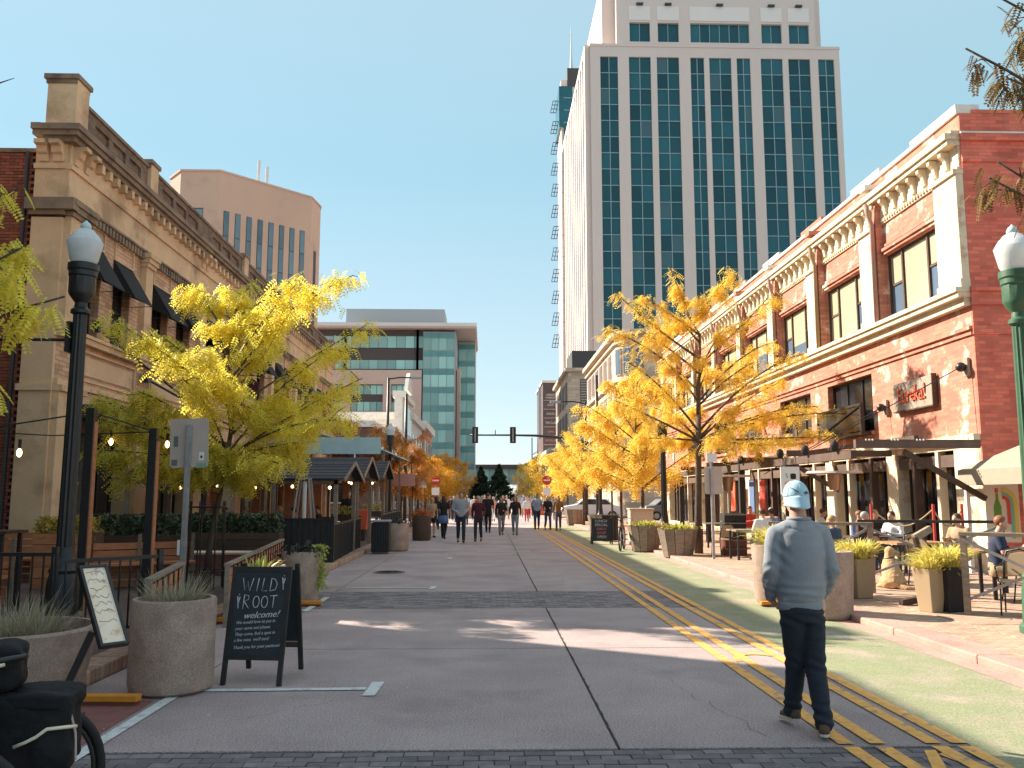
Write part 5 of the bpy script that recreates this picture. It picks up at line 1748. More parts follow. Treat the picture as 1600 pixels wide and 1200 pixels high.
LET = {'W': [[(0, 1), (.22, 0), (.42, .75), (.62, 0), (.86, 1)]], 'I': [[(.12, 1), (.0, 0)]], 'L': [[(.12, 1), (0, 0), (.42, .03)]],
       'D': [[(.1, 1), (.02, 0)], [(.08, 1), (.38, .92), (.58, .55), (.45, .12), (.02, .0)]],
       'R': [[(.05, 1), (0, -.12)], [(.05, 1), (.4, .92), (.42, .62), (.06, .5), (.48, -.08)]],
       'O': [[(.28 + .26 * math.cos(R(a)), .45 + .45 * math.sin(R(a))) for a in range(90, 451, 30)]],
       'T': [[(0, .93), (.62, .97)], [(.33, .95), (.3, 0)]],
       'v': [[(0, 1), (.1, .35), (.14, -.1)], [(.24, .95), (.14, .45)], [(.1, 1.15), (.16, 1.2), (.13, 1.1)]]}
def write(chars, x, z, h, gap=1.0):
    out = []
    for ch, dx in chars:
        for s_ in LET[ch]:
            out.append([FM @ Vector((x + dx + px_ * h, -.008, z + pz * h)) for px_, pz in s_])
    return out
pth = write([('W', 0), ('I', .14), ('L', .19), ('D', .265)], -.175, .835, .118)
pth += write([('R', 0), ('O', .09), ('O', .17), ('T', .25)], -.15, .685, .115)
strokes(pth, .0042, 'chalk', ab)
strokes(write([('v', 0)], .205, .86, .10) + write([('v', 0)], -.21, .685, .10), .005, 'chalk', ab, 'flower_doodle')
def btext(s_, size, x, z, ext=.002, shear=.25, sx=1.0, m='chalk', al='CENTER'):
    o = text(s_, size, m, ab, (0, 0, 0), (0, 0, 0), ext=ext, shear=shear, sx=sx, align=al)
    o.matrix_local = FM @ Matrix.Translation((x, -.0085, z)) @ Matrix.Rotation(R(90), 4, 'X') @ Matrix.Rotation(R(4), 4, 'Z')
    return o
btext('welcome!', .082, .03, .62, shear=.45, ext=.003, sx=1.05)
for i, s_ in enumerate(['We would love to put in', 'your name and phone', 'They come, find a spot in', 'a few mins  we\'ll text!', 'Thank you for your patience!']):
    btext(s_, .040, -.20, .545 - i * .052 - (i == 4) * .012, shear=.3, ext=.001, al='LEFT', sx=.93)
a2 = thing('chalkboard_sign', 'small black A frame board with pink and white writing on the green lane', 'sign', (4.06, 31.2, 0), R(4))
MB().box(-.33, .33, -.02, .02, .12, .92, Matrix.Translation((0, -.2, 0)) @ Matrix.Rotation(R(-9), 4, 'X')).build('board', 'chalkboard', a2)
M2 = Matrix.Translation((0, -.2, 0)) @ Matrix.Rotation(R(-9), 4, 'X')
for s_ in (-1, 1):
    MB().box(s_ * .35 - .02, s_ * .35 + .02, -.03, .03, 0, .95, M2).build('leg', 'black_matte', a2)
    MB().box(s_ * .35 - .02, s_ * .35 + .02, -.03, .03, 0, .95, Matrix.Translation((0, .12, 0)) @ Matrix.Rotation(R(9), 4, 'X')).build('leg', 'black_matte', a2)
for i, (s_, m) in enumerate([('LUNCH', 'chalk'), ('SPECIAL', 'chalk'), ('DAILY', 'pink_chalk'), ('SOUP', 'pink_chalk'), ('OPEN', 'chalk')]):
    o = text(s_, .13, m, a2, (0, 0, 0), (0, 0, 0), ext=.003)
    o.matrix_local = M2 @ Matrix.Translation((-.02, -.026, .82 - i * .14)) @ Matrix.Rotation(R(90), 4, 'X')
# menu stand
mn = thing('menu_stand', 'tilted framed paper menu on a leaning black post by the planters', 'menu stand', (-3.05, 6.9, 0))
MM = Matrix.Translation((.095, 0, .87)) @ Matrix.Rotation(R(47), 4, 'Z') @ Matrix.Rotation(R(-40), 4, 'X')
w_, h_ = .088, .345
MB().box(-w_, w_, -.004, .012, -h_, h_, MM).build('paper', 'menu_paper', mn)
f = MB()
f.box(-w_ - .02, -w_, -.02, .03, -h_ - .02, h_ + .02, MM).box(w_, w_ + .02, -.02, .03, -h_ - .02, h_ + .02, MM)
f.box(-w_, w_, -.02, .03, -h_ - .02, -h_, MM).box(-w_, w_, -.02, .03, h_, h_ + .02, MM).box(-w_ - .02, w_ + .02, .013, .03, -h_, h_, MM)
f.build('frame', 'black_metal', mn)
dr = []
rr = random.Random(5)
for i in range(7):
    z = h_ - .05 - i * .072
    pts = []
    for q in range(7):
        pts.append(MM @ Vector((-w_ * .75 + q * w_ * .25, -.006, z + rr.uniform(-.022, .022))))
    dr.append(pts)
strokes(dr, .0022, 'cloth_tan', mn, 'drawing', 4)
MB().bar((.0, .06, .66), (-.26, .02, 0), .035, .05).build('post', 'black_metal', mn)
MB().box(-.42, -.08, -.15, .2, 0, .03).build('foot', 'black_metal', mn, bevel=.005)

# ================================================================ BICYCLES
def wheel(t, c, r, ax, m_rim='black_metal'):
    """ax = unit vector of the wheel plane (horizontal)"""
    ax = Vector(ax).normalized()
    pts = [Vector(c) + ax * (r * math.cos(a)) + Vector((0, 0, r * math.sin(a))) for a in [2 * PI * i / 40 for i in range(41)]]
    w = MB().tube(pts, .024, 8, False).build('wheel', 'rubber_black', t, smooth=True)
    pts = [Vector(c) + ax * ((r - .035) * math.cos(a)) + Vector((0, 0, (r - .035) * math.sin(a))) for a in [2 * PI * i / 40 for i in range(41)]]
    MB().tube(pts, .012, 6, False).build('rim', m_rim, w, smooth=True)
    sp = MB()
    for i in range(28):
        a = 2 * PI * i / 28
        sp.tube([Vector(c), Vector(c) + ax * ((r - .04) * math.cos(a)) + Vector((0, 0, (r - .04) * math.sin(a)))], .0018, 3, False)
    o = sp.build('spokes', 'galvanised', w, kind='stuff')
    n = Vector((-ax.y, ax.x, 0))
    MB().tube([Vector(c) - n * .05, Vector(c) + n * .05], .022, 8).build('hub', 'galvanised', w)
    return w
def bike(label, x, y, rz, rim='black_metal', bags=True, cat='bicycle'):
    t = thing('bicycle', label, cat, (x, y, .0), rz, 'parked bicycles')
    r = .34
    wheel(t, (-.52, 0, r + .02), r, (1, 0, 0), rim)
    wheel(t, (.52, 0, r + .02), r, (1, 0, 0), rim)
    f = MB()
    bb, st, hd, hl = (-.08, 0, .30), (-.2, 0, .86), (.34, 0, .88), (.37, 0, .72)
    for a, b in [(bb, st), (st, hd), (bb, hl), (hd, hl)]:
        f.tube([a, b], .018, 8)
    for s_ in (-.05, .05):
        f.tube([bb, (-.52, s_, .36)], .01, 6).tube([(-.19, 0, .8), (-.52, s_, .36)], .009, 6)
    f.build('frame', 'black_metal', t, smooth=True)
    fk = MB()
    for s_ in (-.05, .05):
        fk.tube([(.38, s_ * .6, .72), (.43, s_, .6), (.52, s_, .36)], .012, 6)
    fk.build('fork', 'black_metal', t, smooth=True)
    MB().tube([(.34, 0, .88), (.33, 0, .98), (.36, -.1, 1.0), (.34, -.3, 1.0), (.2, -.33, 1.0)], .013, 6).tube([(.33, 0, .98), (.36, .1, 1.0), (.34, .3, 1.0), (.2, .33, 1.0)], .013, 6).build('handlebar', 'black_metal', t, smooth=True)
    MB().ball((-.22, 0, .95), (.14, .07, .035), 12, 8).tube([(-.2, 0, .84), (-.215, 0, .93)], .013, 6).build('saddle', 'black_matte', t, smooth=True)
    MB().tube([(-.09, -.06, .30), (-.02, -.1, .16)], .01, 5).tube([(-.09, .06, .30), (-.16, .1, .44)], .01, 5).lathe([(.09, -.004), (.09, .004)], (-.08, 0, .3), 20).build('crank', 'galvanised', t)
    MB().box(-.75, -.3, -.06, .06, .73, .75).tube([(-.7, .06, .73), (-.53, .06, .37)], .006, 4).tube([(-.7, -.06, .73), (-.53, -.06, .37)], .006, 4).build('rack', 'black_metal', t)
    return t
def bag_mesh(sx, sy, sz, seed, wr=.02, slump=.1):
    b = MB().box(-sx, sx, -sy, sy, -sz, sz)
    o = bpy.data.objects.new('t', b.mesh())
    for lv, nm in ((3, 'SIMPLE'),):
        s_ = o.modifiers.new('s', 'SUBSURF')
        s_.subdivision_type = 'SIMPLE'
        s_.levels = 4
    bv = o.modifiers.new('r', 'SMOOTH')
    bv.factor = .6
    bv.iterations = 26
    me = bake(o)
    for v in me.vertices:
        n = noise.fractal(v.co * 7 + Vector((seed, 0, 0)), 1, 2, 3)
        m_ = noise.ridged_multi_fractal(v.co * 5 + Vector((0, seed, 0)), 1, 2, 3, 1, 2)
        v.co += v.normal * (n * wr + (m_ - 1) * wr * .6)
        v.co.z -= slump * sz * (v.co.x / sx) ** 2
    shade(me)
    return me
b1 = bike('black touring bicycle with a bulging black pannier in the left corner', -2.55, 4.45, R(-10))
b1.location = (-2.48, 3.92, 0)
b1.rotation_euler = (0, R(0), R(50))
pn = thing('pannier_bag', 'large slumped black pannier bag with pale reflective strip in the left corner', 'bag', (-2.07, 4.12, .665), R(10))
ob('bag', bag_mesh(.205, .15, .17, 3, .022, .12), 'pannier', pn, smooth=True)
MB().tube([(.0, -.165, -.04), (.05, -.172, -.02), (.09, -.175, .0), (.13, -.172, .03), (.2, -.15, .03), (.23, -.10, .02)], .008, 6).build('reflective_strip', 'reflective', pn, smooth=True)
ob('flap', bag_mesh(.21, .15, .035, 5, .012, .35), 'pannier', pn, loc=(0, 0, .14))
MB().tube([(.19, -.08, .1), (.215, -.05, -.02), (.22, -.04, -.14)], .007, 5).build('strap', 'sign_beige', pn)
hb = thing('handlebar_bag', 'black handlebar bag with a pale reflective band at the left edge', 'bag', (-2.26, 4.06, .95), R(12))
ob('bag', bag_mesh(.17, .12, .10, 8, .014, .1), 'pannier', hb, smooth=True)
MB().tube([(-.02, -.135, -.02), (.06, -.142, .005), (.13, -.125, .02)], .009, 6).build('reflective_strip', 'reflective', hb, smooth=True)
text('LOWE', .035, 'reflective', hb, (.08, -.11, .075), (R(60), 0, R(10)), ext=.001)
b2 = bike('black bicycle with copper coloured rims cut off by the left bottom corner', -2.4, 3.55, R(176), 'rim_copper')
b2.location = (-2.70, 3.63, 0)
b2.rotation_euler = (0, 0, R(8))
cl = thing('saddle_roll', 'rolled black jacket strapped on the nearer bicycle', 'bag', (-2.26, 3.8, .80), R(20))
ob('roll', bag_mesh(.15, .11, .11, 12, .03, .1), 'pannier', cl, smooth=True)
MB().ball((.08, -.115, .02), (.02, .012, .035), 8, 6).build('buckle', 'reflective', cl)
MB().tube([(.13, -.07, -.02), (.145, -.06, -.12), (.13, -.06, -.16)], .01, 5).build('tag', 'cloth_white', cl)
bike('black bicycle parked beside the dark barrel planter on the left', -3.2, 31.5, R(80))
bike('black bicycle leaning by the wooden planter on the right pavement', 4.25, 27.6, R(75))
# parked cars on the cross street
def car(label, x, y, rz, m):
    t = thing('parked_car', label, 'car', (x, y, 0), rz, 'cars at the crossing')
    prof = [(-2.25, .35), (-2.3, .75), (-2.1, 1.0), (-1.5, 1.08), (-1.0, 1.5), (.6, 1.55), (1.2, 1.1), (2.1, .95), (2.3, .7), (2.28, .35)]
    MB().prism(prof, -.88, .88, XZ).build('body', m, t, bevel=.08)
    gp = [(-1.35, 1.1), (-.95, 1.44), (.55, 1.48), (1.02, 1.1)]
    MB().prism(gp, -.89, .89, XZ).build('windows', 'glass_dark', t)
    MB().prism([(.62, 1.47), (1.14, 1.12), (1.16, 1.14), (.64, 1.5)], -.75, .75, XZ).build('windscreen', 'glass_dark', t)
    for sx_ in (-1.4, 1.4):
        for sy in (-.82, .82):
            w = MB().lathe([(.33, -.1), (.33, .1)], n=18).build('wheel', 'rubber_black', t, loc=(sx_, sy, .33), rot=(R(90), 0, 0))
            MB().lathe([(.2, -.11), (.2, .11)], n=12).build('hub_cap', 'galvanised', w)
    for sy in (-.6, .6):
        MB().box(2.24, 2.32, sy - .16, sy + .16, .62, .76).build('headlight', 'sign_white', t)
    return t
car('white car parked beyond the right trees at the crossing', 7.6, 63.5, R(178), 'car_white')
car('dark grey car behind the white one on the cross street', 13, 61, R(4), 'car_grey')
car('white van-like car behind the beige cabinet', 8.8, 70.2, R(90), 'car_white')
for k in range(5):
    t = thing('road_barrier', ['leftmost', 'second from left', 'middle', 'second from right', 'rightmost'][k] + ' red and white water barrier across the far street', 'barrier', (-2.2 + k * 1.7, 78 + (k % 2), 0), R(3 * k - 5), 'red and white barriers closing the far street')
    MB().frustum((0, 0), 0, .5, .75, .28, .72, .16).frustum((0, 0), .5, 1.0, .72, .16, .72, .12).build('shell', 'barrier_red' if k % 2 == 0 else 'cloth_white', t, bevel=.02)
    MB().box(-.6, .6, -.2, -.17, .6, .9).build('panel', 'barrier_red', t)
# ================================================================ LEFT PATIOS
def rail_fence(label, p, q, h, z0, m='black_metal', pitch=.12, posts=True, panel=None, name='metal_railing'):
    p, q = Vector((*p, 0)), Vector((*q, 0))
    L = (q - p).length
    ang = math.atan2(q.y - p.y, q.x - p.x)
    t = thing(name, label, 'railing' if panel is None else 'fence', (p.x, p.y, z0), ang, 'patio fences on the left' if p.x < 0 else 'patio fences on the right')
    MB().box(0, L, -.02, .02, h - .04, h).build('top_rail', m, t)
    MB().box(0, L, -.015, .015, .08, .11).build('bottom_rail', m, t)
    n = int(L / pitch)
    if panel is None:
        bm_ = MB().box(-.008, .008, -.008, .008, .11, h - .04).mesh('baluster')
        bm_.materials.append(M[m])
        for i in range(1, n):
            ob('baluster', bm_, None, t, loc=(L * i / n, 0, 0))
    if posts:
        k = max(1, round(L / 1.8))
        for i in range(k + 1):
            MB().box(L * i / k - .03, L * i / k + .03, -.03, .03, 0, h + .06).build('post', m, t)
    return t, L
t, L = rail_fence('black vertical bar railing across the left foreground patio', (-9.6, 9.9), (-4.7, 9.7), .98, .11)
t, L = rail_fence('black railing returning behind the leaning menu stand', (-4.7, 9.7), (-3.9, 10.6), .9, .11)
def wood_panel_fence(label, p, q, h, z0=.0):
    p, q = Vector((*p, 0)), Vector((*q, 0))
    L = (q - p).length
    t = thing('wood_panel_fence', label, 'fence', (p.x, p.y, z0), math.atan2(q.y - p.y, q.x - p.x), 'patio fences on the left')
    MB().box(-.03, L + .03, -.045, .045, h - .03, h).build('cap', 'grey_wood', t)
    for s_ in (0, L):
        MB().box(s_ - .03, s_ + .03, -.03, .03, 0, h - .03).build('post', 'grey_wood', t)
    k = 6
    for i in range(k):
        z = .1 + (h - .16) * i / k
        MB().box(.03, L - .03, -.012, .012, z, z + (h - .16) / k - .012).build('plank', 'warm_wood', t)
    n = int(L / .35)
    for i in range(1, n):
        MB().box(L * i / n - .008, L * i / n + .008, -.03, -.013, .08, h - .04).build('bar', 'black_metal', t)
wood_panel_fence('orange wood panel fence behind the large lavender planter', (-3.3, 8.7), (-3.75, 10.9), .9)
wood_panel_fence('longer orange wood panel fence beside the chalkboard sign', (-3.42, 11.7), (-4.25, 18.3), .82)
# lights poles and cables over the patio
for lab, x, y, h in [('near black square pole carrying the patio light cable', -5.72, 12.6, 2.85), ('second black square pole carrying the patio light cable', -5.12, 13.4, 2.62)]:
    t = thing('patio_pole', lab, 'pole', (x, y, .11), 0, 'black patio poles')
    MB().box(-.06, .06, -.06, .06, 0, h).build('shaft', 'black_metal', t, bevel=.006)
    MB().box(.061, .08, -.05, .05, 0, h - .2).build('edge_strip', 'warm_wood', t)
cb = thing('string_lights', 'black cable with warm glowing bulbs strung over the left patio', 'string lights', (0, 0, 0))
MB().tube([(-10.2, 12.4, 2.6), (-8, 12.5, 2.52), (-5.72, 12.6, 2.9)], .012, 5).tube([(-5.72, 12.6, 2.9), (-5.12, 13.4, 2.68)], .01, 5).tube([(-5.12, 13.4, 2.68), (-7.4, 14.9, 2.72), (-9.6, 15.2, 2.85)], .01, 5).build('cable', 'black_matte', cb)
for x, y, z in [(-7.02, 12.5, 2.33), (-6.66, 12.5, 2.28), (-8.0, 12.5, 2.3), (-5.5, 15.0, 2.55), (-6.5, 15.1, 2.6), (-9, 12.45, 2.35)]:
    f = MB().tube([(x, y, z + .22), (x, y, z + .1)], .022, 6).build('socket', 'black_matte', cb)
    MB().ball((x, y, z + .03), (.035, .035, .06), 10, 8).build('bulb', 'bulb', f, smooth=True)
# picnic style tables and benches
def table(label, x, y, rz, l=1.5, w=.75, h=.76, m='dark_wood', z0=.11, group='patio tables', legs='black_metal'):
    t = thing('patio_table', label, 'table', (x, y, z0), rz, group)
    k = 5
    for i in range(k):
        MB().box(-l / 2, l / 2, -w / 2 + w * i / k + .006, -w / 2 + w * (i + 1) / k - .006, h - .04, h).build('plank', m, t)
    for sx_ in (-1, 1):
        for sy in (-1, 1):
            MB().box(sx_ * (l / 2 - .08) - .025, sx_ * (l / 2 - .08) + .025, sy * (w / 2 - .07) - .025, sy * (w / 2 - .07) + .025, 0, h - .04).build('leg', legs, t)
    return t
def chair(label, x, y, rz, z0=.09, group='cafe chairs', m='cloth_tan'):
    t = thing('cafe_chair', label, 'chair', (x, y, z0), rz, group)
    MB().box(-.21, .21, -.2, .2, .44, .465).build('seat', m, t, bevel=.008)
    for sx_ in (-1, 1):
        MB().tube([(sx_ * .2, -.2, 0), (sx_ * .19, -.18, .45)], .012, 6).build('leg', 'black_metal', t)
        MB().tube([(sx_ * .22, .26, 0), (sx_ * .2, .19, .45)], .012, 6).build('leg', 'black_metal', t)
    pts = [(-.2, .19, .45), (-.2, .24, .7), (-.16, .27, .84), (0, .28, .88), (.16, .27, .84), (.2, .24, .7), (.2, .19, .45)]
    MB().tube(pts, .016, 6).build('back_frame', 'black_metal', t, smooth=True)
    MB().add([(-.19, .20, .52), (.19, .20, .52), (.19, .25, .78), (.1, .27, .84), (-.1, .27, .84), (-.19, .25, .78)] + [(a, b + .02, c) for a, b, c in [(-.19, .20, .52), (.19, .20, .52), (.19, .25, .78), (.1, .27, .84), (-.1, .27, .84), (-.19, .25, .78)]],
             [(0, 1, 2, 3, 4, 5), (11, 10, 9, 8, 7, 6)] + [(i, i + 6, (i + 1) % 6 + 6, (i + 1) % 6) for i in range(6)]).build('backrest', m, t)
    MB().tube([(-.21, -.18, .45), (-.25, -.15, .65), (-.21, .2, .68)], .012, 6).build('armrest', 'black_metal', t, smooth=True)
    MB().tube([(.21, -.18, .45), (.25, -.15, .65), (.21, .2, .68)], .012, 6).build('armrest', 'black_metal', t, smooth=True)
    return t
tt = table('dark wood high table with a bowl and a candle in the left patio', -7.9, 12.3, 0, 2.8, .6, 1.12)
bw = MB().lathe([(.03, 0), (.06, .02), (.09, .09), (.083, .09), (.05, .03), (.02, .02)], (-6.9, 12.2, 1.235), 20).build('bowl', 'cloth_white', label='small white bowl on the high patio table by the black lamp', cat='bowl', smooth=True)
gl = MB().lathe([(.03, 0), (.035, .13), (.03, .13), (.02, .01)], (-7.15, 12.25, 1.235), 14).build('candle_glass', 'cloth_tan', label='amber candle glass beside the white bowl', cat='glass', smooth=True)
def slat_wall(label, x0, x1, y, z0, h, m='warm_wood', rz=0):
    t = thing('slatted_booth', label, 'bench', (x0, y, z0), rz, 'wooden booths in the left patio')
    L = x1 - x0
    k = int(h / .13)
    for i in range(k):
        MB().box(0, L, -.02, .02, i * .13 + .01, i * .13 + .12).build('plank', m, t)
    for u in [0, L / 2, L]:
        MB().box(u - .03, u + .03, -.05, -.021, 0, h + .02).build('post', 'grey_wood', t)
    MB().box(0, L, -.45, -.051, .40, .44).build('seat', m, t)
    return t
slat_wall('wooden slatted booth back at the far left of the patio', -9.8, -7.0, 13.2, .11, .95)
slat_wall('wooden slatted booth facing the alley wall', -7.0, -5.2, 15.4, .11, .9, rz=R(28))
slat_wall('wooden slatted booth deeper in the patio behind the near ones', -9.6, -7.4, 17.0, .11, .95)
for lab, x, y, l, k_ in [('dark planter box with clipped hedge under the near patio lights', -7.9, 19.3, 2.6, 'hedge'), ('wooden planter box of yellow flowers beside the lamp post', -7.35, 15.6, 1.0, 'yellow'), ('long planter box of dark hedge in front of the shop windows', -5.9, 20.6, 2.2, 'hedge'), ('planter box of pale flowers on the far left patio', -9.2, 14.3, 1.6, 'yellow')]:
    t = thing('planter_box', lab, 'planter', (x, y, .11), 0, 'planter boxes in the left patio')
    bh = .75 if k_ == 'hedge' else .95
    for i in range(5):
        MB().box(-l / 2, l / 2, -.25, -.22, i * bh / 5 + .005, (i + 1) * bh / 5 - .005).build('plank', 'dark_wood' if k_ == 'hedge' else 'warm_wood', t)
    MB().box(-l / 2, l / 2, -.2195, .25, 0, bh).build('box', 'dark_wood', t)
    n = int(l * 900)
    P = np.stack([rng.uniform(-l / 2, l / 2, n), rng.uniform(-.25, .25, n), bh + rng.uniform(-.1, .45 if k_ == 'hedge' else .28, n)], 1)
    ob('foliage', clumps(P, rng.uniform(.03, .07, n), rng.uniform(0, 1, n)), 'hedge_leaf' if k_ == 'hedge' else 'flower_yellow', t)
# raised deck edge
dk = thing('deck_platform', 'low red brown deck platform with pale edge inside the left patio', 'platform', (-8.2, 17.9, .11))
MB().box(0, 3.9, 0, .12, 0, .42).build('riser', 'red_clay_edge', dk)
MB().box(-.02, 3.92, -.03, .6, .421, .46).build('edge', 'stone_cream', dk)
# tree stakes
st = thing('tree_guard', 'black iron guard bars around the yellow green tree trunk', 'tree guard', (-4.92, 15.5, .11))
for k in range(8):
    a = 2 * PI * k / 8
    MB().tube([(.32 * math.cos(a), .32 * math.sin(a), 0), (.30 * math.cos(a), .30 * math.sin(a), 1.5)], .014, 5).build('bar', 'black_metal', st)
for z in (.3, 1.4):
    MB().tube([(.31 * math.cos(2 * PI * i / 20), .31 * math.sin(2 * PI * i / 20), z) for i in range(21)], .014, 5, False).build('ring', 'black_metal', st)
# solid black fence
def solid_fence(label, p, q, h, z0=.0):
    p, q = Vector((*p, 0)), Vector((*q, 0))
    L = (q - p).length
    t = thing('black_fence', label, 'fence', (p.x, p.y, z0), math.atan2(q.y - p.y, q.x - p.x), 'patio fences on the left')
    k = max(1, round(L / 1.4))
    for i in range(k):
        MB().box(L * i / k + .03, L * (i + 1) / k - .03, -.012, .012, .08, h - .05).build('panel', 'black_matte', t)
        for q_ in range(1, 9):
            pass
    for i in range(k + 1):
        MB().box(L * i / k - .03, L * i / k + .03, -.03, .03, 0, h + .03).build('post', 'black_metal', t)
    MB().box(0, L, -.03, .03, h - .05, h - .01).build('top_rail', 'black_metal', t)
    bm_ = MB().box(-.01, .01, -.022, -.0125, .09, h - .05).mesh('baluster')
    bm_.materials.append(M['black_metal'])
    n = int(L / .14)
    for i in range(1, n):
        ob('baluster', bm_, None, t, loc=(L * i / n, 0, 0))
solid_fence('black slatted fence front with a sheet behind, across the middle patio', (-8.8, 21.3), (-3.72, 21.2), 1.18)
solid_fence('black slatted fence running along the left kerb', (-3.72, 21.2), (-3.98, 27.4), 1.0, .05)
solid_fence('black slatted fence of the far patio beyond the barrel planter', (-3.98, 33), (-4.1, 41), 1.0, .05)
# gabled shelters
def shelter(label, x0, x1, y0, y1, ze, zr, z0=.11, lit=True):
    t = thing('gabled_shelter', label, 'shelter', (x1, y0, z0), 0, 'gabled timber shelters on the left patios')
    W, D = x1 - x0, y1 - y0
    for x in (-W, -W / 2, 0):
        for y in (.1, D - .1):
            MB().box(x - .05 if x < 0 else -.1, x + .05 if x < 0 else 0, y - .05, y + .05, 0, ze - z0).build('post', 'grey_wood', t)
    nrow = 6
    yc = D / 2
    for side in (0, 1):
        for r in range(nrow):
            f0, f1 = r / nrow, (r + 1) / nrow + .04
            if side == 0:
                ya, yb = -.2 + (yc + .2) * f0, -.2 + (yc + .2) * min(f1, 1)
            else:
                ya, yb = D + .2 - (yc + .2) * f0, D + .2 - (yc + .2) * min(f1, 1)
            za, zb_ = (ze - z0) + (zr - ze) * f0, (ze - z0) + (zr - ze) * min(f1, 1)
            MB().add([(-W - .2, ya, za + .03), (.2, ya, za + .03), (.2, yb, zb_ + .012), (-W - .2, yb, zb_ + .012),
                      (-W - .2, ya, za), (.2, ya, za), (.2, yb, zb_ - .01), (-W - .2, yb, zb_ - .01)],
                     [(0, 1, 2, 3), (7, 6, 5, 4), (0, 4, 5, 1), (1, 5, 6, 2), (2, 6, 7, 3), (3, 7, 4, 0)]).build('shingle_row', 'shingle', t)
    for s_, (ya, yb) in enumerate([(-.2, yc), (D + .2, yc)]):
        MB().bar((.215, ya, ze - z0 - .02), (.215, yb, zr - z0 - .02), .03, .1).build('bargeboard', 'grey_wood', t)
    MB().prism([(.05, ze - z0 - .02), (D - .05, ze - z0 - .02), (yc, zr - z0 - .06)], -.06, -.02, Matrix(((0, 0, 1, 0), (1, 0, 0, 0), (0, 1, 0, 0), (0, 0, 0, 1)))).build('gable_board', 'dark_wood', t)
    MB().box(-W, 0, .05, .12, ze - z0 - .12, ze - z0 - .02).build('beam', 'grey_wood', t)
    if lit:
        for k in range(5):
            MB().ball((-.3 - k * W / 5.5, .6, ze - z0 - .2 + .03 * (k % 2)), .04, 8, 6).build('bulb', 'bulb', t)
    for x in (-W * .35, -W * .75):
        MB().box(x - .14, x + .14, D - .25, D - .2, .4, ze - z0).build('curtain', 'warm_wood', t)
    return t
shelter('near gabled timber shelter with dark shingles behind the black fence', -9.2, -3.85, 22.4, 25.6, 2.12, 2.62)
shelter('second gabled timber shelter, seen past the first one\'s gable', -9.2, -4.0, 27.0, 30.2, 2.3, 2.95)
shelter('farther gabled timber shelter under the orange trees', -9.2, -4.2, 33.5, 37, 2.4, 3.1)
ht = thing('pyramid_heater', 'pale pyramid patio heater standing behind the black fence', 'patio heater', (-4.55, 21.8, .11))
for sx_ in (-1, 1):
    for sy in (-1, 1):
        MB().bar((sx_ * .26, sy * .26, .7), (sx_ * .12, sy * .12, 2.0), .035, .035).build('frame_bar', 'galvanised', ht)
MB().box(-.28, .28, -.28, .28, 0, .7).build('base', 'galvanised', ht, bevel=.01)
MB().box(-.14, .14, -.14, .14, 2.0, 2.04).build('cap', 'galvanised', ht)
MB().tube([(0, 0, .7), (0, 0, 1.95)], .05, 10).build('glass_tube', 'lamp_glass', ht)
ba = thing('blue_canopy', 'long pale blue canopy roof above the gabled shelters', 'canopy', (-9.7, 36.5, 3.0))
MB().add([(0, 0, 2.0), (0, 14, 2.0), (5.4, 14, .62), (5.4, 0, .62), (0, 0, 1.95), (0, 14, 1.95), (5.4, 14, .57), (5.4, 0, .57)], [(3, 2, 1, 0), (4, 5, 6, 7), (0, 4, 7, 3), (0, 1, 5, 4), (1, 2, 6, 5), (2, 3, 7, 6)]).build('roof', 'blue_awning', ba)
MB().box(0, 5.2, -.06, -.001, .45, 1.15).build('front_board', 'blue_awning', ba)
for y in (.2, 7, 13.8):
    MB().box(5.25, 5.35, y - .05, y + .05, -2.9, .57).build('post', 'grey_wood', ba)
for k in range(4):
    x, y = [(-4.6, 45.5), (-4.7, 48.4), (-4.6, 51.2), (-4.55, 53.5)][k]
    t = thing('market_canopy', ['first', 'second', 'third', 'last'][k] + ' small white fabric sign canopy in the row before the left crossing corner', 'canopy', (x, y, .11), 0, 'white fabric canopies on the left')
    for sx_ in (-.7, .7):
        MB().tube([(sx_, 0, 0), (sx_, 0, 2.3)], .025, 6).build('pole', 'black_metal', t)
    MB().box(-.8, .8, -.06, .06, 2.1, 2.75).build('banner', ['cloth_pink', 'cloth_sky', 'cloth_white', 'cloth_white'][k], t)
# market stalls and dining furniture further down
for k in range(3):
    table(['low dark table behind the black fence', 'dark table under the second shelter', 'dark table under the farther shelter'][k], [-6.2, -6.0, -6.2][k], [23.9, 28.5, 35.2][k], 0)
ob_ = thing('orange_stand', 'small bright orange stand inside the far shelter', 'stand', (-4.5, 31.6, .11))
MB().frustum((0, 0), .4, 1.1, .16, .16, .22, .22).build('body', 'flower_orange' if False else 'letter_red', ob_, bevel=.02)
MB().box(-.1, .1, -.1, .1, 0, .4).build('pedestal', 'dark_wood', ob_)
# hanging flower baskets
for k, (x, y, z) in enumerate([(-4.3, 26.2, 1.05), (-4.2, 31.8, 1.05)]):
    t = thing('flower_box', ['rail box of amber flowers at the near shelter end', 'rail box of amber flowers at the second shelter end'][k], 'planter', (x, y, .11))
    MB().box(-.35, .35, -.12, .12, .85, 1.05).build('box', 'dark_wood', t)
    for q in (-.3, .3):
        MB().box(q - .02, q + .02, -.02, .02, 0, .849).build('leg', 'black_metal', t)
    n = 260
    P = np.stack([rng.uniform(-.35, .35, n), rng.uniform(-.15, .15, n), 1.05 + rng.uniform(-.02, .25, n)], 1)
    ob('flowers', clumps(P, rng.uniform(.03, .05, n), rng.uniform(0, 1, n)), 'flower_yellow', t)

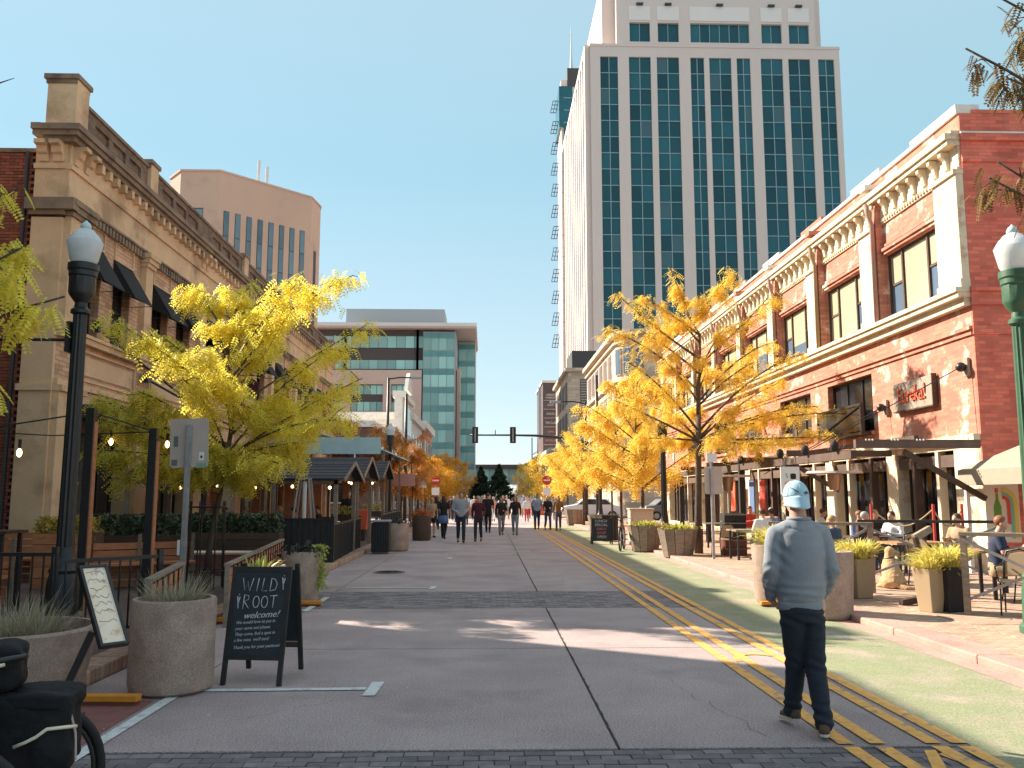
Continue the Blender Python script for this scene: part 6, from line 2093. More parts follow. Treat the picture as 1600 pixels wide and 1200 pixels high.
# ================================================================ RIGHT PATIO
pg = thing('pergola', 'dark brown timber pergola with spot lamps along the red building', 'pergola', (7.85, 18.3, .09))
def pbeam(n_, a, b, w, h, m='brown_beam'):
    MB().bar(a, b, w, h).build(n_, m, pg)
pbeam('beam', (0, 0, 2.72), (2.7, 0, 2.72), .13, .18)
for y in (4.2, 8.4, 12.6, 16.8):
    pbeam('beam', (0, y, 2.72), (2.75, y, 2.72), .12, .16)
    MB().box(-.08, .08, y - .08, y + .08, 0, 2.6).build('post', 'black_matte', pg)
pbeam('long_beam', (0, .08, 2.5), (0, 17, 2.5), .12, .18)
pbeam('long_beam', (1.4, .1, 2.86), (1.4, 17, 2.86), .1, .1)
pbeam('brace', (1.0, -.12, 2.55), (2.7, -.12, 1.55), .09, .11, 'dark_wood')
pbeam('brace', (0.0, 3.9, 2.45), (1.2, 3.9, 1.75), .09, .1, 'dark_wood')
pbeam('brace', (-.02, 9.4, 2.45), (-.02, 12.0, 2.3), .07, .1, 'dark_wood')
for k in range(9):
    y = .8 + k * 1.8
    s_ = MB().ball((-.12, y, 2.72), (.1, .1, .13), 10, 8).build('spot_lamp', 'black_matte', pg, smooth=True)
for k in range(3):
    for q in range(3):
        MB().ball((.2 + k * .55 + q * .07, -.12, 2.8), .022, 6, 5).build('bolt_light', 'lamp_glass', pg)
an_ = thing('beige_awning', 'beige square canopy beside the end wall of the red building', 'awning', (11.75, 16.85, -.37), 0)
a_ = MB()
a_.add([(-1.6, -1.6, 2.62), (1.6, -1.6, 2.62), (1.6, 1.6, 2.62), (-1.6, 1.6, 2.62), (0, 0, 3.55)], [(0, 1, 4), (1, 2, 4), (2, 3, 4), (3, 0, 4)])
a_.build('roof', 'beige_canvas', an_)
v_ = MB().box(-1.61, 1.61, -1.62, -1.6, 2.3, 2.62).box(-1.62, -1.6, -1.6, 1.6, 2.3, 2.62).box(1.6, 1.62, -1.6, 1.6, 2.3, 2.62).box(-1.6, 1.6, 1.6, 1.62, 2.3, 2.62)
v_.build('valance', 'beige_canvas', an_)
for sx_ in (-1.5, 1.5):
    for sy in (-1.5, 1.5):
        MB().box(sx_ - .04, sx_ + .04, sy - .04, sy + .04, .08, 2.6).build('post', 'white_coping', an_)
po = thing('mural_poster', 'painted poster of a green bottle and striped arch on the red end wall', 'poster', (10.98, 18.43, 0))
MB().box(-.32, .42, -.03, 0, .72, 2.02).build('sheet', 'poster_paper', po)
def arch_band(r0, r1, y, m, zc=1.55, xa=.05, zb_=.8):
    pts = [(xa + r1 * math.cos(a), zc + r1 * math.sin(a)) for a in [R(90 - 9 * i) for i in range(11)]] + [(xa + r1, zb_), (xa + r0, zb_)] + [(xa + r0 * math.cos(a), zc + r0 * math.sin(a)) for a in [R(9 * i) for i in range(11)]]
    MB().prism(pts, -y, -y + .003, XZ).build('stripe', m, po)
arch_band(.24, .33, -.04, 'poster_yellow')
arch_band(.17, .235, -.04, 'poster_teal')
arch_band(.09, .165, -.04, 'poster_red', zb_=1.1)
MB().lathe([(.07, 0), (.085, .1), (.085, .45), (.03, .62), (.03, .74)], n=14).build('bottle_print', 'poster_green', po, loc=(-.06, -.032, 1.02)).scale = (1, .06, 1)
MB().lathe([(.04, 0), (.04, .1)], n=10).build('cap_print', 'poster_red', po, loc=(-.06, -.032, 1.77)).scale = (1, .06, 1)
# timber and steel fence with standing ledges
def ledge_fence(label, p, q, h, z0=.09, brace=True, m='grey_wood'):
    p, q = Vector((*p, 0)), Vector((*q, 0))
    L = (q - p).length
    t = thing('ledge_fence', label, 'fence', (p.x, p.y, z0), math.atan2(q.y - p.y, q.x - p.x), 'patio fences on the right')
    MB().box(-.05, L + .05, -.07, .07, h - .05, h).build('ledge', m, t, bevel=.005)
    for s_ in (0, L):
        MB().box(s_ - .04, s_ + .04, -.04, .04, 0, h - .05).build('post', 'black_metal' if m != 'grey_wood' else 'grey_wood', t)
    if brace:
        MB().bar((0, -.045, h - .1), (L, -.045, .2), .025, .04).build('brace', 'galvanised', t)
        MB().bar((0, .045, .2), (L, .045, h - .1), .025, .04).build('brace', 'galvanised', t)
ledge_fence('grey ledge fence running behind the walking man', (4.9, 15.0), (6.45, 14.6), 1.17)
ledge_fence('grey ledge fence with crossed braces beside the green lamp', (6.55, 11.9), (7.9, 10.9), 1.12)
ledge_fence('black rail fence in the middle of the right patio', (6.55, 15.2), (8.7, 14.6), 1.2, m='black_metal')
pw = thing('carved_post', 'weathered brown post on a splayed foot in front of the dog', 'post', (6.55, 13.05, .09), R(12))
MB().tube([(.0, 0, 0), (.02, 0, .35), (-.05, 0, .75), (-.12, 0, 1.0)], [.07, .055, .05, .045], 8).build('shaft', 'dark_wood', pw, smooth=30)
MB().bar((-.14, 0, .98), (.16, 0, 1.12), .07, .1).build('head', 'grey_wood', pw)
MB().bar((-.42, 0, .04), (.0, 0, .1), .1, .09).bar((.0, -.0, .05), (.3, .05, .05), .12, .1).build('foot', 'dark_wood', pw)
for k, (x, y, tall, lab) in enumerate([(6.5, 12.3, 1, 'tapered dark planter with straw yellow grass on the right pavement'), (5.95, 14.0, 0, 'tapered pale planter with yellow grass just right of the walking man')]):
    t = thing('grass_planter', lab, 'planter', (x, y, .09), R(20), 'yellow grass planters')
    b = MB().frustum((0, 0), 0, .62, .15, .15, .20, .20).build('pot', 'black_matte' if tall else 'cloth_tan', t, bevel=.012)
    MB().frustum((-.28, .05), 0, .6, .10, .12, .16, .16).build('second_pot', 'cloth_tan' if tall else 'black_matte', t, bevel=.012)
    top_plant('grass', 650, .30, .72, 30 + k, t, .6)
    top_plant('grass', 300, .24, .6, 33 + k, t, .55, 'plant', -.28, .05)
    top_plant('yellow', 260, .22, .28, 35 + k, t, .58)
ch_group = 'cafe chairs on the right patio'
cs = [(7.25, 11.85, -40, 'wicker cafe chair tucked under the ledge next to the green lamp'), (7.95, 11.4, -30, 'wicker cafe chair cut by the green lamp post'),
      (8.05, 15.9, 120, 'wicker cafe chair behind the sitting dog'), (7.3, 16.9, 200, 'cafe chair in front of the tan patio table behind the dog'),
      (8.3, 13.4, 80, 'cafe chair behind the man in the navy shirt'), (8.6, 17.2, 10, 'cafe chair under the pergola by the windows'),
      (7.3, 21.6, 30, 'cafe chair beside the person with the dark bag'), (6.3, 23.4, 200, 'cafe chair near the foot of the golden tree'), (8.3, 22.4, 100, 'cafe chair before the shop columns'), (8.7, 25.6, 60, 'cafe chair further along under the pergola')]
for x, y, a, lab in cs:
    chair(lab, x, y, R(a), .09, ch_group)
tg = 'tables on the right patio'
for x, y, a, l, m, lab in [(8.0, 16.3, 8, 1.1, 'table_wood', 'tan topped patio table behind the sitting dog'), (7.55, 13.9, -10, 1.0, 'table_wood', 'tan topped patio table in front of the man in navy'), (8.6, 12.4, 10, 1.2, 'grey_wood', 'grey topped table with folded menus at the right edge'), (8.3, 18.6, 0, 1.2, 'dark_wood', 'dark patio table under the near end of the pergola'), (6.9, 22.4, 5, 1.3, 'grey_wood', 'grey patio table left of the person with the dark bag'), (8.2, 24, 0, 1.2, 'dark_wood', 'dark patio table beneath the middle of the pergola'), (7.4, 27.6, 5, 1.2, 'grey_wood', 'grey patio table near the second golden tree')]:
    table(lab, x, y, R(a), l, .7, .76, m, .09, tg)
cup = MB().lathe([(.035, 0), (.045, .14), (.04, .14), (.03, .01)], (7.62, 13.85, .851), 16).build('tumbler', 'poster_teal', label='green tumbler on the tan table in front of the man in navy', cat='cup', smooth=True)
nap = thing('menu_stack', 'small stack of white papers on the table at the right edge', 'papers', (8.35, 12.2, .851), R(15))
for k in range(3):
    MB().box(-.15, .15, -.1, .1, k * .012, k * .012 + .01, Matrix.Rotation(R(6 * k), 4, 'Z')).build('sheet', 'sign_white', nap)
for k, (x, y, lab) in enumerate([(6.85, 24.6, 'mushroom patio heater right of the beige sign back'), (8.3, 20.6, 'mushroom patio heater behind the walking man\'s cap')]):
    t = thing('mushroom_heater', lab, 'patio heater', (x, y, .09), 0, 'mushroom patio heaters')
    MB().lathe([(.04, 0), (.62, .05), (.66, .0), (.6, .0)][::-1], (0, 0, 2.15), 24).build('dome', 'sign_beige', t, smooth=40)
    MB().lathe([(.12, 1.75), (.16, 2.0), (.16, 2.14)], n=16).build('burner', 'copper_heater', t)
    MB().tube([(0, 0, .55), (0, 0, 1.75)], .035, 8).build('pole', 'sign_beige', t)
    MB().lathe([(.24, 0), (.22, .5), (.1, .56)], n=20).build('base', 'copper_heater', t, smooth=40)
sb = thing('stacked_crates', 'stack of dark red crates and trays beside the golden tree trunk', 'crates', (6.75, 23.9, .09))
for k in range(5):
    MB().box(-.3, .3, -.25, .25, k * .23 + .005, k * .23 + .22).build('crate', 'rust' if k < 2 else 'black_matte', sb, bevel=.01)
    MB().box(-.31, .31, -.26, -.251, k * .23 + .17, k * .23 + .2).build('crate_lip', 'grey_wood', sb)
rp_ = thing('rope_barrier', 'low red posts joined by a tan rope in the right patio', 'barrier', (0, 0, .09))
pts = [(8.0, 18.0), (8.9, 17.2), (9.7, 17.6)]
for x, y in pts:
    MB().tube([(x, y, 0), (x, y, 1.45)], .03, 8).build('post', 'cloth_red', rp_)
for (a, b) in zip(pts, pts[1:]):
    MB().tube([(a[0] + (b[0] - a[0]) * i / 8, a[1] + (b[1] - a[1]) * i / 8, 1.35 - .35 * math.sin(PI * i / 8)) for i in range(9)], .015, 5).build('rope', 'cloth_tan', rp_)
wf = thing('shop_sign', 'white notice board with dark lettering hung under the pergola', 'sign', (6.95, 19.8, 2.05))
MB().box(-.22, .22, -.015, .015, -.32, .32).build('board', 'sign_white', wf)
MB().prism(rounded(.13, .13, .03), .016, .02, Matrix.Translation((.07, 0, .1)) @ XZ).build('emblem', 'black_matte', wf)
MB().bar((-.1, -.018, .17), (-.06, -.018, .06), .03, .004).build('emblem', 'black_matte', wf)
text('OPEN', .1, 'letter_red', wf, (0, -.02, -.06), (R(90), 0, 0), ext=.002)
MB().tube([(-.15, 0, .32), (-.15, 0, .62)], .008, 4).tube([(.15, 0, .32), (.15, 0, .62)], .008, 4).build('hanger', 'black_metal', wf)
for k in range(4):
    t = thing('hung_garment', ['red', 'dark blue', 'scarlet', 'orange'][k] + ' poster in the shop window left of the walking man', 'poster', (10.25, 32.2 + k * 1.3, .6), R(-90), 'posters in the shop windows')
    MB().box(-.3, .3, -.02, .02, .5, 1.7).build('sheet', ['cloth_red', 'cloth_blue', 'cloth_red', 'letter_red'][k], t)
    MB().box(-.32, .32, -.03, .025, 1.7, 1.74).box(-.32, .32, -.03, .025, .46, .5).build('batten', 'dark_wood', t)
# ================================================================ PEOPLE
XM = {-1: 'L', 1: 'R'}
def pose_joints(pose):
    """metres for a 1.75 m figure facing -y"""
    J = {}
    for s_ in (-1, 1):
        J['hip', s_] = Vector((s_ * .09, 0, .90))
        J['knee', s_] = Vector((s_ * .10, -.02, .49))
        J['ankle', s_] = Vector((s_ * .10, .02, .085))
        J['sho', s_] = Vector((s_ * .185, .01, 1.43))
        J['elb', s_] = Vector((s_ * .25, .03, 1.14))
        J['wri', s_] = Vector((s_ * .25, -.05, .90))
        J['toe', s_] = Vector((s_ * .12, -.15, .04))
    J['neck'] = Vector((0, .01, 1.47))
    J['head'] = Vector((0, -.02, 1.63))
    J['chest'] = Vector((0, .01, 1.3))
    J['pel'] = Vector((0, 0, .93))
    if pose.startswith('walk'):
        f = 1 if pose[4] == 'A' else -1
        J['knee', f] = Vector((f * .09, -.19, .51)); J['ankle', f] = Vector((f * .085, -.24, .085)); J['toe', f] = Vector((f * .09, -.41, .07))
        J['knee', -f] = Vector((-f * .09, .02, .48)); J['ankle', -f] = Vector((-f * .085, .27, .16)); J['toe', -f] = Vector((-f * .09, .15, .03))
        J['elb', f] = Vector((f * .25, .10, 1.16)); J['wri', f] = Vector((f * .25, .09, .91))
        J['elb', -f] = Vector((-f * .25, -.02, 1.15)); J['wri', -f] = Vector((-f * .23, -.2, .95))
    if 'H' in pose:      # hands held in front
        J['elb', 1] = Vector((.25, .03, 1.14)); J['wri', 1] = Vector((.10, -.22, 1.12))
    if 'P' in pose:      # hands in front pocket
        for s_ in (-1, 1):
            J['elb', s_] = Vector((s_ * .27, .05, 1.15)); J['wri', s_] = Vector((s_ * .12, -.15, 1.02))
    if pose.startswith('sit'):
        dz = -.43
        for k in list(J):
            J[k] = J[k] + Vector((0, 0, dz))
        for s_ in (-1, 1):
            J['hip', s_] = Vector((s_ * .10, 0, .50))
            J['knee', s_] = Vector((s_ * .13, -.42, .50))
            J['ankle', s_] = Vector((s_ * .13, -.38, .085))
            J['toe', s_] = Vector((s_ * .14, -.55, .04))
            J['elb', s_] = Vector((s_ * .25, -.10, .77))
            J['wri', s_] = Vector((s_ * .10, -.36, .84))
        lean = -.06
        J['neck'] += Vector((0, lean, 0)); J['head'] += Vector((0, lean * 1.6, 0))
        for s_ in (-1, 1):
            J['sho', s_] += Vector((0, lean, 0))
    return J
def hand(b, w, d, s_, r=.009, curl=.5):
    """palm and five fingers; w wrist, d direction of the fingers"""
    d = d.normalized()
    side = Vector((0, 1, 0)).cross(d)
    side = side.normalized() if side.length > .1 else Vector((1, 0, 0))
    nrm = d.cross(side)
    palm = w + d * .05
    b.loft([((w.x, w.y, w.z), .02, .02)], 6) if False else None
    b.ball(palm, (.022, .036, .05), 8, 6)
    fw = Vector((0, 1, 0))
    for i, (o_, l) in enumerate([(-.027, .072), (-.009, .082), (.009, .076), (.026, .06)]):
        p0 = w + d * .085 + fw * o_
        p1 = p0 + d * l * .55 + side * (-s_ * .004)
        p2 = p1 + d * l * .35 + side * (-s_ * .022 * curl)
        b.tube([p0 - d * .02, p0, p1, p2], [r, r, r * .95, r * .8], 6)
    b.tube([w + d * .02 - fw * .02, w + d * .055 - fw * .045, w + d * .09 - fw * .05], [r * 1.2, r * 1.1, r * .9], 6)
def hw(J):
    return J
def build_figure(pose, vox, fem=False, kind='long', shorts=False, fat=1.0):
    J = pose_joints(pose)
    out = {}
    fs = .9 if fem else 1.0
    sit = pose.startswith('sit')
    # body
    b = MB()
    H = J['head']
    b.ball(H + Vector((0, .01, .03)), (.074, .088, .085), 14, 10)
    b.ball(H + Vector((0, -.015, -.035)), (.058, .07, .075), 12, 8)
    b.ball(H + Vector((0, -.088, -.012)), (.012, .02, .02), 6, 5)
    for s_ in (-1, 1):
        b.ball(H + Vector((s_ * .076, .015, -.01)), (.012, .02, .03), 6, 5)
    b.limb(H + Vector((0, .02, -.06)), J['neck'], .052, .058)
    pel = (J['hip', 1] + J['hip', -1]) / 2
    ch = (J['sho', 1] + J['sho', -1]) / 2
    def torso(bb, g, z_extra=0, w=1.0):
        rings = []
        for f, rx, ry in [(-.06, .10, .09), (0, .155, .105), (.14, .15, .10), (.35, .13 * fs + .005, .095), (.6, .155 * fs, .108), (.82, .17 * fs, .11), (.95, .165 * fs, .085), (1.06, .09, .07)]:
            c = pel.lerp(ch, f)
            rings.append(((c.x, c.y, c.z), (rx * fat + g) * w, (ry * fat + g) * w))
        bb.loft(rings, 18)
    torso(b, 0)
    for s_ in (-1, 1):
        S_ = Vector((J['sho', s_].x * fs, J['sho', s_].y, J['sho', s_].z))
        b.limb(S_, J['elb', s_], .048 * fs, .038 * fs)
        b.limb(J['elb', s_], J['wri', s_], .037 * fs, .025)
        d = (J['wri', s_] - J['elb', s_])
        hand(b, J['wri', s_], d, s_, .010 if vox > .012 else .009)
        b.limb(J['hip', s_], J['knee', s_], .085 * fat, .054)
        b.limb(J['knee', s_], J['ankle', s_], .05, .035)
        b.limb(J['ankle', s_], J['toe', s_], .035, .028)
    out['body'] = remesh(b, vox, 2)
    # top
    t = MB()
    torso(t, .016, w=1.02)
    t.limb(ch + Vector((0, 0, .01)), ch + Vector((0, 0, .04)), .075, .062)
    for s_ in (-1, 1):
        S_ = Vector((J['sho', s_].x * fs, J['sho', s_].y, J['sho', s_].z))
        t.limb(ch, S_, .07, .058 * fs)
        if kind == 'short':
            m_ = S_.lerp(J['elb', s_], .7)
            t.limb(S_, m_, .062 * fs, .056 * fs)
        else:
            t.limb(S_, J['elb', s_], .063 * fs, .054 * fs)
            t.limb(J['elb', s_], J['wri', s_].lerp(J['elb', s_], .1), .053 * fs, .038)
    out['top'] = remesh(t, vox, 3)
    # trousers
    p = MB()
    p.loft([((pel.x, pel.y, pel.z + dz), (rx * fat), (ry * fat)) for dz, rx, ry in [(-.10, .12, .10), (0, .172, .12), (.07, .165, .115), (.12, .155, .11)]], 16)
    for s_ in (-1, 1):
        if shorts:
            m_ = J['hip', s_].lerp(J['knee', s_], .55)
            p.limb(J['hip', s_], m_, .10 * fat, .082)
        else:
            p.limb(J['hip', s_], J['knee', s_], .10 * fat, .072)
            e = J['ankle', s_].lerp(J['knee', s_], .06)
            p.limb(J['knee', s_], e, .07, .058)
    out['trousers'] = remesh(p, vox, 3)
    # shoes
    for s_ in (-1, 1):
        q = MB()
        a, e = J['ankle', s_], J['toe', s_]
        dd = (e - a); dd.z = 0; dd.normalize()
        q.limb(a - dd * .04 + Vector((0, 0, -.035)), e + Vector((0, 0, .0)), .042, .036)
        q.limb(a, a + Vector((0, 0, -.04)), .044, .045)
        out['shoe', s_] = remesh(q, max(vox * .8, .01), 1)
    # hair
    h = MB()
    h.ball(H + Vector((0, .025, .045)), (.083, .092, .085), 14, 10)
    if fem:
        h.ball(H + Vector((0, .07, -.03)), (.08, .05, .12), 12, 8)
        for s_ in (-1, 1):
            h.limb(H + Vector((s_ * .07, .02, .0)), H + Vector((s_ * .075, .02, -.2)), .03, .028)
    out['hair'] = remesh(h, max(vox * .8, .01), 1)
    for k, me in out.items():
        me.materials.clear()
        me.materials.append(M['skin'])
    return out, J
CACHE = {}
def person(label, x, y, rz, pose, top, bottom, hair='hair_brown', skin='skin', h=1.75, vox=.02, fem=False, kind='long', shorts=False, shoes='cloth_black', group=None, z0=0, fat=1.0, face=True):
    key = (pose, vox, fem, kind, shorts, fat)
    if key not in CACHE:
        CACHE[key] = build_figure(*key)
    ms, J = CACHE[key]
    t = thing('person', label, 'person', (x, y, z0), R(rz), group, h / 1.75)
    def put(n, me, m):
        o = ob(n, me, None, t)
        o.material_slots[0].link = 'OBJECT'
        o.material_slots[0].material = M[m]
        return o
    put('body', ms['body'], skin)
    put('shirt', ms['top'], top)
    put('trousers', ms['trousers'], bottom)
    if hair:
        put('hair', ms['hair'], hair)
    for s_ in (-1, 1):
        put('shoe', ms['shoe', s_], shoes)
    if face:
        for s_ in (-1, 1):
            MB().ball(J['head'] + Vector((s_ * .028, -.082, .012)), (.011, .006, .006), 6, 5).build('eye', 'dark_nose', t)
        MB().ball(J['head'] + Vector((0, -.083, -.05)), (.022, .006, .006), 8, 5).build('mouth', 'cloth_pink', t)
    return t, J

WG = 'people walking down the street'
person('man in pale grey hoodie and dark jeans walking towards us', -.98, 32.2, 4, 'walkAP', 'cloth_grey', 'denim_dark', 'hair_brown', h=1.86, group=WG)
person('person in maroon jacket and jeans beside the man in the grey hoodie', -.35, 33.2, -6, 'walkB', 'cloth_maroon', 'denim_dark', 'hair_grey', h=1.7, fem=False, group=WG)
person('waitress in black T shirt and purple apron seen from behind', -1.76, 35.1, 172, 'walkA', 'cloth_black', 'cloth_black', 'hair_brown', h=1.72, kind='short', fem=True, group=WG)
apr = MB().loft([((-1.76, 35.02, .62), .2, .16), ((-1.76, 35.02, .75), .2, .16), ((-1.76, 35.02, .93), .17, .14)], 16).build('apron', 'cloth_blue', label='purple blue apron tied round the waitress in black', cat='apron', smooth=True)
person('blonde woman in tan top and shorts by the barrel planter', -2.3, 36.2, 20, 'stand', 'cloth_tan', 'cloth_black', 'hair_blonde', h=1.64, fem=True, kind='short', shorts=True, group=WG)
person('woman in black jacket and camouflage leggings holding a cup', .6, 38.5, 5, 'walkBH', 'cloth_black', 'cloth_camo', 'hair_brown', h=1.66, fem=True, group=WG)
person('woman in dark T shirt and light jeans walking mid street', 1.21, 38.4, -4, 'walkA', 'cloth_black', 'denim_light', 'hair_brown', h=1.70, fem=True, group=WG, shoes='cloth_black')
person('man in light blue shirt and navy trousers by the yellow lines', 2.54, 45, -3, 'walkB', 'cloth_sky', 'cloth_navy', 'hair_brown', 'skin_dark', h=1.84, kind='short', group=WG)
person('person in black jacket holding a white cup by the yellow lines', 3.05, 44.3, 8, 'walkAH', 'cloth_black', 'denim', 'hair_blonde', h=1.72, fem=True, group=WG)
person('woman in brown jacket and jeans at the right of the walkers', 3.52, 43.4, -6, 'walkB', 'cloth_brown', 'denim', 'hair_brown', h=1.7, fem=True, group=WG)
person('man in black walking behind the maroon jacket', .02, 41, 176, 'walkA', 'cloth_black', 'cloth_black', 'hair_brown', h=1.84, kind='short', group=WG)
FG = 'small figures of the far crowd'
cr = [(-1.3, 52, 'cloth_pink', 'denim', 'pink top', 'at the left of the far crowd'), (-.6, 55, 'cloth_red', 'cloth_black', 'red top', 'left of the middle of the far crowd'), (.1, 54, 'cloth_red', 'cloth_white', 'red top and white trousers', 'near the middle of the far crowd'),
      (.9, 57, 'cloth_white', 'denim', 'white shirt', 'behind the woman with the cup'), (1.8, 55, 'cloth_pink', 'cloth_red', 'pink shirt', 'behind the woman in light jeans'), (2.6, 58, 'cloth_white', 'cloth_red', 'white shirt and red trousers', 'left of the right hand walkers'),
      (-2.3, 60, 'cloth_black', 'cloth_black', 'black clothes', 'before the left no entry sign'), (-.2, 63, 'cloth_tan', 'denim', 'tan jacket', 'in the depth of the far crowd'), (.6, 66, 'cloth_navy', 'denim_dark', 'navy jacket', 'in the depth of the far crowd'),
      (1.4, 64, 'cloth_white', 'cloth_tan', 'white top and tan trousers', 'in the depth of the far crowd'), (2.2, 68, 'cloth_black', 'denim', 'black top', 'near the red barriers'), (3.1, 66, 'cloth_pink', 'denim', 'pink top and jeans', 'near the right no entry sign'),
      (-1.6, 69, 'cloth_white', 'cloth_navy', 'white top', 'near the left barrier'), (3.8, 72, 'cloth_tan', 'cloth_black', 'tan top', 'right of the barriers'), (-3.0, 50, 'cloth_brown', 'denim', 'brown coat', 'beside the white fabric canopies'), (4.6, 62, 'cloth_grey', 'denim', 'grey top', 'by the right crossing corner'), (-2.6, 44.5, 'cloth_black', 'denim_dark', 'black coat', 'at the kerb before the left canopies'),
      (-2.0, 57, 'cloth_grey', 'denim', 'grey sweater', 'left of the far crowd'), (.4, 59, 'cloth_pink', 'cloth_white', 'pink sweater', 'mid far crowd'), (1.1, 61, 'cloth_black', 'denim', 'black sweater', 'mid far crowd'), (2.0, 62, 'cloth_red', 'denim', 'red jacket', 'mid far crowd right of the seam'),
      (-1.0, 65, 'cloth_white', 'denim', 'white coat', 'deep in the far crowd left of the seam'), (2.9, 70, 'cloth_sky', 'cloth_tan', 'sky blue shirt', 'in front of the far barriers'), (-2.7, 64, 'cloth_maroon', 'cloth_black', 'maroon coat', 'under the left amber tree'), (.2, 71, 'cloth_black', 'cloth_black', 'long black coat', 'by the middle barrier'), (3.9, 68, 'cloth_navy', 'denim', 'navy coat', 'under the right golden trees'), (-.3, 49, 'cloth_tan', 'denim_light', 'tan sweater', 'behind the walkers at the crossing')]
for i, (x, y, a, b, w1, w2) in enumerate(cr):
    person('far person in %s %s' % (w1, w2), x, y, [5, 180, -8, 175, 12][i % 5], ['walkA', 'walkB', 'stand'][i % 3], a, b, ['hair_brown', 'hair_blonde', 'hair_grey', 'hair_brown'][i % 4], 'skin', 1.62 + .045 * ((i * 7) % 5), .035, i % 2 == 0, 'long', False, group=FG, face=False)
# seated guests, right patio
SG = 'guests seated on the right patio'
person('reddish haired man in a navy and white shirt seated at the ledge table', 7.75, 13.2, 62, 'sit', 'cloth_navy', 'cloth_tan', 'hair_red', h=1.74, vox=.014, kind='short', shorts=True, group=SG, z0=.09)
person('person in a blue shirt with red hair seated behind the dog', 8.35, 19.6, 30, 'sit', 'cloth_blue', 'denim', 'hair_red', h=1.7, vox=.022, group=SG, z0=.09)
person('person in a white and blue shirt seen from behind near the golden tree', 6.95, 21.8, 190, 'sit', 'cloth_white', 'denim_light', 'hair_brown', h=1.72, vox=.022, group=SG, z0=.09)
person('grey haired guest behind the ledge fence right of the walking man', 6.6, 16.4, -140, 'sit', 'denim', 'denim_dark', 'hair_blonde', h=1.66, vox=.022, group=SG, z0=.09)
person('guest in pink seated under the pergola', 8.2, 25.1, 150, 'sit', 'cloth_pink', 'denim', 'hair_grey', h=1.7, vox=.03, group=SG, z0=.09, face=False)
person('guest in a white top seated under the pergola', 8.9, 23.2, 80, 'sit', 'cloth_white', 'denim', 'hair_brown', h=1.7, vox=.03, group=SG, z0=.09, face=False)
person('guest in a red top seated far under the pergola', 8.6, 28.6, 20, 'sit', 'cloth_red', 'denim', 'hair_brown', h=1.7, vox=.03, group=SG, z0=.09, face=False)
for x, y, a, c, hr_, w in [(8.9, 18.9, -60, 'cloth_white', 'hair_brown', 'guest in white at the dark table behind the red posts'), (7.9, 18.3, 100, 'cloth_maroon', 'hair_grey', 'grey haired guest in maroon at the dark table behind the red posts'), (9.3, 20.9, 20, 'cloth_black', 'hair_blonde', 'blonde guest in black beside the shop windows'), (7.6, 23.0, 200, 'cloth_sky', 'hair_brown', 'guest in pale blue right of the stacked crates'), (9.0, 16.4, -70, 'cloth_tan', 'hair_brown', 'guest in tan at the table behind the dog'), (9.1, 13.2, -80, 'cloth_grey', 'hair_grey', 'guest in grey across from the man in navy')]:
    person(w, x, y, a, 'sit', c, 'denim', hr_, h=1.7, vox=.022, group=SG, z0=.09)
bg_ = thing('shoulder_bag', 'dark blue bag hanging from the chair by the golden tree', 'bag', (7.3, 21.5, .95))
ob('bag', bag_mesh(.14, .06, .16, 20, .01, .05), 'cloth_navy', bg_, smooth=True)
MB().tube([(-.1, 0, .14), (-.05, 0, .34), (.05, 0, .34), (.1, 0, .14)], .012, 5).build('strap', 'cloth_navy', bg_)
LG = 'guests under the left shelters'
for i, (x, y, a, c, w) in enumerate([(-7.3, 24.2, 90, 'cloth_pink', 'pink top'), (-6.6, 24.4, -90, 'cloth_black', 'black top'), (-5.2, 24.0, -80, 'cloth_grey', 'grey top'), (-6.9, 28.8, 80, 'cloth_white', 'white top'), (-5.4, 28.4, -90, 'cloth_black', 'dark top near the second shelter end'), (-5.5, 35.2, -90, 'cloth_red', 'red top')]):
    person('guest in a %s seated under the left shelters' % w, x, y, a, 'sit', c, 'denim_dark', ['hair_brown', 'hair_blonde'][i % 2], h=1.7, vox=.03, group=LG, z0=.11, face=False)
person('waiter in black standing inside the second left shelter', -4.9, 30.9, 20, 'stand', 'cloth_black', 'cloth_black', 'hair_brown', h=1.78, vox=.03, group=LG, z0=.11, face=False)

# ================================================================ DOG
dg = thing('dog', 'cream golden retriever sitting on the right patio, head turned right', 'dog', (7.15, 15.4, .09), R(0))
b = MB()
# seen from behind: rump near us, chest away (+y)
b.loft([((0, -.10, .03), .15, .14), ((0, -.10, .12), .19, .19), ((0, -.06, .22), .18, .19), ((0, .0, .33), .145, .16), ((0, .05, .43), .12, .13), ((0, .08, .50), .09, .10)], 18)
b.ball((-.14, -.04, .11), (.08, .15, .11), 12, 8).ball((.14, -.04, .11), (.08, .15, .11), 12, 8)
b.limb((0, .08, .46), (.03, .12, .60), .085, .075)
b.ball((.04, .12, .64), (.085, .09, .08), 14, 10)
b.limb((.07, .11, .63), (.17, .08, .60), .05, .034)
for s_ in (-1, 1):
    b.limb((s_ * .07, .12, .38), (s_ * .08, .19, .05), .05, .03)
    b.limb((s_ * .08, .19, .03), (s_ * .08, .25, .025), .03, .028)
    b.limb((s_ * .16, .02, .06), (s_ * .18, .17, .03), .045, .032)
b.tube([(0, -.26, .06), (.08, -.36, .03), (.2, -.4, .03), (.3, -.36, .03)], [.05, .045, .04, .015], 8)
me = remesh(b, .013, 2)
for v in me.vertices:
    v.co += v.normal * noise.fractal(v.co * 26, 1, 2, 3) * .006
ob('body', me, 'dog_fur', dg)
for c_ in ((.005, .045, .62), (.03, .195, .62)):
    ob('ear', remesh(MB().ball(c_, (.035, .015, .06), 10, 8), .01, 1), 'dog_fur', dg)
MB().ball((.205, .075, .615), (.014, .016, .013), 8, 6).build('nose', 'dark_nose', dg)
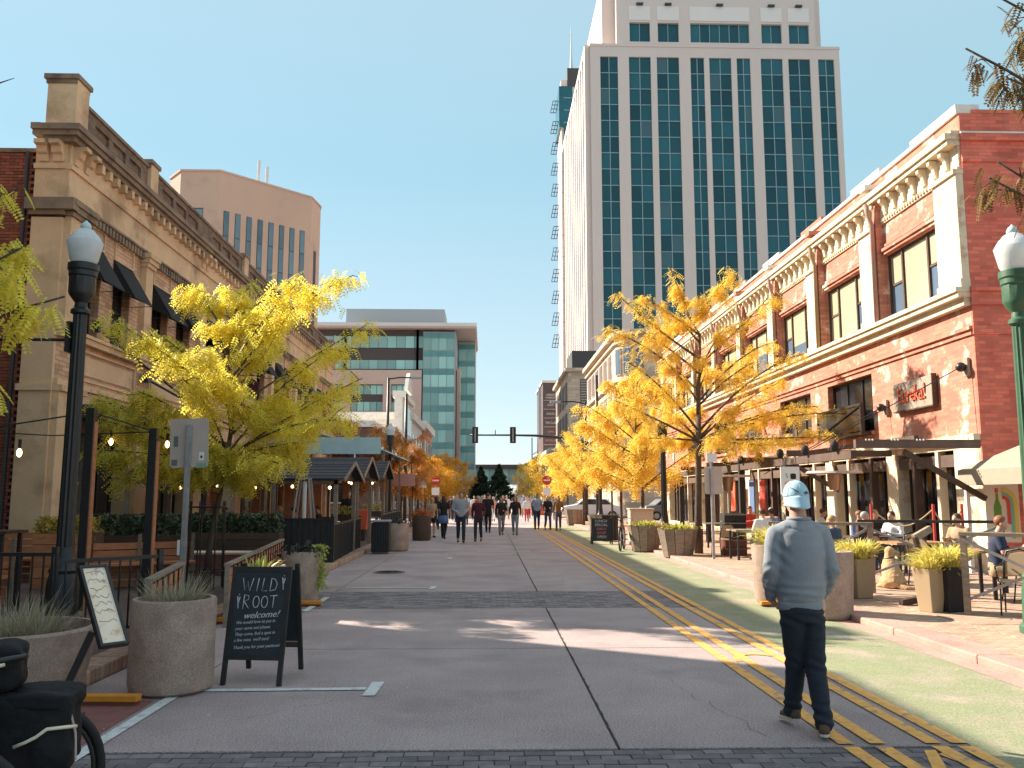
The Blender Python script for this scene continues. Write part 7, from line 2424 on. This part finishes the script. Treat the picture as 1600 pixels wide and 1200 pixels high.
MB().ball((.105, .045, .665), .009, 8, 6).build('eye', 'dark_nose', dg)
MB().tube([(.0 + .083 * math.cos(a), .1 + .083 * math.sin(a), .52 + .02 * math.cos(a)) for a in [2 * PI * i / 16 for i in range(17)]], .012, 6, False).build('collar', 'cloth_navy', dg)

# ================================================================ THE WALKING MAN (near)
hx, hy = 2.29, 6.38
man = thing('person', 'man from behind in grey blue sweatshirt, dark jeans and backwards blue cap', 'person', (hx, hy, 0))
V_ = Vector
def fold(me, amp, f, seed, zr=None, stretch=(1, 1, 1), ridged=.6):
    for v in me.vertices:
        c = V_((v.co.x * stretch[0], v.co.y * stretch[1], v.co.z * stretch[2])) * f + V_((seed, seed * .7, 0))
        n = noise.fractal(c, .9, 2.0, 3)
        r_ = 1 - abs(noise.noise(c * .8 + V_((5, 1, 2))))
        k = 1
        if zr:
            k = max(0, min(1, 1 - abs(v.co.z - zr[0]) / zr[1]))
        v.co += v.normal * (n * amp + (r_ - .8) * amp * ridged * 2) * (.3 + .7 * k)
hip = {-1: V_((-.085, .02, .93)), 1: V_((.085, 0, .93))}
kne = {-1: V_((-.03, .10, .51)), 1: V_((.075, .0, .50))}
ank = {-1: V_((-.015, .25, .13)), 1: V_((.085, -.10, .11))}
toe = {-1: V_((-.03, .40, .05)), 1: V_((.16, .09, .045))}
sho = {-1: V_((-.165, .02, 1.44)), 1: V_((.165, .02, 1.44))}
elb = {-1: V_((-.222, -.01, 1.16)), 1: V_((.222, -.01, 1.16))}
wri = {-1: V_((-.185, .14, .95)), 1: V_((.185, .14, .95))}
b = MB()
b.ball((0, .04, 1.70), (.078, .095, .095), 18, 12)
b.ball((0, .065, 1.64), (.062, .075, .08), 14, 10)
b.ball((0, .155, 1.665), (.012, .02, .02), 8, 6)
for s_ in (-1, 1):
    b.ball((s_ * .082, .035, 1.665), (.012, .022, .032), 8, 6)
b.limb(V_((0, .02, 1.62)), V_((0, .0, 1.50)), .058, .064, 14)
b.loft([((0, .01, .84), .12, .10), ((0, .01, .95), .155, .11), ((0, .01, 1.15), .145, .105), ((0, .01, 1.38), .17, .115), ((0, .01, 1.47), .14, .08)], 18)
for s_ in (-1, 1):
    b.limb(sho[s_], elb[s_], .05, .04)
    b.limb(elb[s_], wri[s_], .038, .028)
    hand(b, wri[s_], V_((-s_ * .55, .5, -.55)), s_, .009)
    b.limb(hip[s_], kne[s_], .085, .055)
    b.limb(kne[s_], ank[s_], .05, .036)
    b.limb(ank[s_], toe[s_], .035, .028)
ob('body', remesh(b, .011, 2), 'skin', man)
# sweatshirt
t = MB()
t.loft([((0, .02, .925), .160, .132), ((0, .02, .985), .178, .15), ((0, .01, 1.06), .178, .148), ((0, .0, 1.2), .172, .14), ((0, 0, 1.34), .172, .14), ((0, 0, 1.42), .162, .12), ((0, .0, 1.49), .115, .092), ((0, .0, 1.53), .085, .082), ((0, .0, 1.55), .074, .076)], 32)
for s_ in (-1, 1):
    t.limb(V_((s_ * .08, 0, 1.45)), sho[s_] + V_((s_ * .005, 0, -.02)), .078, .068, 14)
    t.limb(sho[s_] + V_((s_ * .005, 0, -.015)), elb[s_], .068, .062, 14)
    t.limb(elb[s_], elb[s_].lerp(wri[s_], .75), .062, .05, 14)
    t.limb(elb[s_].lerp(wri[s_], .75), elb[s_].lerp(wri[s_], .95), .052, .042, 14)
me = remesh(t, .0085, 4)
for v in me.vertices:
    x_, y_, z_ = v.co
    c = V_((x_ * 4.0, y_ * 4, z_ * 4.0))
    n1 = noise.noise(V_((x_ * 5 + z_ * 3, y_ * 3, z_ * 7 - x_ * 4)))
    low = max(0, min(1, (1.22 - z_) / .22))
    am = .010 + .008 * low
    d_ = n1 * am
    # gathers over the waistband
    d_ += low * .006 * math.sin(z_ * 95 + 3.5 * noise.noise(c * 1.3) + x_ * 9) * max(0, 1 - abs(z_ - 1.03) / .12)
    # diagonal folds from the arm pits and at the elbows
    ar = max(0, 1 - abs(abs(x_) - .17) / .09) * max(0, 1 - abs(z_ - 1.28) / .22)
    d_ += ar * .008 * math.sin(z_ * 62 - abs(x_) * 55)
    el = (1 if abs(x_) > .215 else 0) * max(0, 1 - abs(z_ - 1.12) / .14)
    d_ += el * .007 * math.sin(z_ * 85 + y_ * 60)
    d_ -= .006 * max(0, 1 - abs(z_ - (1.44 + .3 * abs(x_))) / .012) * (1 if abs(x_) < .12 else 0)
    v.co += v.normal * d_ * max(.1, min(1, (z_ - .93) / .05))
ob('sweatshirt', me, 'sweater_grey', man)
MB().lathe([(.086, -.012), (.09, .0), (.083, .014)], (0, .0, 1.535), 32).build('collar', 'sweater_grey', man, smooth=True)
hem = MB()
hr = []
for z, k in [(.875, .95), (.88, .985), (.935, 1.01), (.945, .98)]:
    hr.append(((0, .02, z), .166 * k, .138 * k))
hem.loft(hr, 40).build('waistband', 'sweater_grey', man, smooth=True)
# jeans
p = MB()
p.loft([((0, .01, .80), .13, .12), ((0, .01, .87), .165, .135), ((0, .01, .92), .150, .122), ((0, .01, .95), .14, .115)], 24)
for s_ in (-1, 1):
    p.limb(V_((s_ * .072, .005, .80)), kne[s_], .092, .074, 16)
    p.limb(kne[s_], ank[s_].lerp(kne[s_], .12), .075, .062, 16)
    p.limb(ank[s_].lerp(kne[s_], .12), ank[s_] + V_((0, 0, .0)), .064, .067, 16)
me = remesh(p, .009, 3)
for v in me.vertices:
    x_, y_, z_ = v.co
    n1 = noise.noise(V_((x_ * 6, y_ * 5, z_ * 9)))
    d_ = n1 * .006
    for zc, am, fr_ in [(.50, .006, 75), (.17, .008, 90), (.82, .004, 80)]:
        d_ += am * math.sin(z_ * fr_ + x_ * 30 + 2 * n1) * max(0, 1 - abs(z_ - zc) / .12)
    v.co += v.normal * d_
ob('jeans', me, 'denim_dark', man)
# shoes
for s_ in (-1, 1):
    a, e = ank[s_], toe[s_]
    dd = (e - a); dd.z = 0; dd.normalize()
    fl = V_((e.x, e.y, 0))
    heel = a - dd * .05
    low_ = e.z - .035
    q = MB()
    q.limb(heel + V_((0, 0, -.035)), e + V_((0, 0, .008)), .040, .034, 12)
    q.limb(a + V_((0, 0, .01)), a.lerp(e, .5), .043, .040, 12)
    q.limb(a + V_((0, 0, .02)), heel + V_((0, 0, -.03)), .042, .038, 12)
    sh = ob('shoe', remesh(q, .008, 2), 'suede_brown', man)
    sd_ = V_((-dd.y, dd.x, 0))
    hz, ez = heel.z - .075, e.z - .033
    pts = []
    n_ = 12
    L_ = (fl - V_((heel.x, heel.y, 0))).length + .075
    prof = [(-.035, .0), (-.025, .026), (.02, .036), (.12, .036), (.2, .042), (L_ - .07, .040), (L_ - .03, .028), (L_ - .012, .0)]
    poly = [(u, w) for u, w in prof] + [(u, -w) for u, w in reversed(prof[1:-1])]
    vs, k = [], len(poly)
    for dz in (0, .024):
        for u, w in poly:
            f_ = min(1, max(0, u / L_))
            base = V_((heel.x, heel.y, 0)) + dd * u + sd_ * w
            base.z = hz + (ez - hz) * f_ + dz
            vs.append(base)
    MB().add(vs, [tuple(reversed(range(k))), tuple(range(k, 2 * k))] + [(i, (i + 1) % k, k + (i + 1) % k, k + i) for i in range(k)]).build('sole', 'rubber_white', sh, bevel=.004)
# cap worn backwards and short hair under it
h = MB().ball((0, .03, 1.685), (.083, .098, .07), 18, 12)
ob('hair', remesh(h, .008, 1), 'hair_brown', man)
cp = MB()
for i in range(1):
    vs, fs = [], []
    n, mm_ = 28, 10
    for j in range(mm_ + 1):
        ph = PI / 2 * j / mm_
        for k in range(n):
            a = 2 * PI * k / n
            r1 = math.cos(ph) ** .85
            vs.append((.093 * r1 * math.cos(a), .035 + .108 * r1 * math.sin(a), 1.690 + .125 * math.sin(ph)))
    for j in range(mm_):
        for k in range(n):
            a_, b_ = j * n + k, j * n + (k + 1) % n
            fs.append((a_, b_, b_ + n, a_ + n))
    cp.add(vs, fs)
cap = cp.build('cap', 'cap_blue', man, smooth=True)
so = cap.modifiers.new('s', 'SOLIDIFY')
so.thickness = .004
brm_ = MB()
vs, fs = [], []
n, rows_ = 16, 6
for j in range(rows_ + 1):
    f_ = j / rows_
    for k in range(n + 1):
        a = PI + PI * k / n
        u = math.cos(a)
        x_ = .088 * u * (1 - .03 * f_)
        y0_ = .035 + .106 * math.sin(a)
        ext = .05 * (1 - abs(u) ** 3)
        y_ = y0_ - f_ * ext
        z_ = 1.702 - f_ * .098 * (1 - .35 * abs(u) ** 2) - .012 * abs(u) ** 2
        vs.append((x_, y_, z_))
for j in range(rows_):
    for k in range(n):
        a_ = j * (n + 1) + k
        fs.append((a_, a_ + 1, a_ + n + 2, a_ + n + 1))
br_ = brm_.add(vs, fs).build('brim', 'cap_blue', cap, smooth=True)
so = br_.modifiers.new('s', 'SOLIDIFY')
so.thickness = .005
MB().ball((0, .035, 1.816), (.008, .008, .004), 8, 6).build('button', 'cap_blue', cap)
for k in range(6):
    a = PI / 6 + PI * k / 3
    pts = []
    for j in range(9):
        ph = PI / 2 * j / 8
        r1 = math.cos(ph) ** .85
        pts.append((.094 * r1 * math.cos(a), .035 + .109 * r1 * math.sin(a), 1.690 + .1255 * math.sin(ph)))
    MB().tube(pts, .0012, 4).build('seam', 'cap_blue', cap)
lg = []
for k in range(3):
    x0 = .030 - .013 * (2 - k) + .002
    hgt = .010 + .007 * k
    lg.append((x0, hgt))
for x0, hgt in lg:
    MB().prism([(x0 - .0, 0), (x0 + .009, 0), (x0 + .009 - hgt * .45, hgt), (x0 - hgt * .45, hgt)], .0, .0015, Matrix.Translation((.022, -.0745, 1.715)) @ Matrix.Rotation(R(18), 4, 'Z') @ Matrix.Rotation(R(-14), 4, 'X') @ XZ).build('logo_bar', 'cloth_navy', cap)
MB().tube([(-.068, -.036, 1.762), (-.05, -.058, 1.752), (-.03, -.07, 1.738), (-.015, -.0745, 1.728)], .003, 5).build('cap_opening', 'cloth_navy', cap, smooth=True)
